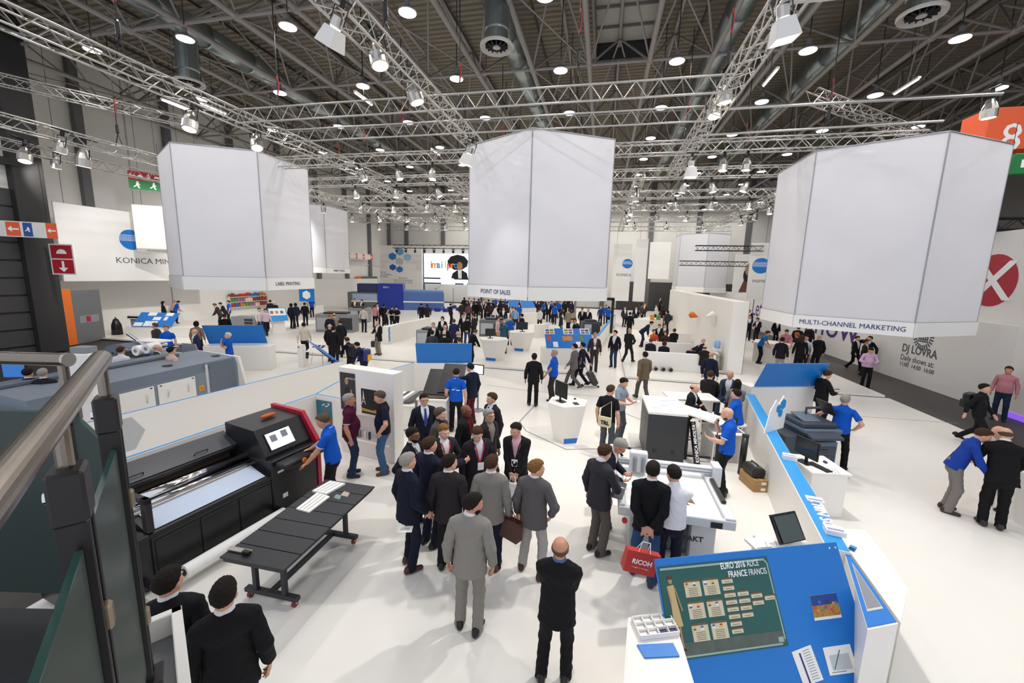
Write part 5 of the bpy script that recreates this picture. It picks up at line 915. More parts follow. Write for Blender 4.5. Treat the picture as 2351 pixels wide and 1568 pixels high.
# ---- production printer with open lid by the poster wall
o = F(1022, 1000); S = thing('production_printer', 'white production printer with its dark lid open', 'printer', (o[0], o[1], 0), .15)
MB().bb((-.75, 0, .05), (0, 1.3, .95), .02).build('body', WHITE2, S); MB().bb((-.78, -.02, .95), (.05, 1.3, 1.0), .01).build('top_deck', WHITE, S); MB().prism([(-.7, .3, 1.0), (0, .3, 1.0), (0, 1.2, 1.5), (-.7, 1.2, 1.5)], (0, -.02, .05)).build('lid', BLACK, S); MB().prism([(-.3, .35, 1.05), (.35, .35, 1.1), (.35, 1.3, 1.65), (-.3, 1.3, 1.65)], (0, -.02, .05)).build('inner_lid', BLACK, S); MB().bb((-.65, .05, 1.0), (0, .6, 1.03)).build('print_bed', mat('bed_print', '4a3f38', .6, var=.7, scale=18), S)
for (y, z) in ((-.021, .7), (-.021, .5)):
    for x in (-.45, -.25): MB().bb((x, -.006, z), (x+.07, 0, z+.07)).build('latch', mat('latch_grey', 'c9c9c6', .5), S)
MB().bb((-.85, .1, .05), (-.75, .9, .95), .01).build('dark_side', COLG, S); MB().bb((-1.75, .15, .05), (-.85, .9, .72), .015).build('stacker', WHITE2, S); MB().bb((-1.8, .1, .72), (-.85, .95, .76), .008).build('stacker_tray', WHITE, S)
for k in range(5): MB().prism([(-1.7+.12*k, .2, .77+.01*k), (-1.5+.12*k, .2, .77+.01*k), (-1.2+.12*k, .85, .92+.01*k), (-1.4+.12*k, .85, .92+.01*k)], (0, 0, .008)).build('printed_sheet', (PAPER, mat('bed_print', '4a3f38'), PAPER, GREYP, mat('bed_print', '4a3f38'))[k], S)
for x in (-1.7, -.9, -.05): MB().bb((x-.04, .1, 0), (x+.04, .5, .05)).build('foot', BLACK, S)
p = F(1097, 848, 1.35); t = thing('touch_terminal', 'touch screen terminal on a pole behind the man in the navy blazer', 'monitor', (p[0], p[1], 0), -.1); MB().box((0, 0, 1.35), (.42, .04, .32), .01).build('housing', BLACK, t); MB().box((0, -.022, 1.35), (.37, .004, .27)).build('display', SCREEN, t); MB().cyl((0, .03, .03), (0, .03, 1.2), .03, n=10).build('pole', GREYP, t); MB().lathe([(.2, 0), (.2, .02), (.03, .04)], 14).build('base', GREYP, t)
# ---- black cabinet printer back (white top) and cutter
B = thing('cabinet_printer', 'tall charcoal cabinet printer with a white top and paper chute', 'printer', (1.22, 9.62, 0), .02); CH = mat('charcoal_panel', '35383c', .45)
MB().bb((0, 0, .05), (.86, 1.35, 1.2), .02).build('body', CH, B); MB().bb((-.01, -.01, 1.2), (.87, 1.36, 1.27), .012).build('top', WHITE, B); MB().bb((.02, -.012, .08), (.84, 0, 1.17), .006).build('rear_panel', mat('charcoal_rear', '2f3236', .5), B)
for x in (.15, .55): MB().bb((x, -.02, .28), (x+.08, -.01, .36)).build('vent', BLACK, B)
for k, (x, y, r) in enumerate(((.22, .3, .1), (.42, .55, .09), (.5, .95, .11), (.7, 1.05, .09))): flat(ngon(x, y, r, 14, 0, 1.2, .6), Matrix.Translation((0, 0, 1.271)), .001).build('top_print', mat('pale_print', 'b9c6d6', .6, var=.3, scale=30), B)
ch = MB().prism([(.86, .35, 1.16), (2.0, .35, .86), (2.0, 1.2, .86), (.86, 1.2, 1.16)], (0, 0, .03)).build('paper_chute', WHITE, B); MB().prism([(.95, .42, 1.17), (1.9, .42, .925), (1.9, 1.1, .925), (.95, 1.1, 1.17)], (0, 0, .004)).build('printed_sheet', PAPER, ch)
for x in (.98, 1.7):
    for y in (.4, 1.15): MB().bb((x-.03, y-.03, .02), (x+.03, y+.03, 1.1-.26*(x-.86)), .004).build('chute_leg', BLACK, B)
MB().bb((.9, .36, .1), (1.9, .4, .14)).build('leg_rail', BLACK, B)
for x in (.08, .78): MB().bb((x-.05, .05, 0), (x+.05, .3, .05)).build('foot', BLACK, B)
tb = thing('carry_tube', 'black padded carrying tube with white lettering leaning by the cabinet', 'tube', tuple(F(1600, 1075))); MB().cyl((0, 0, .06), (-.12, .35, 1.0), .07, n=14).build('tube', BLACK, tb, smooth=True); MB().cyl((0, 0, .02), (-.005, .015, .08), .075, n=14).build('cap', DARK, tb)
lettering('KONICA MINOLTA', .1, WHITETXT, tb, basis((-.06+.01, .1, .53), (-.12, .35, .94), (.95, .1, .1)) @ Matrix.Translation((0, 0, .072)), ext=.001, bold=.002) if False else lettering('KONICA MINOLTA', .1, WHITETXT, tb, basis(Vector((-.06, .175, .53))+Vector((.1, -.93, .35)).normalized()*.073, (-.12, .35, .94), (-1, 0, 0)), ext=.001, bold=.002)
# flatbed cutter
K = thing('flatbed_cutter', 'white flatbed cutting table with a gantry and tool head', 'cutting table', (.43, 6.0, 0), .0); CW = mat('cutter_white', 'd9dcde', .4); CL = mat('cutter_bed', 'f4f6f4', .35)
Wd, Ld = 1.6, 1.62
MB().bb((.05, .02, .72), (Wd-.02, Ld, .86), .01).build('frame', CW, K); MB().bb((.12, .06, .86), (Wd-.12, Ld-.02, .875)).build('bed', CL, K); MB().bb((.0, -.02, .8), (.1, Ld+.04, .93), .01).build('side_rail', CW, K); MB().bb((Wd-.1, -.04, .76), (Wd+.04, Ld+.04, .93), .01).build('side_rail', CW, K)
MB().bb((.0, -.06, .76), (Wd+.04, .02, .9), .01).build('front_beam', CW, K); MB().bb((.2, .2, .05), (.65, 1.3, .72), .01).build('pedestal', CW, K); MB().bb((1.1, .15, .05), (1.45, 1.3, .72), .01).build('pedestal', CW, K); MB().bb((.65, .3, .1), (1.1, 1.2, .6)).build('machinery', mat('machine_inner', '6f7476', .5, var=.4, scale=9), K)
for x in (.3, 1.3):
    for y in (.25, 1.2): MB().cyl((x-.02, y, .03), (x+.02, y, .03), .03, n=10).build('castor', BLACK, K)
G_ = MB().bb((-.06, 1.28, .96), (Wd+.08, 1.40, 1.08), .012).build('gantry', CW, K)
for z in (.99, 1.05): MB().bb((-.06, 1.27, z), (Wd+.08, 1.285, z+.012)).build('gantry_slot', GREYP, G_)
MB().bb((Wd+.02, 1.2, .78), (Wd+.16, 1.48, 1.14), .012).build('gantry_end', CW, K); MB().bb((-.14, 1.2, .78), (-.04, 1.48, 1.14), .012).build('gantry_end', CW, K); H_ = MB().bb((.22, 1.12, .92), (.52, 1.28, 1.28), .012).build('tool_head', CW, K)
for x in (.28, .42): MB().cyl((x+.03, 1.1, .95), (x+.03, 1.1, 1.2), .035, n=12).build('tool_motor', GREYP, H_)
MB().tube([(.1, 1.34, 1.1), (.02, 1.34, 1.22), (.1, 1.34, 1.28), (.25, 1.34, 1.26)], .025, 8).build('cable_chain', BLACK, K); MB().box((Wd-.02, .75, .955), (.07, .75, .045), .008, Matrix.Rotation(.0, 3, 'Z')).build('cable_track', BLACK, K)
MB().cyl((.1, -.06, .7), (.1, -.1, .7), .04, n=12).build('stop_button', RED, K); MB().bb((Wd-.3, -.065, .77), (Wd-.14, -.06, .86)).build('socket', BLACK, K); lettering('KOMPAKT', .12, BLACKTXT, K, basis((.72, .145, .42), (1, 0, 0), (0, 0, 1)), ext=.002, align='LEFT', bold=.002)
t = thing('cut_sample', 'small pale printed sample lying on the cutter bed', 'card', tuple(F(1475, 1105, .875))); MB().box((0, 0, .003), (.12, .08, .006), .001).build('card', PAPER, t); MB().box((0, 0, .0065), (.08, .04, .001)).build('print', GREYP, t)
# stool, padded box, cartons, table with two visitors
ct = F(1738, 1126)
for k in range(2): 
    t = thing('carton', ['lower', 'upper'][k]+' brown cardboard carton by the partition', 'carton', (ct[0]-.02, ct[1]+.2, .13*k), -1.35); MB().box((0, 0, .065), (.55, .3, .13), .006).build('box', GOLD, t); MB().box((0, 0, .1301), (.55, .05, .001)).build('tape', mat('tape', 'c9b48a', .4), t); MB().box((.276, .05, .06), (.002, .1, .06)).build('label_plate', PAPER, t)
t = thing('equipment_bag', 'black padded equipment bag on top of the brown cartons', 'bag', (ct[0]-.03, ct[1]+.22, .26), -1.35); MB().box((0, 0, .1), (.46, .28, .2), .05).build('body', BLACK, t); MB().tube([(-.12, 0, .2), (-.1, 0, .26), (.1, 0, .26), (.12, 0, .2)], .012, 6).build('handle', DARK, t); lettering('KONICA', .07, WHITETXT, t, basis((0, 0, .203), (1, 0, 0), (0, 1, 0)), ext=.001)
tp = F(1640, 925, .78); t = thing('meeting_table', 'small white meeting table between the seated visitors', 'table', (2.62, 12.1, 0), .15); MB().box((0, 0, 1.02), (1.35, .75, .05), .008).build('top', WHITE, t)
for s_ in (-1, 1): MB().box((.5*s_, 0, .5), (.05, .6, 1.0), .006).build('leg', WHITE, t)
t = thing('red_pen', 'red pen lying on the white meeting table', 'pen', (2.7, 11.95, 1.045)); MB().cyl((0, 0, .008), (.14, .05, .008), .007, n=8).build('barrel', RED, t); MB().cyl((.14, .05, .008), (.16, .057, .008), .006, .002, n=8).build('tip', BLACK, t)
def stool(p, label, rz=0.): 
    t = thing('stool', label, 'stool', (p[0], p[1], 0), rz); MB().box((0, 0, .40), (.4, .4, .05), .02).build('seat', WHITE2, t)
    for x in (-.15, .15):
        for y in (-.15, .15): MB().cyl((x, y, 0), (x*.9, y*.9, .38), .018, n=8).build('leg', CHROME, t)
bp = F(1715, 1010, .8); t = thing('printed_catalogue', 'open printed sheet with a dusky photo on the white side table', 'print', (3.2, 10.2, 0)); 
t2 = thing('side_table', 'white side table behind the bald operator', 'table', (3.05, 10.35, 0), .15); MB().box((0, 0, .76), (.75, .8, .03), .006).build('top', WHITE, t2)
for s_ in (-1, 1): MB().box((.33*s_, 0, .37), (.03, .7, .74), .004).build('leg', WHITE, t2)
bpy.data.objects.remove(t); t = thing('printed_poster_sheet', 'large printed sheet with a dusky photo draped over the side table', 'print', (3.08, 10.35, .776), .15); MB().box((0, 0, .002), (.7, .62, .004)).build('sheet', PAPER, t); MB().box((.18, 0, .0045), (.28, .56, .001)).build('photo_print', mat('dusk_print', '6a5a78', .5, var=.5, scale=3), t); MB().prism([(.35, -.31, .004), (.35, .31, .004), (.42, .31, -.12), (.42, -.31, -.12)], (.004, 0, 0)).build('curled_edge', PAPER, t)
for k, (px, py) in enumerate(((1715, 1050), (1732, 985))):
    p = F(px, py, .0); t = thing('carry_tube', ['short black carrying tube leaning near the side table', 'black padded tube standing at the partition'][k], 'tube', (3.3+.12*k, 9.6+1.2*k, 0)); MB().cyl((0, 0, .0), (.05, .12, .85), .07, n=14).build('tube', BLACK, t, smooth=True); MB().cyl((.05, .12, .85), (.052, .125, .9), .075, n=14).build('cap', DARK, t)
# ---- office copier and the white desk outside the partition
Cc = thing('office_copier', 'dark grey multifunction office copier with a tilting screen', 'copier', (4.95, 10.0, 0), .25); CG = mat('copier_grey', '5d6b7c', .45); CD = mat('copier_dark', '39424e', .45)
MB().bb((-.35, 0, .05), (.45, .75, .78), .02).build('body', CG, Cc)
for k in range(3): d = MB().bb((-.3, -.02, .1+.2*k), (.4, 0, .27+.2*k), .006).build('paper_drawer', CD, Cc); MB().bb((-.1, -.03, .2+.2*k), (.2, -.02, .22+.2*k)).build('drawer_grip', BLACK, d)
MB().bb((-.35, .25, .78), (.45, .75, .98), .02).build('scanner_neck', CD, Cc); MB().bb((-.38, -.05, .98), (.48, .75, 1.08), .02).build('scanner', CG, Cc); MB().bb((-.38, .05, 1.08), (.42, .75, 1.2), .03).build('document_feeder', CD, Cc); MB().prism([(-.3, .15, 1.2), (.1, .15, 1.2), (.1, .6, 1.28), (-.3, .6, 1.28)], (0, 0, .02)).build('feed_tray', CG, Cc)
MB().prism([(-.42, -.1, 1.0), (.3, -.1, 1.0), (.3, -.3, .94), (-.42, -.3, .94)], (0, 0, .05)).build('control_shelf', CD, Cc); MB().tube([(.0, .5, 1.25), (.0, .5, 1.42), (.25, .4, 1.46)], .03, 8).build('screen_arm', CD, Cc); MB().box((.36, .38, 1.48), (.04, .42, .34), .01, Matrix.Rotation(-.5, 3, 'Y')).build('touch_screen', BLACK, Cc)
MB().bb((-.75, .05, .05), (-.37, .65, .9), .02).build('finisher', CD, Cc); MB().prism([(-.9, .1, .55), (-.75, .1, .5), (-.75, .6, .5), (-.9, .6, .55)], (0, 0, .02)).build('output_tray', CG, Cc)
for x in (-.3, .4):
    for y in (.1, .65): MB().cyl((x, y, 0), (x, y, .05), .03, n=8).build('castor', BLACK, Cc)
Dk = thing('white_desk', 'white desk box with a computer beside the partition', 'desk', (3.98, 8.1, 0), .12); MB().bb((0, 0, 0), (.62, .75, .83), .01).build('body', WHITE, Dk); MB().bb((-.02, -.02, .83), (.68, .8, .87), .006).build('top', WHITE, Dk)
monitor((4.0, 8.5, .87), -1.15, .5, .36, 'black monitor seen from behind on the white desk'); t = thing('keyboard', 'black keyboard on the white desk', 'keyboard', (4.2, 8.35, .87), -1.15); MB().box((0, 0, .01), (.42, .14, .02), .004).build('base', BLACK, t)
for k in range(3): MB().box((0, -.04+.04*k, .022), (.38, .028, .006)).build('key_row', DARK, t)
t = thing('computer_mouse', 'dark mouse on the white desk', 'mouse', (4.42, 8.62, .87)); MB().ell((0, 0, .015), (.035, .055, .02), 10, 6).build('shell', NAVYTXT, t); MB().box((0, .03, .034), (.006, .02, .004)).build('wheel', GREYP, t)
slab([(4.25, 8.12), (4.5, 8.12), (4.52, 8.4), (4.3, 8.4)], .87, PAPER, 'printed leaflet lying on the white desk', 'leaflet', 'leaflet', .003, 3)
# hexagon shaped acrylic sign on the partition
p = F(1775, 1010, 1.01); t = thing('hexagon_sign', 'upright white sign with blue hexagons standing on the partition', 'sign', (3.98, 9.9, 1.006), .75); flat([(-.45, 0), (.35, 0), (.4, .5), (.2, .78), (.02, .6), (-.1, .72), (-.3, .5)], basis((0, 0, 0), (1, 0, 0), (0, 0, 1)), .02).build('plate', PAPER, t)
for (x, z, r) in ((.2, .58, .13), (.02, .5, .1), (.12, .38, .1)): flat(ngon(x, z, r, 6, .5), basis((0, -.022, 0), (1, 0, 0), (0, 0, 1)), .002).build('hexagon_decal', BLUE2, t)
# leaflets and white letters on the partition top
qd = Vector(q1-q0); qd[2] = 0; qd.normalize(); qn = Vector((-qd[1], qd[0], 0)); qang = math.atan2(qd[1], qd[0])
for k, (px, py, l) in enumerate(((1870, 1150, 'small stack of white leaflets on the blue partition top'), (1915, 1225, 'thicker stack of white booklets at the near end of the blue partition top'), (1812, 1055, 'white card box on the blue partition top beside the desk'))):
    p = F(px, py, 1.0); t = thing('leaflet_stack', l, 'leaflets', (p[0], p[1], 1.006), qang-math.pi/2); hh = (.03, .07, .09)[k]; MB().box((0, 0, hh/2), (.22, .16, hh), .002).build('stack', PAPER, t); MB().box((0, -.03, hh+.0005), (.18, .05, .001)).build('cover_print', mat('lilac_print', '9c94b8', .6, var=.3, scale=40), t)
LT = thing('white_letters', 'white cut out letters lying on the blue partition top', 'letters', tuple(F(1888, 1180, 1.0))[:2]+(1.006,), qang); lettering('OS N&LY', .2, WHITETXT, LT, Matrix.Translation((0, 0, .01)), ext=.01, bold=.006)
# ---- lower right: big blue display board, counters
A_ = F(1505, 1285, 1.35); B_ = F(1920, 1245, 1.35); ex = Vector(B_-A_); L = ex.length; ex.normalize(); nn = Vector((ex[1], -ex[0], 0)); dn = nn*math.cos(math.radians(60))-Vector((0, 0, math.sin(math.radians(60)))); LEN = 1.45
t = thing('display_board', 'large blue slanted display board with posters in the right foreground', 'display board', tuple(A_)); M = basis(dn*LEN, ex, -dn); flat(rect(0, 0, L, LEN), M @ Matrix.Translation((0, 0, -.04)), .04).build('panel', BLUE, t)
for f in (.15, .85): MB().prism([ex*(L*f)+dn*.1-nn*.05, ex*(L*f)+Vector((0, 0, -1.35))-nn*.35, ex*(L*f)+Vector((0, 0, -1.35))+nn*.3, ex*(L*f)+dn*.9-nn*.05], ex*.04).build('trestle', WHITE, t)
for x in (L-.12, L-.04): MB().cyl(M @ Vector((x, LEN-.05, 0)), M @ Vector((x, LEN-.05, .008)), .012, n=8).build('screw', CHROME, t)
def onb(px, py):
    """board coordinates of a pixel"""
    n3 = Vector(M.to_3x3() @ Vector((0, 0, 1))); r_ = Vector(ray(px, py)); o3 = Vector(A_)+M.translation; k = (o3-Vector(CP)).dot(n3)/r_.dot(n3); h = Vector(CP)+r_*k-o3; return h.dot(ex), h.dot(-dn)
PT = thing('tournament_poster', 'green football tournament poster with a woman and fixture cards on the blue board', 'poster', tuple(A_)); x0, y1 = onb(1509, 1302); x1, y1b = onb(1757, 1268); xb, y0 = onb(1555, 1505); y0 = min(y0, onb(1805, 1482)[1])
GRN = mat('poster_green', '1c5a55', .4, var=.15, scale=2); q = M @ Matrix.Translation((0, 0, .002)); flat(rect(x0, y0, x1, y1), q, .006).build('sheet', GRN, PT); w_, h_ = x1-x0, y1-y0
pq = q @ Matrix.Translation((x0, y0, .007)); BRD = mat('poster_border', '9fb8b0', .5)
for r_ in (rect(.02, h_-.035, w_-.06, h_-.015), rect(w_-.03, .06, w_-.015, h_-.06), rect(.02, .015, w_-.06, .03), [(w_-.07, h_-.02), (w_-.055, h_-.01), (w_-.01, h_-.07), (w_-.025, h_-.075)]): flat(r_, pq, .001).build('border_print', BRD, PT)
flat(rect(.0, .03, w_-.03, .14), pq, .0008).build('floor_print', mat('poster_floor', '59635c', .6, var=.3, scale=10), PT)
lettering('EURO 2016\nFRANCE', .085, WHITETXT, PT, pq @ Matrix.Translation((w_*.78, h_*.885, .001)), ext=.0005, align='RIGHT', xs=.72, bold=.0014, res=4); lettering('ALICE\nFRANCIS', .085, WHITETXT, PT, pq @ Matrix.Translation((w_*.795, h_*.885, .001)), ext=.0005, align='LEFT', xs=.66, res=4)
CARD = mat('fixture_card', 'd8cfb0', .6); CARDH = mat('fixture_head', '6a5a44', .6); DRESS = mat('print_dress', 'cbb27c', .6)
for c_ in range(2):
    for r_ in range(3):
        x = .2*w_+.165*w_*c_; y = h_*(.70-.235*r_)-.055; g = flat(rect(x, y, x+.14*w_, y+.185*h_), pq, .001).build('fixture_card', CARD, PT); flat(rect(x, y+.165*h_, x+.14*w_, y+.19*h_), pq, .0015).build('card_head', CARDH, g)
        for k in range(4): flat(rect(x+.012*w_+.065*w_*(k % 2), y+(.14-.022*(k//2))*h_, x+.035*w_+.065*w_*(k % 2), y+(.155-.022*(k//2))*h_), pq, .002).build('flag', (SAFERED, PAPER, YELLOW, SB)[(k+c_+r_) % 4], g)
        for k in range(5): flat(rect(x+.03*w_, y+(.015+.019*k)*h_, x+.11*w_, y+(.02+.019*k)*h_), pq, .0018).build('line_print', CARDH, g)
for (c_, rs) in ((0, range(8)), (1, (2, 3, 4, 5)), (2, (2.5, 3.5)), (3, (3,))):
    for r_ in rs: x = (.535+.118*c_)*w_; y = h_*(.79-.078*r_)-.04; g = flat(rect(x, y, x+.1*w_, y+.06*h_), pq, .001).build('fixture_card', CARD, PT); flat(rect(x, y+.043*h_, x+.1*w_, y+.062*h_), pq, .0015).build('card_head', CARDH, g); flat(rect(x+.02*w_, y+.015*h_, x+.08*w_, y+.02*h_), pq, .0018).build('line_print', CARDH, g)
fx_ = .085*w_; q2 = pq @ Matrix.Translation((0, 0, .001)); flat(ngon(fx_, .84*h_, .03, 12, 0, .8, 1.15), q2, .001).build('face_print', SKINP, PT); flat([(fx_-.03, .85*h_), (fx_+.03, .85*h_), (fx_+.026, .89*h_), (fx_-.026, .89*h_)], q2, .0015).build('hair_print', mat('print_hair', '5a3a26', .6), PT)
flat([(fx_-.045, .78*h_), (fx_+.03, .79*h_), (fx_+.04, .6*h_), (fx_+.065, .34*h_), (fx_-.035, .34*h_), (fx_-.03, .6*h_)], q2, .001).build('dress_print', DRESS, PT); flat([(fx_+.03, .77*h_), (fx_+.045, .75*h_), (fx_+.09, .5*h_), (fx_+.075, .5*h_)], q2, .0014).build('arm_print', SKINP, PT); flat([(fx_-.05, .77*h_), (fx_-.035, .77*h_), (fx_-.02, .6*h_), (fx_-.035, .58*h_)], q2, .0014).build('arm_print', SKINP, PT)
for d_ in (-.015, .025): flat(rect(fx_+d_-.009, .1*h_, fx_+d_+.012, .34*h_), q2, .001).build('leg_print', SKINP, PT); flat([(fx_+d_-.012, .1*h_), (fx_+d_+.035, .085*h_), (fx_+d_+.035, .095*h_), (fx_+d_+.012, .12*h_)], q2, .0012).build('shoe_print', BLACKTXT, PT)
flat(rect(w_-.1, .04, w_-.04, .085), pq, .0012).build('stamp_print', BRD, PT)
for k, (c4, l, m_) in enumerate(((((1858, 1368), (1918, 1360), (1932, 1417), (1870, 1425)), 'blue coral reef print with bright fishes on the blue board', 0), (((1817, 1497), (1860, 1480), (1890, 1560), (1845, 1575)), 'tilted white sheet with a dark vertical band on the blue board', 1), (((1888, 1487), (1950, 1478), (1970, 1542), (1905, 1551)), 'white sheet with a grey line chart on the blue board', 2))):
    t = thing('pinned_print', l, 'print', tuple(A_)); c_ = [onb(*p_) for p_ in c4]; flat(c_, M @ Matrix.Translation((0, 0, .002)), .003).build('sheet', PAPER, t); lerp = lambda u, v: tuple((c_[0][i]*(1-u)+c_[1][i]*u)*(1-v)+(c_[3][i]*(1-u)+c_[2][i]*u)*v for i in (0, 1)); qq = M @ Matrix.Translation((0, 0, .006))
    cell = lambda u0, v0, u1, v1, m, nm, e=0.: flat([lerp(u0, v0), lerp(u1, v0), lerp(u1, v1), lerp(u0, v1)], qq @ Matrix.Translation((0, 0, e)), .0008).build(nm, m, t)
    if m_ == 0:
        cell(0, 0, 1, .88, mat('reef_blue', '17428e', .5), 'sea_print'); cell(0, .42, 1, .88, mat('reef_coral', 'b0803a', .6, var=.8, scale=45), 'coral_print', .001)
        for k2 in range(9): p_ = lerp(.1+.1*k2, .48+.18*math.sin(k2*2.3)); flat(ngon(p_[0], p_[1], .02, 6), qq @ Matrix.Translation((0, 0, .002)), .0008).build('fish_print', CMYK[k2 % 6], t)
    elif m_ == 1:
        cell(.3, .1, .38, 1, NAVYTXT, 'band_print')
        for k2 in range(12): cell(.5, .08+.075*k2, .85, .095+.075*k2, GREYP, 'line_print')
    else:
        cell(.15, .3, .85, .85, mat('chart_grey', 'c3c8ca', .6), 'chart_print'); flat([lerp(.2, .8), lerp(.23, .8), lerp(.58, .15), lerp(.55, .15)], qq @ Matrix.Translation((0, 0, .002)), .0008).build('curve_print', SAFEGREEN, t); cell(.1, .9, .6, .92, GREYTXT, 'line_print')
# counters around the board
def poly_counter(pts, z, label, m=WHITE, top=None, hole=None, name='stand_counter'):
    t = thing(name, label, 'counter', (pts[0][0], pts[0][1], 0)); q = [(p[0]-pts[0][0], p[1]-pts[0][1]) for p in pts]; MB().prism([(x, y, 0) for x, y in q], (0, 0, z)).build('body', m, t)
    if top:
        c = (sum(x for x, y in q)/len(q), sum(y for x, y in q)/len(q)); s = [(c[0]+(x-c[0])*.95, c[1]+(y-c[1])*.95, z) for x, y in q]; MB().prism(s, (0, 0, .008)).build('top_panel', top, t)
        if hole: hq = [(c[0]+(x-c[0])*hole, c[1]+(y-c[1])*hole, z+.004) for x, y in q]; MB().prism(hq, (0, 0, .008)).build('recess', mat('recess_grey', 'cfccc6', .6), t); MB().prism([(c[0]+(x-c[0])*hole*.86, c[1]+(y-c[1])*hole*.86, z+.008) for x, y in q], (0, 0, .008)).build('recess_floor', GREYP, t)
    return t
poly_counter([F(1932, 1246, .95), F(2062, 1432, .95), F(1992, 1446, .95)], .95, 'white counter with a blue framed triangular top right of the blue board', top=BLUE, hole=.55)
poly_counter([F(1912, 1212, .85), F(1988, 1216, .85), F(2085, 1350, .85), F(2068, 1430, .85)], .85, 'faceted white counter box at the far side of the blue framed top')
p = F(1957, 1258, .86); t = thing('smartphone', 'small blue and black phone on the faceted white counter', 'phone', (p[0], p[1], .85), .9); MB().box((0, 0, .006), (.14, .07, .012), .003).build('case', BLUE2, t); MB().box((-.03, 0, .0125), (.07, .06, .001)).build('screen', BLACK, t)
poly_counter([F(1442, 1418, .85), F(1545, 1408, .85), F(1600, 1590, .85), F(1425, 1640, .85)], .85, 'white counter at the left of the blue board', top=WHITE)
t = thing('blue_inlay', 'small blue panel set in the left white counter', 'panel', tuple(F(1462, 1480, .86))); q_ = [Vector(F(a, b_, .86)-F(1462, 1480, .86)) for a, b_ in ((1462, 1482), (1545, 1478), (1560, 1508), (1480, 1512))]; MB().prism(q_, (0, 0, .012)).build('panel', BLUE, t)
t = thing('letter_tray', 'white grid tray with brochures on the left white counter', 'tray', tuple(F(1450, 1425, .86))); o_ = F(1450, 1425, .86); 
gx = Vector(F(1535, 1415, .86)-o_); gy = Vector(F(1470, 1470, .86)-o_)
for i in range(5): a = gx*(i/4); MB().prism([a-gx.normalized()*.004, a+gx.normalized()*.004, a+gx.normalized()*.004+gy, a-gx.normalized()*.004+gy], (0, 0, .05)).build('divider', WHITE, t)
for i in range(4): a = gy*(i/3); MB().prism([a-gy.normalized()*.004, a+gy.normalized()*.004, a+gy.normalized()*.004+gx, a-gy.normalized()*.004+gx], (0, 0, .05)).build('divider', WHITE, t)
for i in range(4):
    for j in range(3): a = gx*((i+.12)/4)+gy*((j+.12)/3); MB().prism([a, a+gx*.19, a+gx*.19+gy*.25, a+gy*.25], (0, 0, .02)).build('brochure', (PAPER, PAPER, NAVYTXT if i > 1 else PAPER)[j], t)
p = F(1838, 1235, 1.0); t = thing('tablet_stand', 'dark tilted touch screen standing behind the blue board', 'monitor', (p[0]-.1, p[1]-.05, 0), .5); MB().prism([(-.2, 0, .95), (.22, 0, .95), (.22, .2, 1.25), (-.2, .2, 1.25)], (0, .03, -.02)).build('screen', BLACK, t); MB().prism([(-.17, -.004, .97), (.19, -.004, .97), (.19, .18, 1.23), (-.17, .18, 1.23)], (0, .003, -.002)).build('display', mat('dark_screen2', '4a5652', .2), t); MB().bb((-.3, .0, 0), (.3, .35, .9), .02).build('pedestal', WHITE, t); MB().bb((-.05, .1, .9), (.05, .2, 1.05)).build('neck', BLACK, t)
slab([F(1735, 1245, .9), F(1800, 1240, .9), F(1808, 1252, .9), F(1738, 1258, .9)], .9, PAPER, 'white papers behind the top edge of the blue board', 'papers', 'paper_sheet', .004, 2); t = thing('low_table', 'white low table behind the blue board', 'table', tuple(F(1770, 1250, .9))[:2]+(0,), .35); MB().box((0, 0, .87), (.5, .35, .04), .006).build('top', WHITE, t); MB().box((0, 0, .43), (.3, .25, .85), .006).build('base', WHITE, t)
# ---- foreground left: handrails, posts, glass
RA, RB, RC = Vector((-1.46, .91, 0)), Vector((-1.01, .55, 0)), Vector((-1.95, 1.11, 0)); dr = (RB-RA); PBK = mat('post_black', '1d1b1c', .4); NIC = mat('nickel_clamp', '9b8a72', .3, .8); RAILM = mat('rail_steel', '8d847a', .25, 1., bump=.02, scale=80)
t = thing('handrail', 'brushed steel stair handrail running towards the camera at the left', 'handrail'); MB().cyl(RA+Vector((-.01, .01, 4.04)), RB+dr*1.1+Vector((0, 0, 4.03)), .0245, n=24).build('tube', RAILM, t, smooth=False); 
for q_ in (RA, RB): MB().cyl(q_+Vector((0, 0, 3.9)), q_+Vector((0, 0, 4.03)), .014, n=12).build('bracket', RAILM, t)
t = thing('handrail', 'horizontal brushed steel landing handrail with a flat end cap', 'handrail'); MB().cyl(RC+Vector((0, 0, 3.965)), RC+Vector((-1.6, -.33, 3.965)), .0245, n=24).build('tube', RAILM, t); MB().cyl(RC+Vector((.002, 0, 3.965)), RC+Vector((.012, .002, 3.965)), .026, n=24).build('end_cap', STEEL, t); MB().cyl(RC+Vector((-.02, 0, 3.8)), RC+Vector((-.02, 0, 3.96)), .016, n=12).build('bracket', RAILM, t)
side = Vector((-dr[1], dr[0], 0)).normalized(); dn_ = dr.normalized()
for i, (q_, l) in enumerate(((RA, 'far black steel baluster post with nickel glass clamps'), (RB, 'near black steel baluster post with nickel glass clamps'), (RC+Vector((-.02, 0, 0)), 'black steel baluster post under the landing handrail'))):
    t = thing('baluster_post', l, 'post', (q_[0], q_[1], 2.9), math.atan2(dr[1], dr[0])); top = .92 if i == 2 else 1.02
    for s_ in (-1, 1): MB().box((s_*.022, 0, top/2), (.014, .05, top), .002).build('flat_bar', PBK, t)
    MB().box((0, 0, top-.05), (.075, .055, .11), .006).build('head_block', PBK, t); MB().cyl((0, -.03, top-.05), (0, -.036, top-.05), .012, n=12).build('bolt', CHROME, t)
    for z in (.25, .68): MB().box((.0, -.0, z), (.03, .07, .06), .006).build('glass_clamp', NIC, t)
    MB().box((0, 0, .01), (.1, .1, .02), .003).build('base_plate', PBK, t)
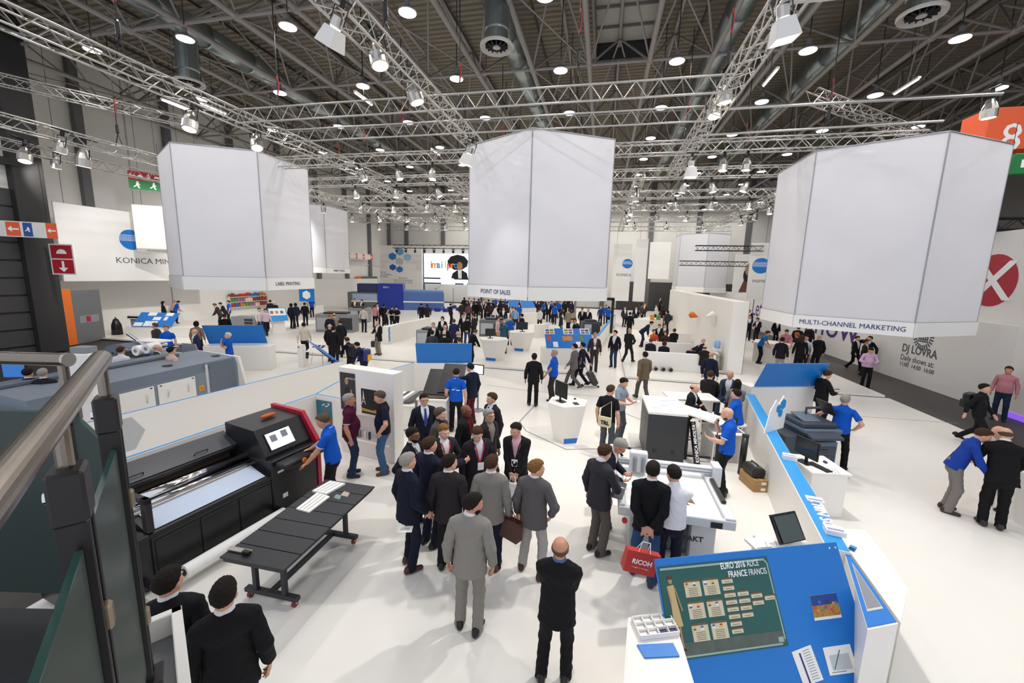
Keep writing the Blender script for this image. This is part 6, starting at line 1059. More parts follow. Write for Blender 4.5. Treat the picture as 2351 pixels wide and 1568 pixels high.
GT = film_glass('tinted_glass', '8a9690', '56645f', .5)
for (a, b_, l) in ((RA, RB, 'tinted glass balustrade pane between the two black posts'), (RB, RB+dr*1.1, 'tinted glass balustrade pane nearest the camera'), (RC, RC+Vector((-1.6, -.33, 0)), 'tinted glass balustrade pane under the landing handrail'), (RA, RC, 'narrow tinted glass pane at the corner of the landing')):
    d_ = (b_-a).normalized(); n_ = Vector((-d_[1], d_[0], 0)); t = thing('glass_pane', l, 'glass pane', (a[0], a[1], 2.9)); L_ = (b_-a).length
    MB().prism([d_*.04+Vector((0, 0, .08)), d_*(L_-.04)+Vector((0, 0, .08)), d_*(L_-.04)+Vector((0, 0, .86)), d_*.04+Vector((0, 0, .86))], n_*.012).build('pane', GT, t); MB().prism([d_*.04+Vector((0, 0, .86)), d_*(L_-.04)+Vector((0, 0, .86)), d_*(L_-.04)+Vector((0, 0, .864)), d_*.04+Vector((0, 0, .864))], n_*.012).build('green_edge', mat('glass_edge', '2f4f48', .2), t)
LND = mat('landing_dark', '2d2f2f', .7); t = thing('stair_landing', 'dark stair landing under the glass balustrade', 'landing', (0, 0, 2.8)); MB().prism([(*RC[:2], 0), (*RA[:2], 0), (*RB[:2], 0), ((RB+dr*1.1)[0], (RB+dr*1.1)[1], 0), (-2.6, -.9, 0), (-3.55, .75, 0)], (0, 0, .1)).build('slab', LND, t)
MB().prism([(-1.52, .96, -2.8), (-1.9, 1.09, -2.8), (-1.9, 1.09, 0), (-1.52, .96, 0)], (-.06, -.08, 0)).build('fascia', LND, t); MB().bb((-3.4, -.6, -2.8), (-1.9, .7, 0)).build('core', LND, t)
# white framed tray counter, lower left
c0 = Vector(F(417, 1387, 2.0)); c1 = Vector(F(443, 1600, 2.0)); c0[2] = c1[2] = 0; ex_ = (c1-c0).normalized(); t = thing('tray_counter', 'white framed column top with a sunken grey tray at the lower left', 'counter', tuple(c0), math.atan2(ex_[1], ex_[0]))
MB().bb((0, -.42, 0), (1.1, 0, 1.84), .01).build('body', WHITE, t); MB().bb((.06, -.36, 1.84), (1.04, -.06, 1.845)).build('tray_floor', mat('tray_grey', '6d6f70', .4), t)
for r_ in (((0, -.42), (1.1, -.36)), ((0, -.06), (1.1, 0)), ((0, -.42), (.06, 0)), ((1.04, -.42), (1.1, 0))): MB().bb((*r_[0], 1.84), (*r_[1], 2.0), .006).build('rim', WHITE, t)
# ---- left stand: counters, poster board, shelf, machines
l0, l1 = F(302, 750, .7), F(392, 752, .7); dx = Vector(l1-l0); dx[2] = 0; t = thing('white_counter', 'white counter under the poster covered blue board at the far left', 'counter', (l0[0], l0[1], .1), math.atan2(dx[1], dx[0])); MB().bb((-.4, .05, 0), (6.5, .6, .62), .01).build('body', WHITE, t)
t, M, L, Hh = board(l0, l1, .73, 1.5, .8, 'blue reclining board with white prints at the far left stand'); 
for (x0, y0, x1, y1) in ((.05, .03, .55, .3), (.62, .03, .98, .42), (1.0, .03, 1.35, .42), (.95, .5, 1.4, .75), (1.6, .5, 1.8, .78), (.5, .85, 1.0, 1.1), (1.55, .85, 2.0, 1.1)): stick(t, M, x0*L/2.3, y0, x1*L/2.3, min(y1, Hh), PAPER, 'print')
sh = thing('product_shelf', 'white wall shelf unit filled with bright packages at the left', 'shelf', (-31.95, 29.6, .1)); 
for k in range(3): MB().bb((0, 0, .75+.45*k), (.35, 4.2, .79+.45*k), .005).build('shelf_board', WHITE, sh)
for y in (0, 4.16): MB().bb((0, y, 0), (.35, y+.04, 1.75), .005).build('side_panel', WHITE, sh)
PK = [mat('pack_%d' % i, c_, .5) for i, c_ in enumerate(('c23a34', '3a6ab8', 'd98a3a', '5f9a4c', 'b06a9c', 'e6d9b8', '8a4a3a'))]
for k in range(3):
    for j in range(15):
        hh = random.uniform(.2, .34); b = tag(MB().box((0, 0, hh/2), (.18, .2, hh), .01).build('package', PK[(j//(2+k)+k*3) % 7]), 'small bright package on the %s board of the wall shelf' % ('bottom', 'middle', 'top')[k], 'package', 'packages on the wall shelf, %s board' % ('bottom', 'middle', 'top')[k]); b.location = (-31.75, 29.78+.27*j, .89+.45*k)
t = thing('finishing_machine', 'grey shelf trolley machine near the left wall shelf', 'machine', tuple(F(560, 762, .1))[:2]+(.1,), .1); MB().bb((-.9, 0, 0), (.8, .9, 1.0), .02).build('body', GREYP, t)
for k in range(4): MB().bb((.1, -.02, .15+.2*k), (.7, 0, .28+.2*k)).build('drawer', DARK, t)
t = thing('black_case', 'black bag standing at the far left counter', 'bag', tuple(F(270, 768, .1))[:2]+(.1,)); MB().lathe([(.0, 0), (.28, .02), (.25, .6), (.12, .95), (.0, 1.0)], 10).build('body', BLACK, t, smooth=True); MB().tube([(-.1, 0, .9), (0, 0, 1.08), (.1, 0, .9)], .02, 6).build('handle', DARK, t)
t = thing('vinyl_cutter', 'narrow white and black cutting plotter at the far left counter', 'plotter', tuple(F(310, 765, .1))[:2]+(.1,), .2); MB().bb((-.2, 0, 0), (.1, .4, .9), .01).build('side_stand', GREYP, t); MB().bb((-.3, -.1, .9), (1.6, .45, 1.15), .02).build('body', WHITE2, t); MB().bb((-.25, -.12, .98), (1.5, -.1, 1.08)).build('slot', BLACK, t)
# deep blue industrial printer at the left back, white walls
t = thing('industrial_printer', 'long deep blue industrial printing machine at the back left', 'machine', (-27.5, 40.5, .1), .35); DB = mat('deep_blue', '17309a', .35); LB = mat('steel_blue', '6d8fc0', .4)
MB().bb((0, 0, 0), (3.2, 1.9, 1.9), .03).build('feeder', COLG, t); MB().bb((.5, -.02, 1.0), (3.2, 1.8, 1.75), .03).build('feeder_cover', mat('pale_steel_blue', 'a9b9d6', .4), t); MB().bb((3.2, -.1, 0), (6.0, 2.0, 2.9), .04).build('print_tower', DB, t); MB().bb((1.0, .2, 1.9), (3.2, 2.0, 2.85), .03).build('rear_tower', mat('navy_panel', '27305e', .4), t); MB().bb((6.0, .0, 0), (10.5, 1.9, 2.0), .03).build('delivery', mat('steel_blue2', '4f6fae', .4), t); MB().bb((6.0, .1, 2.0), (10.4, 1.8, 2.25), .02).build('delivery_top', LB, t); MB().bb((.4, -.06, .85), (10.5, -.02, 1.0)).build('light_bar', PAPER, t); lettering('KM-1', .3, WHITETXT, t, basis((4.2, -.11, 2.5), (1, 0, 0), (0, 0, 1)), ext=.003)
p = PV(705, 690, 30.5); t = thing('blue_info_screen', 'blue screen with a white hexagon on a post at the back left', 'screen', (p[0], p[1], 0), .2); MB().box((0, 0, 2.2), (1.3, .1, 1.1), .02).build('panel', BLUE, t); flat(ngon(0, 2.2, .38, 6, .5), basis((0, -.052, 0), (1, 0, 0), (0, 0, 1)), .003).build('hexagon_decal', PAPER, t); MB().cyl((0, 0, .1), (0, 0, 1.7), .05, n=8).build('post', GREYP, t)
# copier cluster left of centre
def office_machine(p, rz, w, d, h, label, m=None):
    t = thing('digital_press', label, 'printer', (p[0], p[1], .1), rz); m = m or GREYP; MB().bb((0, 0, 0), (w, d, h), .03).build('body', m, t); MB().bb((.1, -.02, h*.15), (w*.48, 0, h*.8), .01).build('door', mat('light_door', 'b4b8bc', .4), t); MB().bb((w*.52, -.02, h*.15), (w-.1, 0, h*.8), .01).build('door', DARK, t); MB().bb((w*.2, .1, h), (w*.8, d-.1, h+.12), .02).build('top_unit', DARK, t); return t
office_machine(F(725, 762, .1), .25, 2.6, 1.1, 1.25, 'grey digital press with a dark window left of centre'); office_machine(F(800, 740, .1), .2, 1.6, 1.0, 1.2, 'silver digital press with a yellow stripe'); office_machine(F(1100, 772, .1), .12, 2.0, 1.1, 1.15, 'large dark grey digital press behind the kiosks', mat('press_dark', '6a6f76', .45))
office_machine(F(1338, 768, .1), .3, 1.3, .9, .95, 'dark grey office printer right of the poster covered board', CD); office_machine(F(955, 792, .1), .05, 1.6, 1.0, .9, 'grey cabinet left of the seated group', GREYP)
# white counters, hexagon edged walls
for (px0, py0, px1, py1, z, l) in ((885, 790, 985, 762, 1.05, 'white hexagon edged counter wall left of the seated group'), (640, 735, 740, 722, .95, 'white counter wall before the grey digital press'), (1160, 745, 1235, 742, .95, 'white counter behind the rear kiosk'), (1230, 775, 1255, 772, .9, 'small white block left of the poster covered board')):
    a, b_ = F(px0, py0, .1), F(px1, py1, .1); t, L = wall_line(a, b_, .1, .1+z, .35, l, 'counter_wall', cat='counter')
    if py0 == 790:
        for k in range(5): flat([(.05+.06*(k % 2), .2+.17*k), (.2+.06*(k % 2), .2+.17*k), (.2+.06*((k+1) % 2), .37+.17*k), (.05+.06*((k+1) % 2), .37+.17*k)], basis((0, -.18, .05), (1, 0, 0), (0, 0, 1)), .004).build('hexagon_edge', BLUE2, t)
a, b_ = F(1372, 772, .95), F(1412, 722, .95); wall_line(a, b_, .1, .95, .2, 'white partition with blue top right of the poster covered board', edge=BLUE2)
a, b_ = F(1172, 708, 1.0), F(1230, 707, 1.0); t, L = wall_line(a, b_, .1, 1.0, .3, 'white counter under the distant blue board'); board(a, b_, 1.006, 1.75, .7, 'distant long blue reclining board under the centre banner', feet=False)
a, b_ = F(640, 760, .1), F(660, 758, .1); t = thing('poster_lectern', 'white lectern with a slanted blue and white print board at the left', 'lectern', (a[0], a[1], .1), .9); MB().prism([(-.4, -.35, 0), (.4, -.35, 0), (.3, -.3, .9), (-.3, -.3, .9)], (0, .6, 0)).build('body', WHITE, t); M = basis((-.55, -.45, .75), (1, 0, 0), (0, .6, .65)); flat(rect(0, 0, 1.1, 1.1), M, .02).build('board', BLUE2, t); stick(t, M, .05, .45, 1.05, 1.05, PAPER, 'print', .021, .002)
for k in range(3): stick(t, M, .12+.3*k, .6, .3+.3*k, .85, CMYK[k], 'print', .024, .001)
# lounge side things
p = F(1664, 848, .1); t = thing('water_cooler', 'white water cooler with a clear blue bottle by the tall partition', 'water cooler', (5.5, p[1], .1)); MB().bb((-.16, -.16, 0), (.16, .16, 1.0), .02).build('body', WHITE, t); MB().lathe([(.12, 1.0), (.14, 1.05), (.14, 1.32), (.08, 1.38), (.0, 1.4)], 14).build('bottle', mat('bottle_blue', '8fb6e0', .15), t, smooth=True); MB().bb((-.05, -.18, .78), (.05, -.16, .86)).build('tap_panel', SB, t)
p = F(1645, 850, .1); t = thing('waste_bin', 'brushed steel dome waste bin by the tall partition', 'bin', (p[0], p[1]+.1, .1)); MB().lathe([(.17, 0), (.17, .62), (.19, .64)], 18).build('drum', STEEL, t); MB().lathe([(.19, .64), (.18, .78), (.11, .88), (.0, .9)], 18).build('dome_lid', STEEL, t, smooth=True)
hf = Field(); hf.cone((0, 0, 0), (-.2, -.1, .45), .16, .13, .05).cone((-.2, -.1, .45), (-.55, -.25, .35), .13, .07, .05).cone((-.18, -.08, .55), (-.2, -.08, .68), .035, .01, .02).cone((-.1, -.03, .5), (.1, .1, .2), .05, .05, .04)
t = thing('horse_head_sculpture', 'white faceted horse head sculpture on the tall partition', 'sculpture', (5.68, 22.6, 2.15), .3); link('head', np_mesh('head', *hf.mesh(.035)), t).data.materials[0] = WHITE; MB().box((.05, .05, .1), (.06, .4, .5), .02).build('mount', WHITE, t)
hf = Field(); hf.cone((0, 0, 0), (-.3, -.1, .1), .05, .2, .04); t = thing('trumpet_flower', 'orange trumpet shaped sculpture on the tall partition', 'sculpture', (5.68, 26.5, 2.1)); link('bell', np_mesh('bell', *hf.mesh(.03)), t).data.materials[0] = ORANGE; MB().cyl((0, 0, 0), (.08, 0, 0), .03, n=8).build('mount', WHITE, t)
p0_, p1_ = F(1598, 738, .9), F(1632, 735, .9); t, M, L, Hh = board(p0_, p1_, .95, 2.0, .7, 'reclining board with a grid of photo prints near the tall partition'); 
for i in range(3):
    for j in range(3): stick(t, M, .08+L*i/3, .1+Hh*j/3, L*(i+1)/3-.02, Hh*(j+1)/3-.04, CMYK[(i*2+j) % 6], 'print')
a, b_ = F(1595, 755, .1), F(1632, 753, .1); wall_line(a, b_, .1, .95, .4, 'white counter under the photo grid board', 'counter_wall', cat='counter')
a, b_ = F(1490, 735, .95), F(1545, 728, .95); t = thing('product_table', 'long white table with colourful printed samples beyond the lounge', 'table', (a[0], a[1], .1), math.atan2(b_[1]-a[1], b_[0]-a[0])); MB().bb((0, 0, 0), (2.6, 1.4, .85), .01).build('body', WHITE, t)
for k in range(6): s_ = thing('sample_stand', ['orange', 'green', 'red', 'brown', 'blue', 'violet'][k]+' printed sample standing on the long white table', 'sample', (a[0]+.3+.5*k, a[1]+.35+.2*(k % 2), .95), .2); MB().prism([(-.18, 0, 0), (.18, 0, 0), (.18, .12, .4), (-.18, .12, .4)], (0, .02, 0)).build('card', CMYK[(1, 3, 0, 5, 2, 4)[k]], s_); MB().prism([(-.1, .02, 0), (-.1, .16, 0), (-.1, .1, .3)], (.02, 0, 0)).build('easel', PAPER, s_)
t = thing('black_frame_gate', 'tall black portal frame standing behind the poster covered board', 'frame', tuple(F(1403, 765, .1))[:2]+(.1,)); MB().bb((-.1, -.1, 0), (.1, .1, 2.6), .01).build('post', BLACK, t); MB().bb((-3.0, -.1, 2.5), (.1, .3, 2.7), .01).build('top_beam', BLACK, t); MB().bb((-2.9, .1, 0), (-2.75, .25, 2.5), .01).build('post', GREYP, t)
for (px, py, l) in ((1305, 770, 'green'),): 
    t = thing('brochure_stack', 'stack of green brochures on the counter beside the poster covered board', 'brochures', (-2.3, 21.3, .1)); MB().bb((-.3, -.25, 0), (.9, .45, .9), .01).build('plinth', WHITE, t)
    for k in range(4): MB().box((-.0, .1, .92+.03*k), (.55, .4, .025), .002).build('brochure', mat('brochure_green', '7aa83a', .5), t)
# stools of the seated visitors

def bar_stool(p, label):
    t = thing('bar_stool', label, 'stool', (p[0], p[1], 0)); MB().lathe([(.0, .66), (.19, .66), (.2, .7), (.0, .72)], 18).build('seat', WHITE2, t); MB().cyl((0, 0, .02), (0, 0, .66), .03, n=10).build('column', CHROME, t); MB().lathe([(.2, 0), (.2, .015), (.04, .03)], 18).build('base', CHROME, t)
    MB().tube([(.16*math.cos(a), .16*math.sin(a), .25) for a in np.linspace(0, 2*math.pi, 13)], .01, 6).build('foot_ring', CHROME, t)
a, b_ = F(2282, 1168), F(2430, 1262); poly_counter([a, b_, b_+V3(1.2, 1.5, 0), a+V3(.5, 1.1, 0)], .95, 'white counter box behind the men at the right edge')

VS = mat('violet_seat', '2a2f8c', .6)
for k in range(14):
    p = F(957+9.5*k, 708+(k*5 % 9), .1); s_ = thing('cube_seat', 'deep blue cube seat, %s from the left before the stage' % (ORD+['thirteenth', 'fourteenth'])[k], 'seat', (p[0], p[1], .1), .2*k, 'blue cube seats before the stage'); MB().box((0, 0, .2), (.55, .55, .36), .04).build('cushion', VS, s_); MB().box((0, 0, .01), (.45, .45, .04)).build('plinth', BLACK, s_)
p0 = PU(793, 592, -31.5); q0_ = PU(856, 592, -31.5); sign(p0, (q0_[0]-p0[0], q0_[1]-p0[1], 0), math.hypot(q0_[0]-p0[0], q0_[1]-p0[1]), .7, 'distant long white and orange direction sign left of the hexagon wall', [(.05, .05, .15, .95, SO, 'left'), (.35, .05, .42, .95, SO, 'left'), (.6, .05, .68, .95, SO, 'left'), (.9, 0, 1, 1, SO, 'left')])
# ================================================================ the visitors
BK, CHA, NV, GR, TN, BL, JE = '17171b', '2e2d31', '1a2036', '74706c', '9a948a', '0f58c4', '2c4a72'
PP = person
# ---- foreground group
PP(1287, 1236, 'bald man with glasses in a black suit, back turned, nearest the camera', 'clasp', 5, 'suit', '151518', sh='5a6a9a', hair='fringe', hc='d', sk='b', glasses=True, over=dict(lf=(-.14, .0), rf=(.12, .05)), h=1.7)
PP(1080, 1135, 'man in a light grey suit with a goatee looking to the right', 'relax', 12, 'suit', '8f8b85', tr='8a8680', sk='b', beard='k', over=dict(hy=-.95, ra='down', la='down', hp=.1), h=1.8)
PP(935, 1042, 'grey haired man in a navy jacket holding a white paper', 'relax', 62, 'suit', '161b2c', sh='dfe6ee', tr='141a2c', shoe='4a2a1c', hc='g', sk='a', over=dict(ra=((.25, .14, .95), (.4, -1, 0), (0, .5, -.8), (-1, 0, 0))), h=1.79)
PP(1030, 1045, 'dark haired man in a charcoal suit with his back turned, left of the grey jacket', 'stand', 15, 'suit', '2b282a', tr='1c1b20', hc='k', over=dict(hy=-.7), h=1.78)
PP(1128, 1047, 'man in a mid grey jacket and dark jeans with his back turned', 'stand', 8, 'suit', '827e79', tr='141c30', shoe='5a2f1c', hc='b', over=dict(ra='bag', hy=-.3), h=1.78)
PP(1230, 1057, 'fair haired man in a dark grey jacket and pale grey trousers', 'relax', 22, 'suit', '5d595a', tr='a8a4a2', shoe='40241c', hc='y', over=dict(hy=-.8, lf=(-.17, .04), rf=(.15, -.03), ra='pocket'), h=1.77)
PP(985, 1005, 'man in a navy suit pointing to the right with his arm', 'point', 50, 'suit', '1a1d30', hc='b', over=dict(hy=-.2, ra=((.2, .5, 1.27), (.4, 0, -1), (0, 1, 0), (-1, 0, 0))), h=1.82)
PP(947, 983, 'bearded dark skinned man with glasses, one hand on his hip', 'hips2', 120, 'suit', '15161b', sh='d9d9dd', hc='k', sk='c', glasses=True, beard='k', lany='20202a', badge=True, h=1.78)
PP(1017, 973, 'blond man with a red lanyard holding a hand to his chest', 'chest', 150, 'suit', '2c2b2b', sh='e6e6ea', hc='y', sk='d', lany='b8222e', h=1.8)
PP(1010, 937, 'brown haired man in a dark grey jacket and open collar facing right', 'relax', 120, 'suit', '4a4644', sh='26262c', hc='d', sk='d', over=dict(hy=.3), h=1.78)
PP(1070, 930, 'bald dark skinned man in a black jacket and dark red shirt', 'relax', 118, 'suit', '19181a', sh='4a1018', hair='bald', sk='7d4a30', lany='b02028', badge=True, h=1.77)
PP(973, 905, 'man with glasses in a navy suit with white shirt and blue tie', 'stand', 165, 'suit', '181b2b', sh='eef0f4', tie='3c4a9c', hc='k', glasses=True, hair='short', h=1.8)
PP(1097, 975, 'man in a dark suit with a red lanyard looking down', 'stand', 160, 'suit', '26232a', sh='d8dae2', hc='b', lany='c02440', badge=True, over=dict(hp=.4, hy=-.4), h=1.8)
PP(1122, 940, 'grey haired man with glasses in a dark brown jacket and patterned shirt', 'relax', 135, 'suit', '2b2322', sh='8a8078', hc='g', glasses=True, over=dict(hy=.2), h=1.77)
PP(1130, 903, 'brown haired man in a dark suit and blue tie facing left', 'stand', 235, 'suit', '242127', sh='dfe4ee', hc='b', tie='34429a', over=dict(hy=-.2), h=1.8)
PP(1188, 970, 'man in a black suit and pink shirt with a badge, hands clasped', 'clasp', 190, 'suit', '1c191c', sh='d9aab4', hc='k', lany='202028', badge=True, over=dict(hy=-.4, hp=.2), fat=.02, h=1.78)
PP(800, 905, 'heavy grey haired man in a maroon polo shirt and jeans', 'stand', 95, 'polo', '4f1230', tr='22364f', shoe='1c2430', hc='g', sk='b', fat=.045, trim='d8c8cc', h=1.8)
PP(878, 897, 'man in a dark t-shirt and jeans with hands in his pockets', 'pockets', 268, 'tee', '15182a', tr='42658c', shoe='6a3a22', hc='d', over=dict(hp=.3), fat=.02, h=1.84)
PP(747, 950, 'operator in a bright blue polo shirt leaning over the black printer', 'operate', 285, 'polo', BL, tr='141418', hc='d', sk='b', h=1.8)
PP(1047, 847, 'man in a blue polo shirt with his back turned at the production printer', 'relax', 5, 'polo', BL, tr='141418', hc='k', logo=True, over=dict(hp=.2), h=1.78)
PP(1083, 835, 'man in a navy blazer and maroon trousers reaching to the left', 'pointl', 310, 'suit', '181d30', tr='5a1830', hc='k', over=dict(hp=.25), h=1.8)
PP(1400, 885, 'man in a black t-shirt with a shoulder bag, back turned', 'relax', 20, 'tee', '14151b', tr='4a5058', hc='b', over=dict(hp=.2, hy=-.3), h=1.78)
PP(1428, 866, 'man in a pale grey shirt reading a leaflet', 'read', 115, 'polo', '8a94a2', tr='585c62', shoe='7a3a34', hc='k', trim='8a94a2', h=1.76)
PP(1413, 1000, 'older man with glasses and a red lanyard bending over the cutter', 'read', 100, 'suit', '181c2c', tr='b4aca0', shoe='1a1a24', hc='g', glasses=True, sk='b', over=dict(hp=.65, lean=.2), lany='c02030', h=1.78)
PP(1383, 1022, 'man in a dark grey suit with a portfolio under his arm', 'stand', 45, 'suit', '35333a', tr='5f5955', hc='b', over=dict(ra='chest', hp=.3), h=1.8)
PP(1500, 1062, 'man in a black jacket and jeans holding a red bag behind his back', 'back', 0, 'suit', '121317', tr='2b4a74', hc='k', shoe='25304a', over=dict(lf=(-.16, .12), rf=(.1, -.05)), h=1.82)
PP(1553, 1073, 'man in a white long sleeved shirt and dark jeans, back turned', 'arms_crossed', 355, 'shirt', 'f2f2f6', tr='15182a', hc='k', over=dict(hy=.5, hp=.2), fat=.02, shoe='5a3c2a', h=1.76)
PP(1665, 950, 'bald operator in a blue polo shirt holding a thin rod', 'chin', 275, 'polo', BL, tr='15151a', hair='bald', sk='a', beard='d', over=dict(hp=.35, la='read'), h=1.84, at=(2.62, 8.5))
PP(1690, 895, 'seated man in a blue polo shirt gesturing at the meeting table', z=.24, pose='sit_table', face=285, top='polo', c=BL, tr='17171d', hc='k', h=1.8)
PP(1597, 882, 'seated balding man in a black suit with a purple tie', z=.24, pose='sit_table', face=105, top='suit', c='19191d', sh='e4e4ea', hair='fringe', hc='b', tie='6a2a58', h=1.78)
PP(1632, 852, 'man in a dark brown suit sitting with his back turned', z=.24, pose='sit', face=10, top='suit', c='26221f', hc='b', h=1.84)
PP(1678, 852, 'bald man in a blue grey suit sitting across the meeting table', z=.24, pose='sit', face=195, top='suit', c='3a4256', sh='e6e8ee', tie='5a5a48', hair='bald', sk='b', h=1.84)
PP(1694, 872, 'long haired woman in a patterned top sitting at the partition', z=.24, pose='sit', face=350, top='shirt', c='8a8690', tr='1c1c22', hair='long', hc='k', h=1.74)
PP(1942, 907, 'grey haired man in a blue polo shirt leaning on the copier', 'copier', 8, 'polo', BL, tr='121216', hc='g', logo=True, h=1.8)
PP(1895, 850, 'man in a black suit with his back turned looking at a phone', 'phone', 50, 'suit', '17161a', hc='b', h=1.8)
PP(510, 1338, 'man in a black suit with his back turned at the lower left', 'stand', 8, 'suit', '131317', hc='k', over=dict(hy=-.1), h=1.8)
PP(380, 1310, 'dark haired man half hidden by the white tray counter', 'stand', 20, 'suit', '16161a', hc='k', over=dict(hy=-.4), h=1.78)
PP(2258, 985, 'man in a blue jacket and grey trousers bending to the right', 'lean', 75, 'sweater', '1b3f9c', tr='7d7874', shoe='3a2418', hc='b', h=1.78)
PP(2335, 985, 'man in a black suit with his back turned at the right edge', 'lean', 345, 'suit', '121215', hair='fringe', hc='d', h=1.86, shoe='2a1a14', at=F(2292, 1212)+V3(-.12, 0, 0))
PP(2315, 1000, 'balding man partly hidden between the two at the right edge', 'lean', 230, 'shirt', 'b9b0b4', tr='1c1c26', hair='fringe', hc='b', h=1.72, at=F(2310, 1002, 1.62)+V3(.5, .45, 0))
PP(2262, 882, 'young man in black striding to the right with a backpack', 'walk', 105, 'shirt', '19191d', tr='16161a', hc='k', sk='a', h=1.76)
PP(2318, 842, 'man in a pink checked shirt and jeans facing the camera at the right', 'relax', 185, 'shirt', 'c08088', tr='1c2840', hc='b', sk='b', lany='a02030', badge=True, fat=.02, h=1.8)
PP(1970, 772, 'man in a black suit and open white shirt walking by the wall', 'walk2', 130, 'suit', '16171d', sh='e6e6ec', hc='b', z=-.04)
PP(1990, 780, 'man half hidden behind the pair walking by the wall', 'stand', 100, 'suit', '2b2724', hc='b', z=-.04, h=1.72)
PP(2000, 797, 'man in a pink shirt looking at his phone by the wall', 'phone', 170, 'shirt', 'd9b8d6', tr='17161a', hc='k', fat=.05, h=1.74)
PP(2034, 774, 'man in a dark suit holding a hand to his ear by the wall', 'ear', 215, 'suit', '181a22', sh='b4c8d8', hc='b', z=-.04, h=1.8)
# ---- multi-channel counter group
G = 'visitors around the reception counter'
for a in ((1763, 760, 'curly haired attendant in a blue t-shirt behind a laptop at the reception counter', 'lean', 100, 'tee', '1f6fb8', '1c1c22', 'short', 'b'), (1807, 757, 'man in a pink shirt leaning over the reception counter', 'lean', 180, 'shirt', 'c4808e', '2a2630', 'short', 'b'), (1797, 775, 'man in a dark jacket and beige trousers at the reception counter, back turned', 'stand', 10, 'suit', '1c1a22', 'a49a8c', 'short', 'k'),
          (1842, 770, 'long haired woman in black at the reception counter, back turned', 'stand', 350, 'shirt', '141317', '121214', 'long', 'b'), (1831, 764, 'red haired woman reaching across the reception counter', 'lean', 230, 'tee', '2a2a30', '1c1c22', 'bob', 'o'), (1834, 748, 'man in a black suit at the back of the reception group', 'stand', 350, 'suit', '16161a', '16161a', 'short', 'k'), (1861, 747, 'taller man in a dark navy suit behind the reception group', 'stand', 20, 'suit', '1a1c28', '1a1c28', 'short', 'b'),
          (1882, 768, 'bald man in a long black suit right of the reception group', 'stand', 330, 'suit', '15151a', '15151a', 'bald', 'b'), (1853, 770, 'man in a white shirt between the woman in black and the bald man', 'stand', 200, 'shirt', 'c9cad0', '1c1c22', 'short', 'k'), (1722, 712, 'tall man in a dark suit behind his colleague by the tall partition', 'stand', 190, 'suit', '191a24', '191a24', 'short', 'k'), (1722, 724, 'fair haired man in a navy suit by the tall partition, arms folded', 'arms_crossed', 170, 'suit', '1a2030', '16161c', 'short', 'y'), (1742, 729, 'man in a dark suit looking down near the purple words', 'phone', 220, 'suit', '181820', '181820', 'short', 'b'), (1785, 733, 'man in black standing before the purple words', 'stand', 150, 'suit', '101014', '101014', 'short', 'k')):
    PP(a[0], a[1], a[2], a[3], a[4], a[5], a[6], tr=a[7], hair=a[8], hc=a[9], z=.1, group=G, h=1.74+.08*random.random())
# ---- middle distance
PP(1227, 812, 'man in a black suit seen from behind in the middle of the floor', 'relax', 0, 'suit', '17161b', hc='k', sk='c', h=1.78)
PP(1273, 804, 'stout man in a blue polo shirt facing left in the middle of the floor', 'stand', 285, 'polo', BL, tr='332c2e', hc='g', sk='b', fat=.05, over=dict(la='swingf'), h=1.8)
PP(1320, 790, 'man in a grey suit striding to the left', 'walk', 285, 'suit', '6a6663', tr='5c5957', hc='k', sk='a', h=1.78)
PP(1338, 787, 'man in a dark suit pulling a suitcase', 'suitcase', 285, 'suit', '1a1c28', hc='k', h=1.78)
PP(1367, 764, 'older man in a brown grey suit with a red lanyard facing the camera', 'stand', 175, 'suit', '37312f', sh='dadce4', hc='g', sk='b', lany='b02030', badge=True, h=1.77, z=.1)
PP(1413, 759, 'man in a black jacket, white t-shirt and jeans looking left', 'relax', 200, 'suit', '15161e', sh='dcdcdc', tr='25364f', hc='k', lany='a82838', over=dict(hy=-.4), h=1.8, z=0)
PP(1446, 754, 'bald man in a dark suit walking away to the right', 'walk', 30, 'suit', '242329', hair='bald', sk='b', over=dict(ra='hip'), h=1.78)
PP(1482, 808, 'man in a brown blazer and grey trousers walking away', 'walk2', 335, 'suit', '6f5f4c', tr='57524f', hc='k', h=1.79)
PP(1497, 740, 'man in a navy suit bending over the lounge bench', 'bend', 95, 'suit', '1c2240', hc='k', z=.1, h=1.8)
PP(1634, 808, 'bald man in a navy suit standing near the steel bin', 'stand', 20, 'suit', '161c34', hair='bald', sk='b', z=.1, h=1.76)
G = 'visitors seated in the white lounge'
for a in ((1502, 757, 'person in an orange top with a lanyard seated in the lounge', 150, 'shirt', 'd0562a', 'short', 'b'), (1514, 745, 'man in black seated behind the person in orange', 190, 'suit', '1c1c24', 'short', 'k'), (1527, 744, 'man in a dark suit seated facing the camera in the lounge', 180, 'suit', '20202a', 'short', 'b'), (1529, 760, 'woman with an orange scarf seated in the lounge', 200, 'shirt', '3a2a26', 'bob', 'b'), (1495, 777, 'man in a dark suit seated with back turned, left on the front bench', 5, 'suit', '26242a', 'short', 'd'), (1526, 783, 'woman in black seated with her back turned on the front bench', 0, 'suit', '1a1a20', 'bob', 'b'), (1549, 755, 'man in black seated with his back turned on the middle bench', 350, 'suit', '17171c', 'short', 'b'), (1619, 792, 'bald man in a brown jacket seated on the front bench by the bin', 0, 'suit', '241f1e', 'fringe', 'b'), (1641, 769, 'woman in a blue jacket reclining by the tall partition', 255, 'shirt', '1f5078', 'bob', 'k'), (1644, 779, 'bald man in a dark suit reclining by the tall partition', 260, 'suit', '1a1f30', 'bald', 'b')):
    PP(a[0], a[1], a[2], 'sit_lean' if 'reclin' in a[2] else 'sit', a[3], a[4], a[5], tr='1c1c22', hair=a[6], hc=a[7], z=.1, group=G)
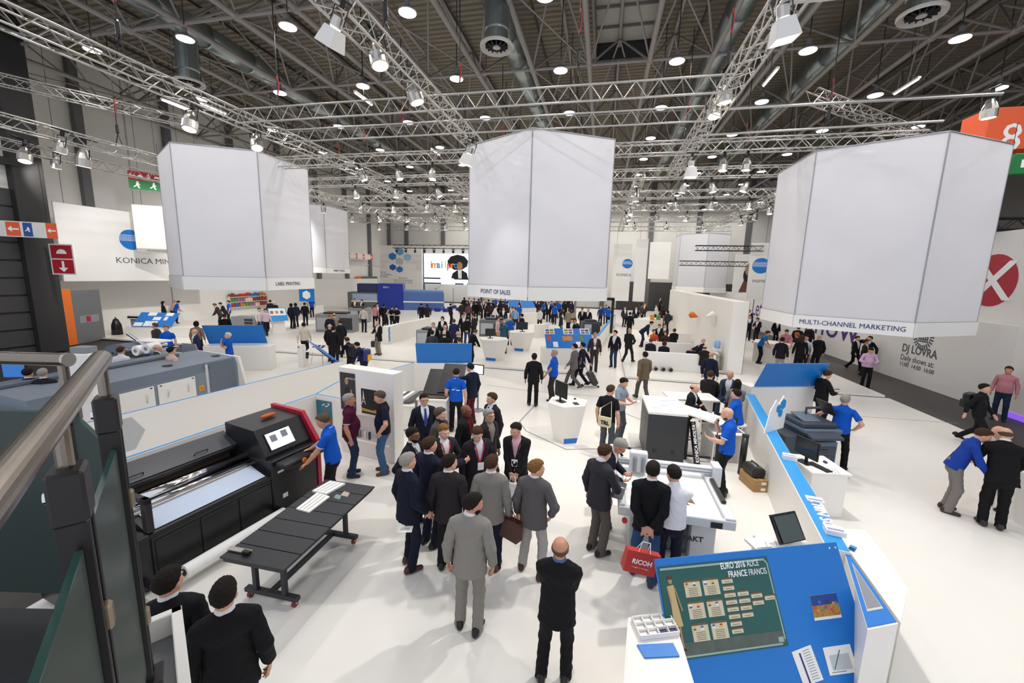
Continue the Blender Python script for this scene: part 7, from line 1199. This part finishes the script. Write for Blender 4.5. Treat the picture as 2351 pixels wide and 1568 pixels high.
# ---- centre seated and standing group
G = 'visitors behind the centre blue board'
for a in ((995, 741, 'grey haired man in a dark jacket and white shirt standing behind the centre board', 'stand', 170, 'suit', '16161a', 'short', 'g'), (1016, 727, 'dark haired woman behind the man in the white shirt', 'stand', 190, 'suit', '1c1a22', 'bob', 'k'), (1022, 746, 'balding man in black looking down behind the centre board', 'stand', 210, 'suit', '1a191d', 'fringe', 'k'), (992, 759, 'man in a grey suit with his back turned behind the centre board', 'stand', 10, 'suit', '3c3d46', 'short', 'k'), (1020, 762, 'man in a black suit with a thinning crown behind the centre board', 'stand', 0, 'suit', '15151a', 'fringe', 'k'), (1052, 761, 'bald man in black looking right behind the centre board', 'stand', 60, 'suit', '17171b', 'fringe', 'g'), (1055, 775, 'brown haired woman with white collar behind the centre board', 'stand', 330, 'suit', '26222a', 'short', 'b'), (1042, 733, 'man in a blue suit with his back turned near the digital press', 'stand', 350, 'suit', '232c4c', 'short', 'd'), (1064, 720, 'tall man in an open dark jacket facing the camera', 'stand', 165, 'suit', '17181e', 'short', 'b'), (1073, 727, 'man in black with hands behind his back and jeans', 'back', 10, 'suit', '1a1816', 'short', 'k'), (1088, 721, 'man in a dark grey suit beside the digital press', 'stand', 300, 'suit', '2e2a2c', 'short', 'b'), (1091, 757, 'man in a long black coat leaning a hand on the kiosk', 'lean', 60, 'coat', '131316', 'short', 'd')):
    PP(a[0], a[1], a[2], a[3], a[4], a[5], a[6], tr=JE if 'jeans' in a[2] else a[6], hair=a[7], hc=a[8], z=.1, group=G, h=1.72+.1*random.random())
G = 'visitors around the rear kiosk'
for a in ((1143, 728, 'woman in a pale pink blouse by the rear kiosk', 'stand', 100, 'shirt', 'd8b4b4', '8a6a4a', 'short', 'b'), (1158, 736, 'man in a teal polo shirt and khaki trousers, back turned', 'stand', 0, 'polo', '2a5a70', 'a58a58', 'fringe', 'y'), (1172, 727, 'bearded man in a blue polo shirt by the rear kiosk', 'stand', 190, 'polo', BL, '1c1c24', 'short', 'o'), (1198, 721, 'man in a dark navy suit by the rear kiosk', 'stand', 300, 'suit', '17182a', '17182a', 'short', 'k'), (1140, 702, 'man in a white shirt behind the digital press', 'lean', 100, 'shirt', 'e0e0e4', '2a2a30', 'short', 'b'), (1156, 705, 'man in a dark jacket and white shirt behind the digital press', 'stand', 180, 'suit', '1c1c22', '1c1c22', 'short', 'k'), (1176, 705, 'man in a brown jacket behind the teal polo shirt', 'stand', 230, 'suit', '4a3a34', '2a2a30', 'short', 'b'), (1184, 706, 'man in a light blue shirt near the rear counter', 'stand', 20, 'shirt', '8fa8cc', '2a3040', 'short', 'd'), (1192, 699, 'man in a blue polo shirt behind the light blue shirt', 'stand', 200, 'polo', BL, '1c1c24', 'short', 'b'), (1240, 708, 'person in a white shirt and black trousers, hands behind the back', 'back', 5, 'shirt', 'd6d6d8', '17171b', 'short', 'd')):
    PP(a[0], a[1], a[2], a[3], a[4], a[5], a[6], tr=a[7], hair=a[8], hc=a[9], z=.1, group=G, h=1.72+.1*random.random())
G = 'visitors behind the poster covered board'
for a in ((1267, 692, 'attendant in a blue polo shirt left of another in blue', 'stand', 170, 'polo', BL, 'k'), (1274, 698, 'attendant in a blue polo shirt with back turned', 'stand', 5, 'polo', BL, 'k'), (1284, 691, 'man in a blue polo shirt facing the camera in the crowd', 'stand', 180, 'polo', BL, 'b'), (1289, 717, 'woman in dark clothes at the left of the brochure stack', 'stand', 90, 'suit', '23283a', 'k'), (1307, 710, 'man in a beige jacket, back turned', 'stand', 0, 'suit', '8a7f68', 'b'), (1316, 713, 'second man in a beige sweater beside the first', 'stand', 20, 'sweater', '9a8f78', 'b'), (1314, 732, 'man looking down behind the poster covered board', 'stand', 200, 'suit', '1c1c22', 'k'), (1320, 731, 'woman beside the man looking down behind the posters', 'stand', 180, 'suit', '2a2226', 'b'), (1337, 707, 'man in a dark suit with an open white shirt', 'stand', 170, 'suit', '1c1d24', 'k'), (1351, 708, 'bald man in a dark suit with a white lapel badge', 'stand', 200, 'suit', '16171f', 'g'), (1380, 703, 'older man in a blue jacket under the black frame', 'stand', 190, 'sweater', '223c84', 'g'), (1392, 700, 'man in a blue polo shirt under the black frame', 'stand', 180, 'polo', BL, 'b'), (1398, 704, 'attendant in bright blue with back turned under the black frame', 'stand', 0, 'polo', BL, 'k')):
    PP(a[0], a[1], a[2], a[3], a[4], a[5], a[6], tr='1a1a22', hair='bald' if 'bald' in a[2] else 'bob' if 'woman' in a[2] else 'short', hc=a[7], z=.1, group=G, h=1.72+.1*random.random())
G = 'visitors beyond the lounge'
for a in ((1410, 673, 'man in a grey jacket standing on the far walkway', 340, '5a564e', 'b'), (1420, 676, 'man in navy standing on the far walkway', 10, '1a2038', 'k'), (1435, 704, 'man in a dark grey coat at the aisle', 150, '34343a', 'b'), (1447, 717, 'man in black with his back turned at the aisle', 5, '141418', 'k'), (1461, 704, 'man in a dark suit with a white badge at the aisle', 170, '201f2a', 'k'), (1473, 698, 'woman in dark grey by the product table', 90, '4a4448', 'b'), (1481, 695, 'man in brown by the product table', 200, '5a3a2a', 'b'), (1517, 683, 'man in dark yellow by the product table', 230, '3a3420', 'k'), (1522, 700, 'attendant in a white shirt at the end of the product table', 250, 'd8d8d4', 'd'), (1536, 706, 'long haired woman in black beyond the lounge', 20, '15151a', 'k'), (1546, 708, 'man in brown beside the long haired woman', 10, '4a3226', 'b'), (1553, 714, 'woman with a pale scarf carrying a bag beyond the lounge', 330, '30343c', 'k'), (1568, 706, 'man in a black suit with a red lanyard and badge beyond the lounge', 180, '17171f', 'd'), (1561, 690, 'man in a dark jacket in the far audience', 60, '20202a', 'b'), (1577, 690, 'woman in brown in the far audience', 120, '4a3428', 'o'), (1590, 696, 'man in navy in the far audience', 200, '1c2438', 'k'), (1608, 697, 'grey haired man in a pale shirt in the far audience', 170, '9aa0a8', 'g'), (1622, 680, 'tall man in black standing before the far shutter', 200, '121216', 'k'), (1632, 698, 'man in a white shirt at the edge of the far audience', 190, 'd0d0d4', 'b'), (1618, 702, 'man in olive in the far audience', 100, '4a4a34', 'd')):
    PP(a[0], a[1], a[2], 'stand', a[3], 'suit', a[4], tr='1c1c24', hair='long' if 'long haired' in a[2] else 'bob' if 'woman' in a[2] else 'short', hc=a[5], z=.1, group=G, h=1.7+.12*random.random())
# ---- left stand
G = 'visitors on the left hand stand'
for a in ((345, 687, 'bald man in a pale pink shirt behind the far left board', 'lean', 60, 'shirt', 'dcb8b0', 'bald', 'w'), (374, 692, 'woman with a dark headscarf behind the far left board', 'stand', 100, 'suit', '17151a', 'long', 'k'), (409, 691, 'attendant in a blue polo shirt leaning over the left counter', 'lean', 80, 'polo', BL, 'short', 'k'), (493, 697, 'man in a brown coat at the left counter', 'lean', 280, 'suit', '3a2f2a', 'short', 'd'), (506, 695, 'man in black at the left counter', 'lean', 270, 'suit', '1c181c', 'short', 'k'), (524, 690, 'attendant in a blue polo shirt near the packages shelf', 'relax', 270, 'polo', BL, 'short', 'b'), (515, 721, 'man in a black suit with his back turned behind the left blue board', 'stand', 10, 'suit', '131317', 'short', 'b'), (595, 707, 'man in a white shirt and jeans walking on the left', 'walk2', 160, 'shirt', 'dfd8da', 'short', 'b'), (609, 709, 'man in a pink shirt with a shoulder strap walking on the left', 'walk', 165, 'shirt', 'dcc4d0', 'short', 'k'), (620, 689, 'man in a black suit beside his bald colleague on the left', 'stand', 20, 'suit', '16161c', 'short', 'k'), (629, 692, 'bald man in a black suit on the left', 'stand', 350, 'suit', '141418', 'fringe', 'g'), (668, 697, 'woman in a dark suit at the left of a pair', 'stand', 40, 'suit', '1b1c28', 'bob', 'k'), (678, 696, 'woman in a navy suit at the right of a pair', 'stand', 330, 'suit', '1a2032', 'bob', 'k'), (699, 695, 'man in black before the blue info screen', 'stand', 10, 'suit', '15151a', 'short', 'k'), (715, 683, 'attendant in bright blue before the deep blue machine', 'stand', 200, 'polo', BL, 'short', 'k'), (697, 741, 'woman in a striped cream blouse and dark trousers stepping away', 'walk2', 5, 'shirt', 'd6cbbb', 'short', 'k'),
          (355, 742, 'man in a dark grey suit beyond the grey press', 'stand', 300, 'suit', '3a3d42', 'short', 'd'), (381, 748, 'red haired person in blue beyond the grey press', 'stand', 200, 'polo', BL, 'short', 'o'), (450, 738, 'dark haired woman in a beige top beyond the web unit', 'stand', 20, 'shirt', '8a7264', 'bob', 'k'), (446, 755, 'white haired man bending behind the web unit', 'stand', 250, 'suit', '2a3448', 'fringe', 'w'), (523, 764, 'grey haired man in a blue polo shirt with a hand to his chin', 'chin', 260, 'polo', BL, 'short', 'w'), (276, 797, 'dark haired person in a white shirt behind the grey press', 'stand', 40, 'shirt', 'e2e0e6', 'short', 'b'), (315, 800, 'attendant in blue bending over behind the grey press', 'bend', 280, 'polo', BL, 'short', 'b'), (360, 791, 'bald man in dark grey behind the grey press', 'stand', 100, 'suit', '33333c', 'fringe', 'g'), (392, 797, 'dark haired man in a pale pink shirt behind the grey press', 'stand', 60, 'shirt', 'd8b8a8', 'short', 'k'), (62, 846, 'dark haired man in a navy suit behind the glass at the left', 'stand', 30, 'suit', '1c2438', 'short', 'k'), (96, 847, 'grey haired man in a dark suit behind the glass at the left', 'stand', 20, 'suit', '23262e', 'short', 'g'), (138, 712, 'man in black in the shadow by the orange door panel', 'stand', 160, 'suit', '121214', 'short', 'k')):
    zz = 0 if a[1] > 735 else .1
    PP(a[0], a[1], a[2], a[3], a[4], a[5], a[6], tr=JE if 'jeans' in a[2] else '1a1a20', hair=a[7], hc=a[8], z=zz, group=G, h=1.72+.1*random.random())
G = 'visitors left of centre'
for a in ((757, 722, 'red haired man among the group left of centre', 'stand', 20, 'suit', '1f2030', 'short', 'o'), (767, 719, 'bald man in a beige jacket left of centre', 'stand', 350, 'suit', '8a8074', 'fringe', 'b'), (757, 744, 'bald man in black left of centre', 'stand', 40, 'suit', '1a191e', 'bald', 'b'), (765, 750, 'large man in a black jacket with his back turned left of centre', 'stand', 15, 'suit', '17161a', 'short', 'k'), (781, 735, 'man in dark blue right of the bald man in black', 'stand', 330, 'suit', '1e2026', 'short', 'b'), (797, 775, 'man with a black backpack leaning over the slanted board', 'lean', 330, 'sweater', '15141a', 'short', 'b'), (820, 786, 'man with a blue and yellow backpack leaning over the slanted board', 'lean', 300, 'sweater', '1a1e3a', 'short', 'k'), (868, 736, 'man in a dark coat and beige trousers holding papers and a briefcase', 'read', 230, 'coat', '1d1a19', 'fringe', 'k'), (834, 704, 'man in a pale shirt and backpack left of the pink checked shirt', 'stand', 20, 'shirt', 'c9c4bc', 'short', 'd'), (860, 700, 'man in a pink checked shirt with his back turned', 'hips', 5, 'shirt', 'c98f94', 'short', 'b'), (866, 697, 'dark haired man behind the pink checked shirt', 'stand', 160, 'suit', '1c1c24', 'short', 'k'), (881, 699, 'man in black near the hexagon edged wall', 'stand', 20, 'suit', '16161a', 'short', 'k'), (886, 711, 'woman in black looking down near the hexagon edged wall', 'stand', 100, 'suit', '1a181c', 'bob', 'k'), (899, 703, 'bearded man looking at papers near the hexagon edged wall', 'read', 150, 'tee', '14141a', 'short', 'b'), (911, 703, 'man in a black t-shirt near the hexagon edged wall', 'read', 210, 'tee', '15151c', 'short', 'k'), (814, 686, 'man behind the silver digital press', 'stand', 180, 'suit', '5a3a2a', 'short', 'b'), (830, 688, 'man in a white shirt near the barrier', 'stand', 220, 'suit', '20242c', 'short', 'k'), (967, 697, 'man in a dark jacket on a far seat', 'stand', 10, 'suit', '20202a', 'short', 'k'), (981, 698, 'woman in dark brown on a far seat', 'stand', 350, 'suit', '2a2426', 'bob', 'b'), (1035, 697, 'man in a navy jacket among the purple seats', 'stand', 60, 'suit', '1a1c2c', 'short', 'k'), (1060, 694, 'man in olive near the camera tripod', 'stand', 20, 'suit', '34322a', 'short', 'k'), (1076, 696, 'woman in mauve near the camera tripod', 'stand', 350, 'shirt', '6a4a54', 'bob', 'b'), (930, 668, 'guard in black standing near the stage', 'stand', 180, 'shirt', '101014', 'short', 'k'), (906, 661, 'man in dark red standing near the far hexagon wall', 'stand', 170, 'suit', '2a1a1e', 'short', 'k')):
    PP(a[0], a[1], a[2], a[3], a[4], a[5], a[6], tr='8a8278' if 'beige trousers' in a[2] else '1c1c26', hair=a[7], hc=a[8], z=.1 if a[1] < 770 else 0, group=G, h=1.72+.1*random.random())
# far crowd beneath the centre banner
G = 'distant crowd beneath the centre banner'
cl = ['17171c', '20202a', '2a2430', '1a2038', '3a2a2a', '15151a', '2f2f36']
for k in range(46):
    px = 1066+ (k*5.55); py = 683+(k*7 % 13); 
    if 1172 < px < 1234 and py > 688: py = 684
    c_ = cl[k % 7]; tp = 'suit'
    if k in (13, 17, 33, 38): c_ = BL; tp = 'polo'
    PP(px, py, 'dark dressed visitor in the distant crowd beneath the centre banner' if tp == 'suit' else 'attendant in blue in the distant crowd beneath the centre banner', 'stand', (k*67) % 360, tp, c_, tr='1a1a20', hair='bob' if k % 6 == 0 else 'short', hc='kbdkb'[k % 5], z=.1, group=G, h=1.68+.14*random.random(), lod=3)
# ---- carried things
def by_person(key, off):
    o_ = next(q_ for q_ in COL.objects if q_.name.startswith('person') and key in q_['label']); return V3(*(o_.location+Matrix.Rotation(o_.rotation_euler[2], 3, 'Z') @ Vector(off))), o_.rotation_euler[2]
def bag(p, rz, size, m, label, handles=True, name='carrier_bag', txt=None, hm=None):
    t = thing(name, label, 'bag', tuple(p), rz); w, d, h = size; b = MB(); b.add([(-w/2*.92, -d/2, 0), (w/2*.92, -d/2, 0), (w/2*.92, d/2, 0), (-w/2*.92, d/2, 0), (-w/2, -d*.35, h), (w/2, -d*.35, h), (w/2, d*.35, h), (-w/2, d*.35, h)], [(3, 2, 1, 0), (0, 1, 5, 4), (1, 2, 6, 5), (2, 3, 7, 6), (3, 0, 4, 7), (4, 5, 6, 7)]); b.build('body', m, t)
    if handles:
        for s_ in (-1, 1): MB().tube([(-w*.18, s_*d*.3, h-.01), (-w*.12, 0, h+.12), (w*.12, 0, h+.12), (w*.18, s_*d*.3, h-.01)], .006, 6).build('handle', hm or WHITE2, t)
    if txt: lettering(txt[0], txt[1], WHITETXT, t, basis((0, -d*.46, h*.55), (1, 0, 0), (0, .1, 1)), ext=.002, bold=.002); 
    return t
RB_ = mat('red_paper_bag', 'c0332c', .5, var=.06); p = F(1456, 1320, .62); rb = bag((p[0]+.03, p[1]+.04, .66), .25, (.44, .13, .28), RB_, 'red paper carrier bag with white lettering held behind the man in black', txt=('RICOH', .085)); rb.rotation_euler[1] = .25; lettering('imagine. change.', .035, WHITETXT, rb, basis((0, -.058, .085), (1, 0, 0), (0, .1, 1)), ext=.001)
bag(F(1170, 1225, .62)+V3(0, 0, -.05), -.5, (.4, .14, .3), leather('4a2418'), 'brown leather bag hanging from the hand of the man in mid grey', name='leather_bag', hm=leather('3a1c12'))
pp_, ra_ = by_person('pink shirt with a badge', (.0, .3, .38)); bag(pp_, ra_+3.14, (.32, .1, .42), PAPER, 'white paper bag with blue print held by the man in the pink shirt', name='paper_bag'); t = bpy.data.objects['paper_bag']; flat(ngon(0, .25, .06, 6), basis((0, -.06, 0), (1, 0, 0), (0, .1, 1)), .002).build('hexagon_print', BLUE2, t); flat(ngon(.05, .16, .05, 6), basis((0, -.06, 0), (1, 0, 0), (0, .1, 1)), .002).build('hexagon_print', BLUE, t)
pp_, ra_ = by_person('black t-shirt with a shoulder bag', (.02, -.24, .84)); bag(pp_, ra_, (.31, .1, .23), mat('cream_canvas', 'd8cda6', .8), 'cream shoulder bag with black lettering on the man in the black t-shirt', handles=False, name='shoulder_bag'); t = bpy.data.objects['shoulder_bag']; lettering('TRL', .12, BLACKTXT, t, basis((.02, -.05, .1), (1, 0, 0), (0, .1, 1)), ext=.002, bold=.006); MB().tube([(-.15, 0, .22), (-.12, .06, .42), (.1, .1, .6), (.15, .02, .22)], .009, 6).build('strap', mat('cream_canvas', 'd8cda6', .8), t)
t = thing('portfolio_case', 'dark leather portfolio under the arm of the man in dark grey', 'case', tuple(by_person('portfolio under his arm', (.24, .16, 1.14))[0]), 1.0); MB().box((0, 0, 0), (.34, .05, .26), .015, Matrix.Rotation(.5, 3, 'Y')).build('case', leather('202a32'), t); MB().box((.0, -.027, .06), (.28, .004, .012), 0, Matrix.Rotation(.5, 3, 'Y')).build('zip', CHROME, t)
p = F(1355, 890); t = thing('suitcase', 'dark grey wheeled suitcase pulled behind the man in dark', 'suitcase', (p[0]+.05, p[1]+.1, .05), -1.2); MB().box((0, 0, .32), (.36, .24, .56), .04, Matrix.Rotation(.5, 3, 'X')).build('shell', CHA and mat('suitcase_grey', '3a3836', .5), t); MB().tube([(-.1, -.14, .55), (-.1, -.42, 1.0), (.1, -.42, 1.0), (.1, -.14, .55)], .012, 6).build('pull_handle', CHROME, t)
for x in (-.13, .13): MB().cyl((x-.02, .22, .0), (x+.02, .22, .0), .045, n=10).build('wheel', BLACK, t)
def pack(p, rz, m, label, m2=None):
    t = thing('backpack', label, 'backpack', tuple(p), rz); MB().box((0, 0, 0), (.32, .2, .46), .07).build('body', m, t); MB().box((0, -.11, -.08), (.24, .06, .22), .03).build('front_pocket', m2 or m, t)
    for x in (-.1, .1): MB().tube([(x, .09, .2), (x, .16, .24), (x, .3, .2), (x, .36, .0), (x, .3, -.15), (x, .1, -.2)], .018, 6).build('strap', m, t)

def wear(key, m, label, m2=None, off=(0, -.24, 1.2)):
    o_ = next(q_ for q_ in COL.objects if q_.name.startswith('person') and key in q_['label']); a_ = o_.rotation_euler[2]; v_ = Matrix.Rotation(a_, 3, 'Z') @ Vector(off); pack(o_.location+v_, a_, m, label, m2)
wear('man with a black backpack', BLACK, 'black backpack worn by the man at the slanted board', None, (0, -.12, 1.22)); wear('blue and yellow backpack', NAVYTXT, 'blue backpack with a yellow pocket worn at the slanted board', YELLOW, (0, -.12, 1.22)); wear('striding to the right with a backpack', BLACK, 'black backpack of the striding young man'); 
t = thing('briefcase', 'brown briefcase held by the man in the dark coat', 'briefcase', tuple(F(861, 790, .6)), .3); MB().box((0, 0, 0), (.4, .12, .32), .02).build('body', leather('2c1d14'), t); MB().tube([(-.08, 0, .16), (-.07, 0, .22), (.07, 0, .22), (.08, 0, .16)], .012, 6).build('handle', leather('2c1d14'), t)
for (px, py, z, rz, l) in ((930, 1215, .84, .3, 'white paper held by the man in the navy jacket'), (1018, 1020, 1.18, .8, 'white folded paper held by the blond man'), (1461, 921, .98, .2, 'white leaflet in the hands of the man in the pale grey shirt'), (1918, 893, 1.18, .4, 'dark tablet in the hands of the man in the black suit')):
    p = F(px, py, z); t = thing('paper_sheet', l, 'paper', (p[0], p[1], z), rz); MB().box((0, 0, 0), (.2, .14, .006) if 'tablet' not in l else (.2, .13, .012), .001).build('sheet', PAPER if 'tablet' not in l else BLACK, t); MB().box((0, 0, .0045 if 'tablet' not in l else .0075), (.12, .06, .001)).build('print', mat('faint_print', 'c9c9cc', .6), t)
t = thing('thin_rod', 'thin black rod held by the bald operator', 'rod', tuple(F(1640, 1085))); rod('shaft', (0, 0, 0), (-.02, .05, 1.2), .012, BLACK, t); MB().ell((-.02, .05, 1.22), (.025, .025, .03), 8, 6).build('knob', BLACK, t)
for o_ in [o_ for o_ in COL.objects if o_.name.startswith('person') and abs(o_.location[2]-.24) < .001]:
    h_ = o_.rotation_euler[2]; bar_stool((o_.location[0]+.02*math.sin(h_), o_.location[1]-.02*math.cos(h_)), 'chrome bar stool under the '+o_['label'].split(' sitting')[0].replace('seated ', '').split(' gesturing')[0])
bpy.context.view_layer.update()
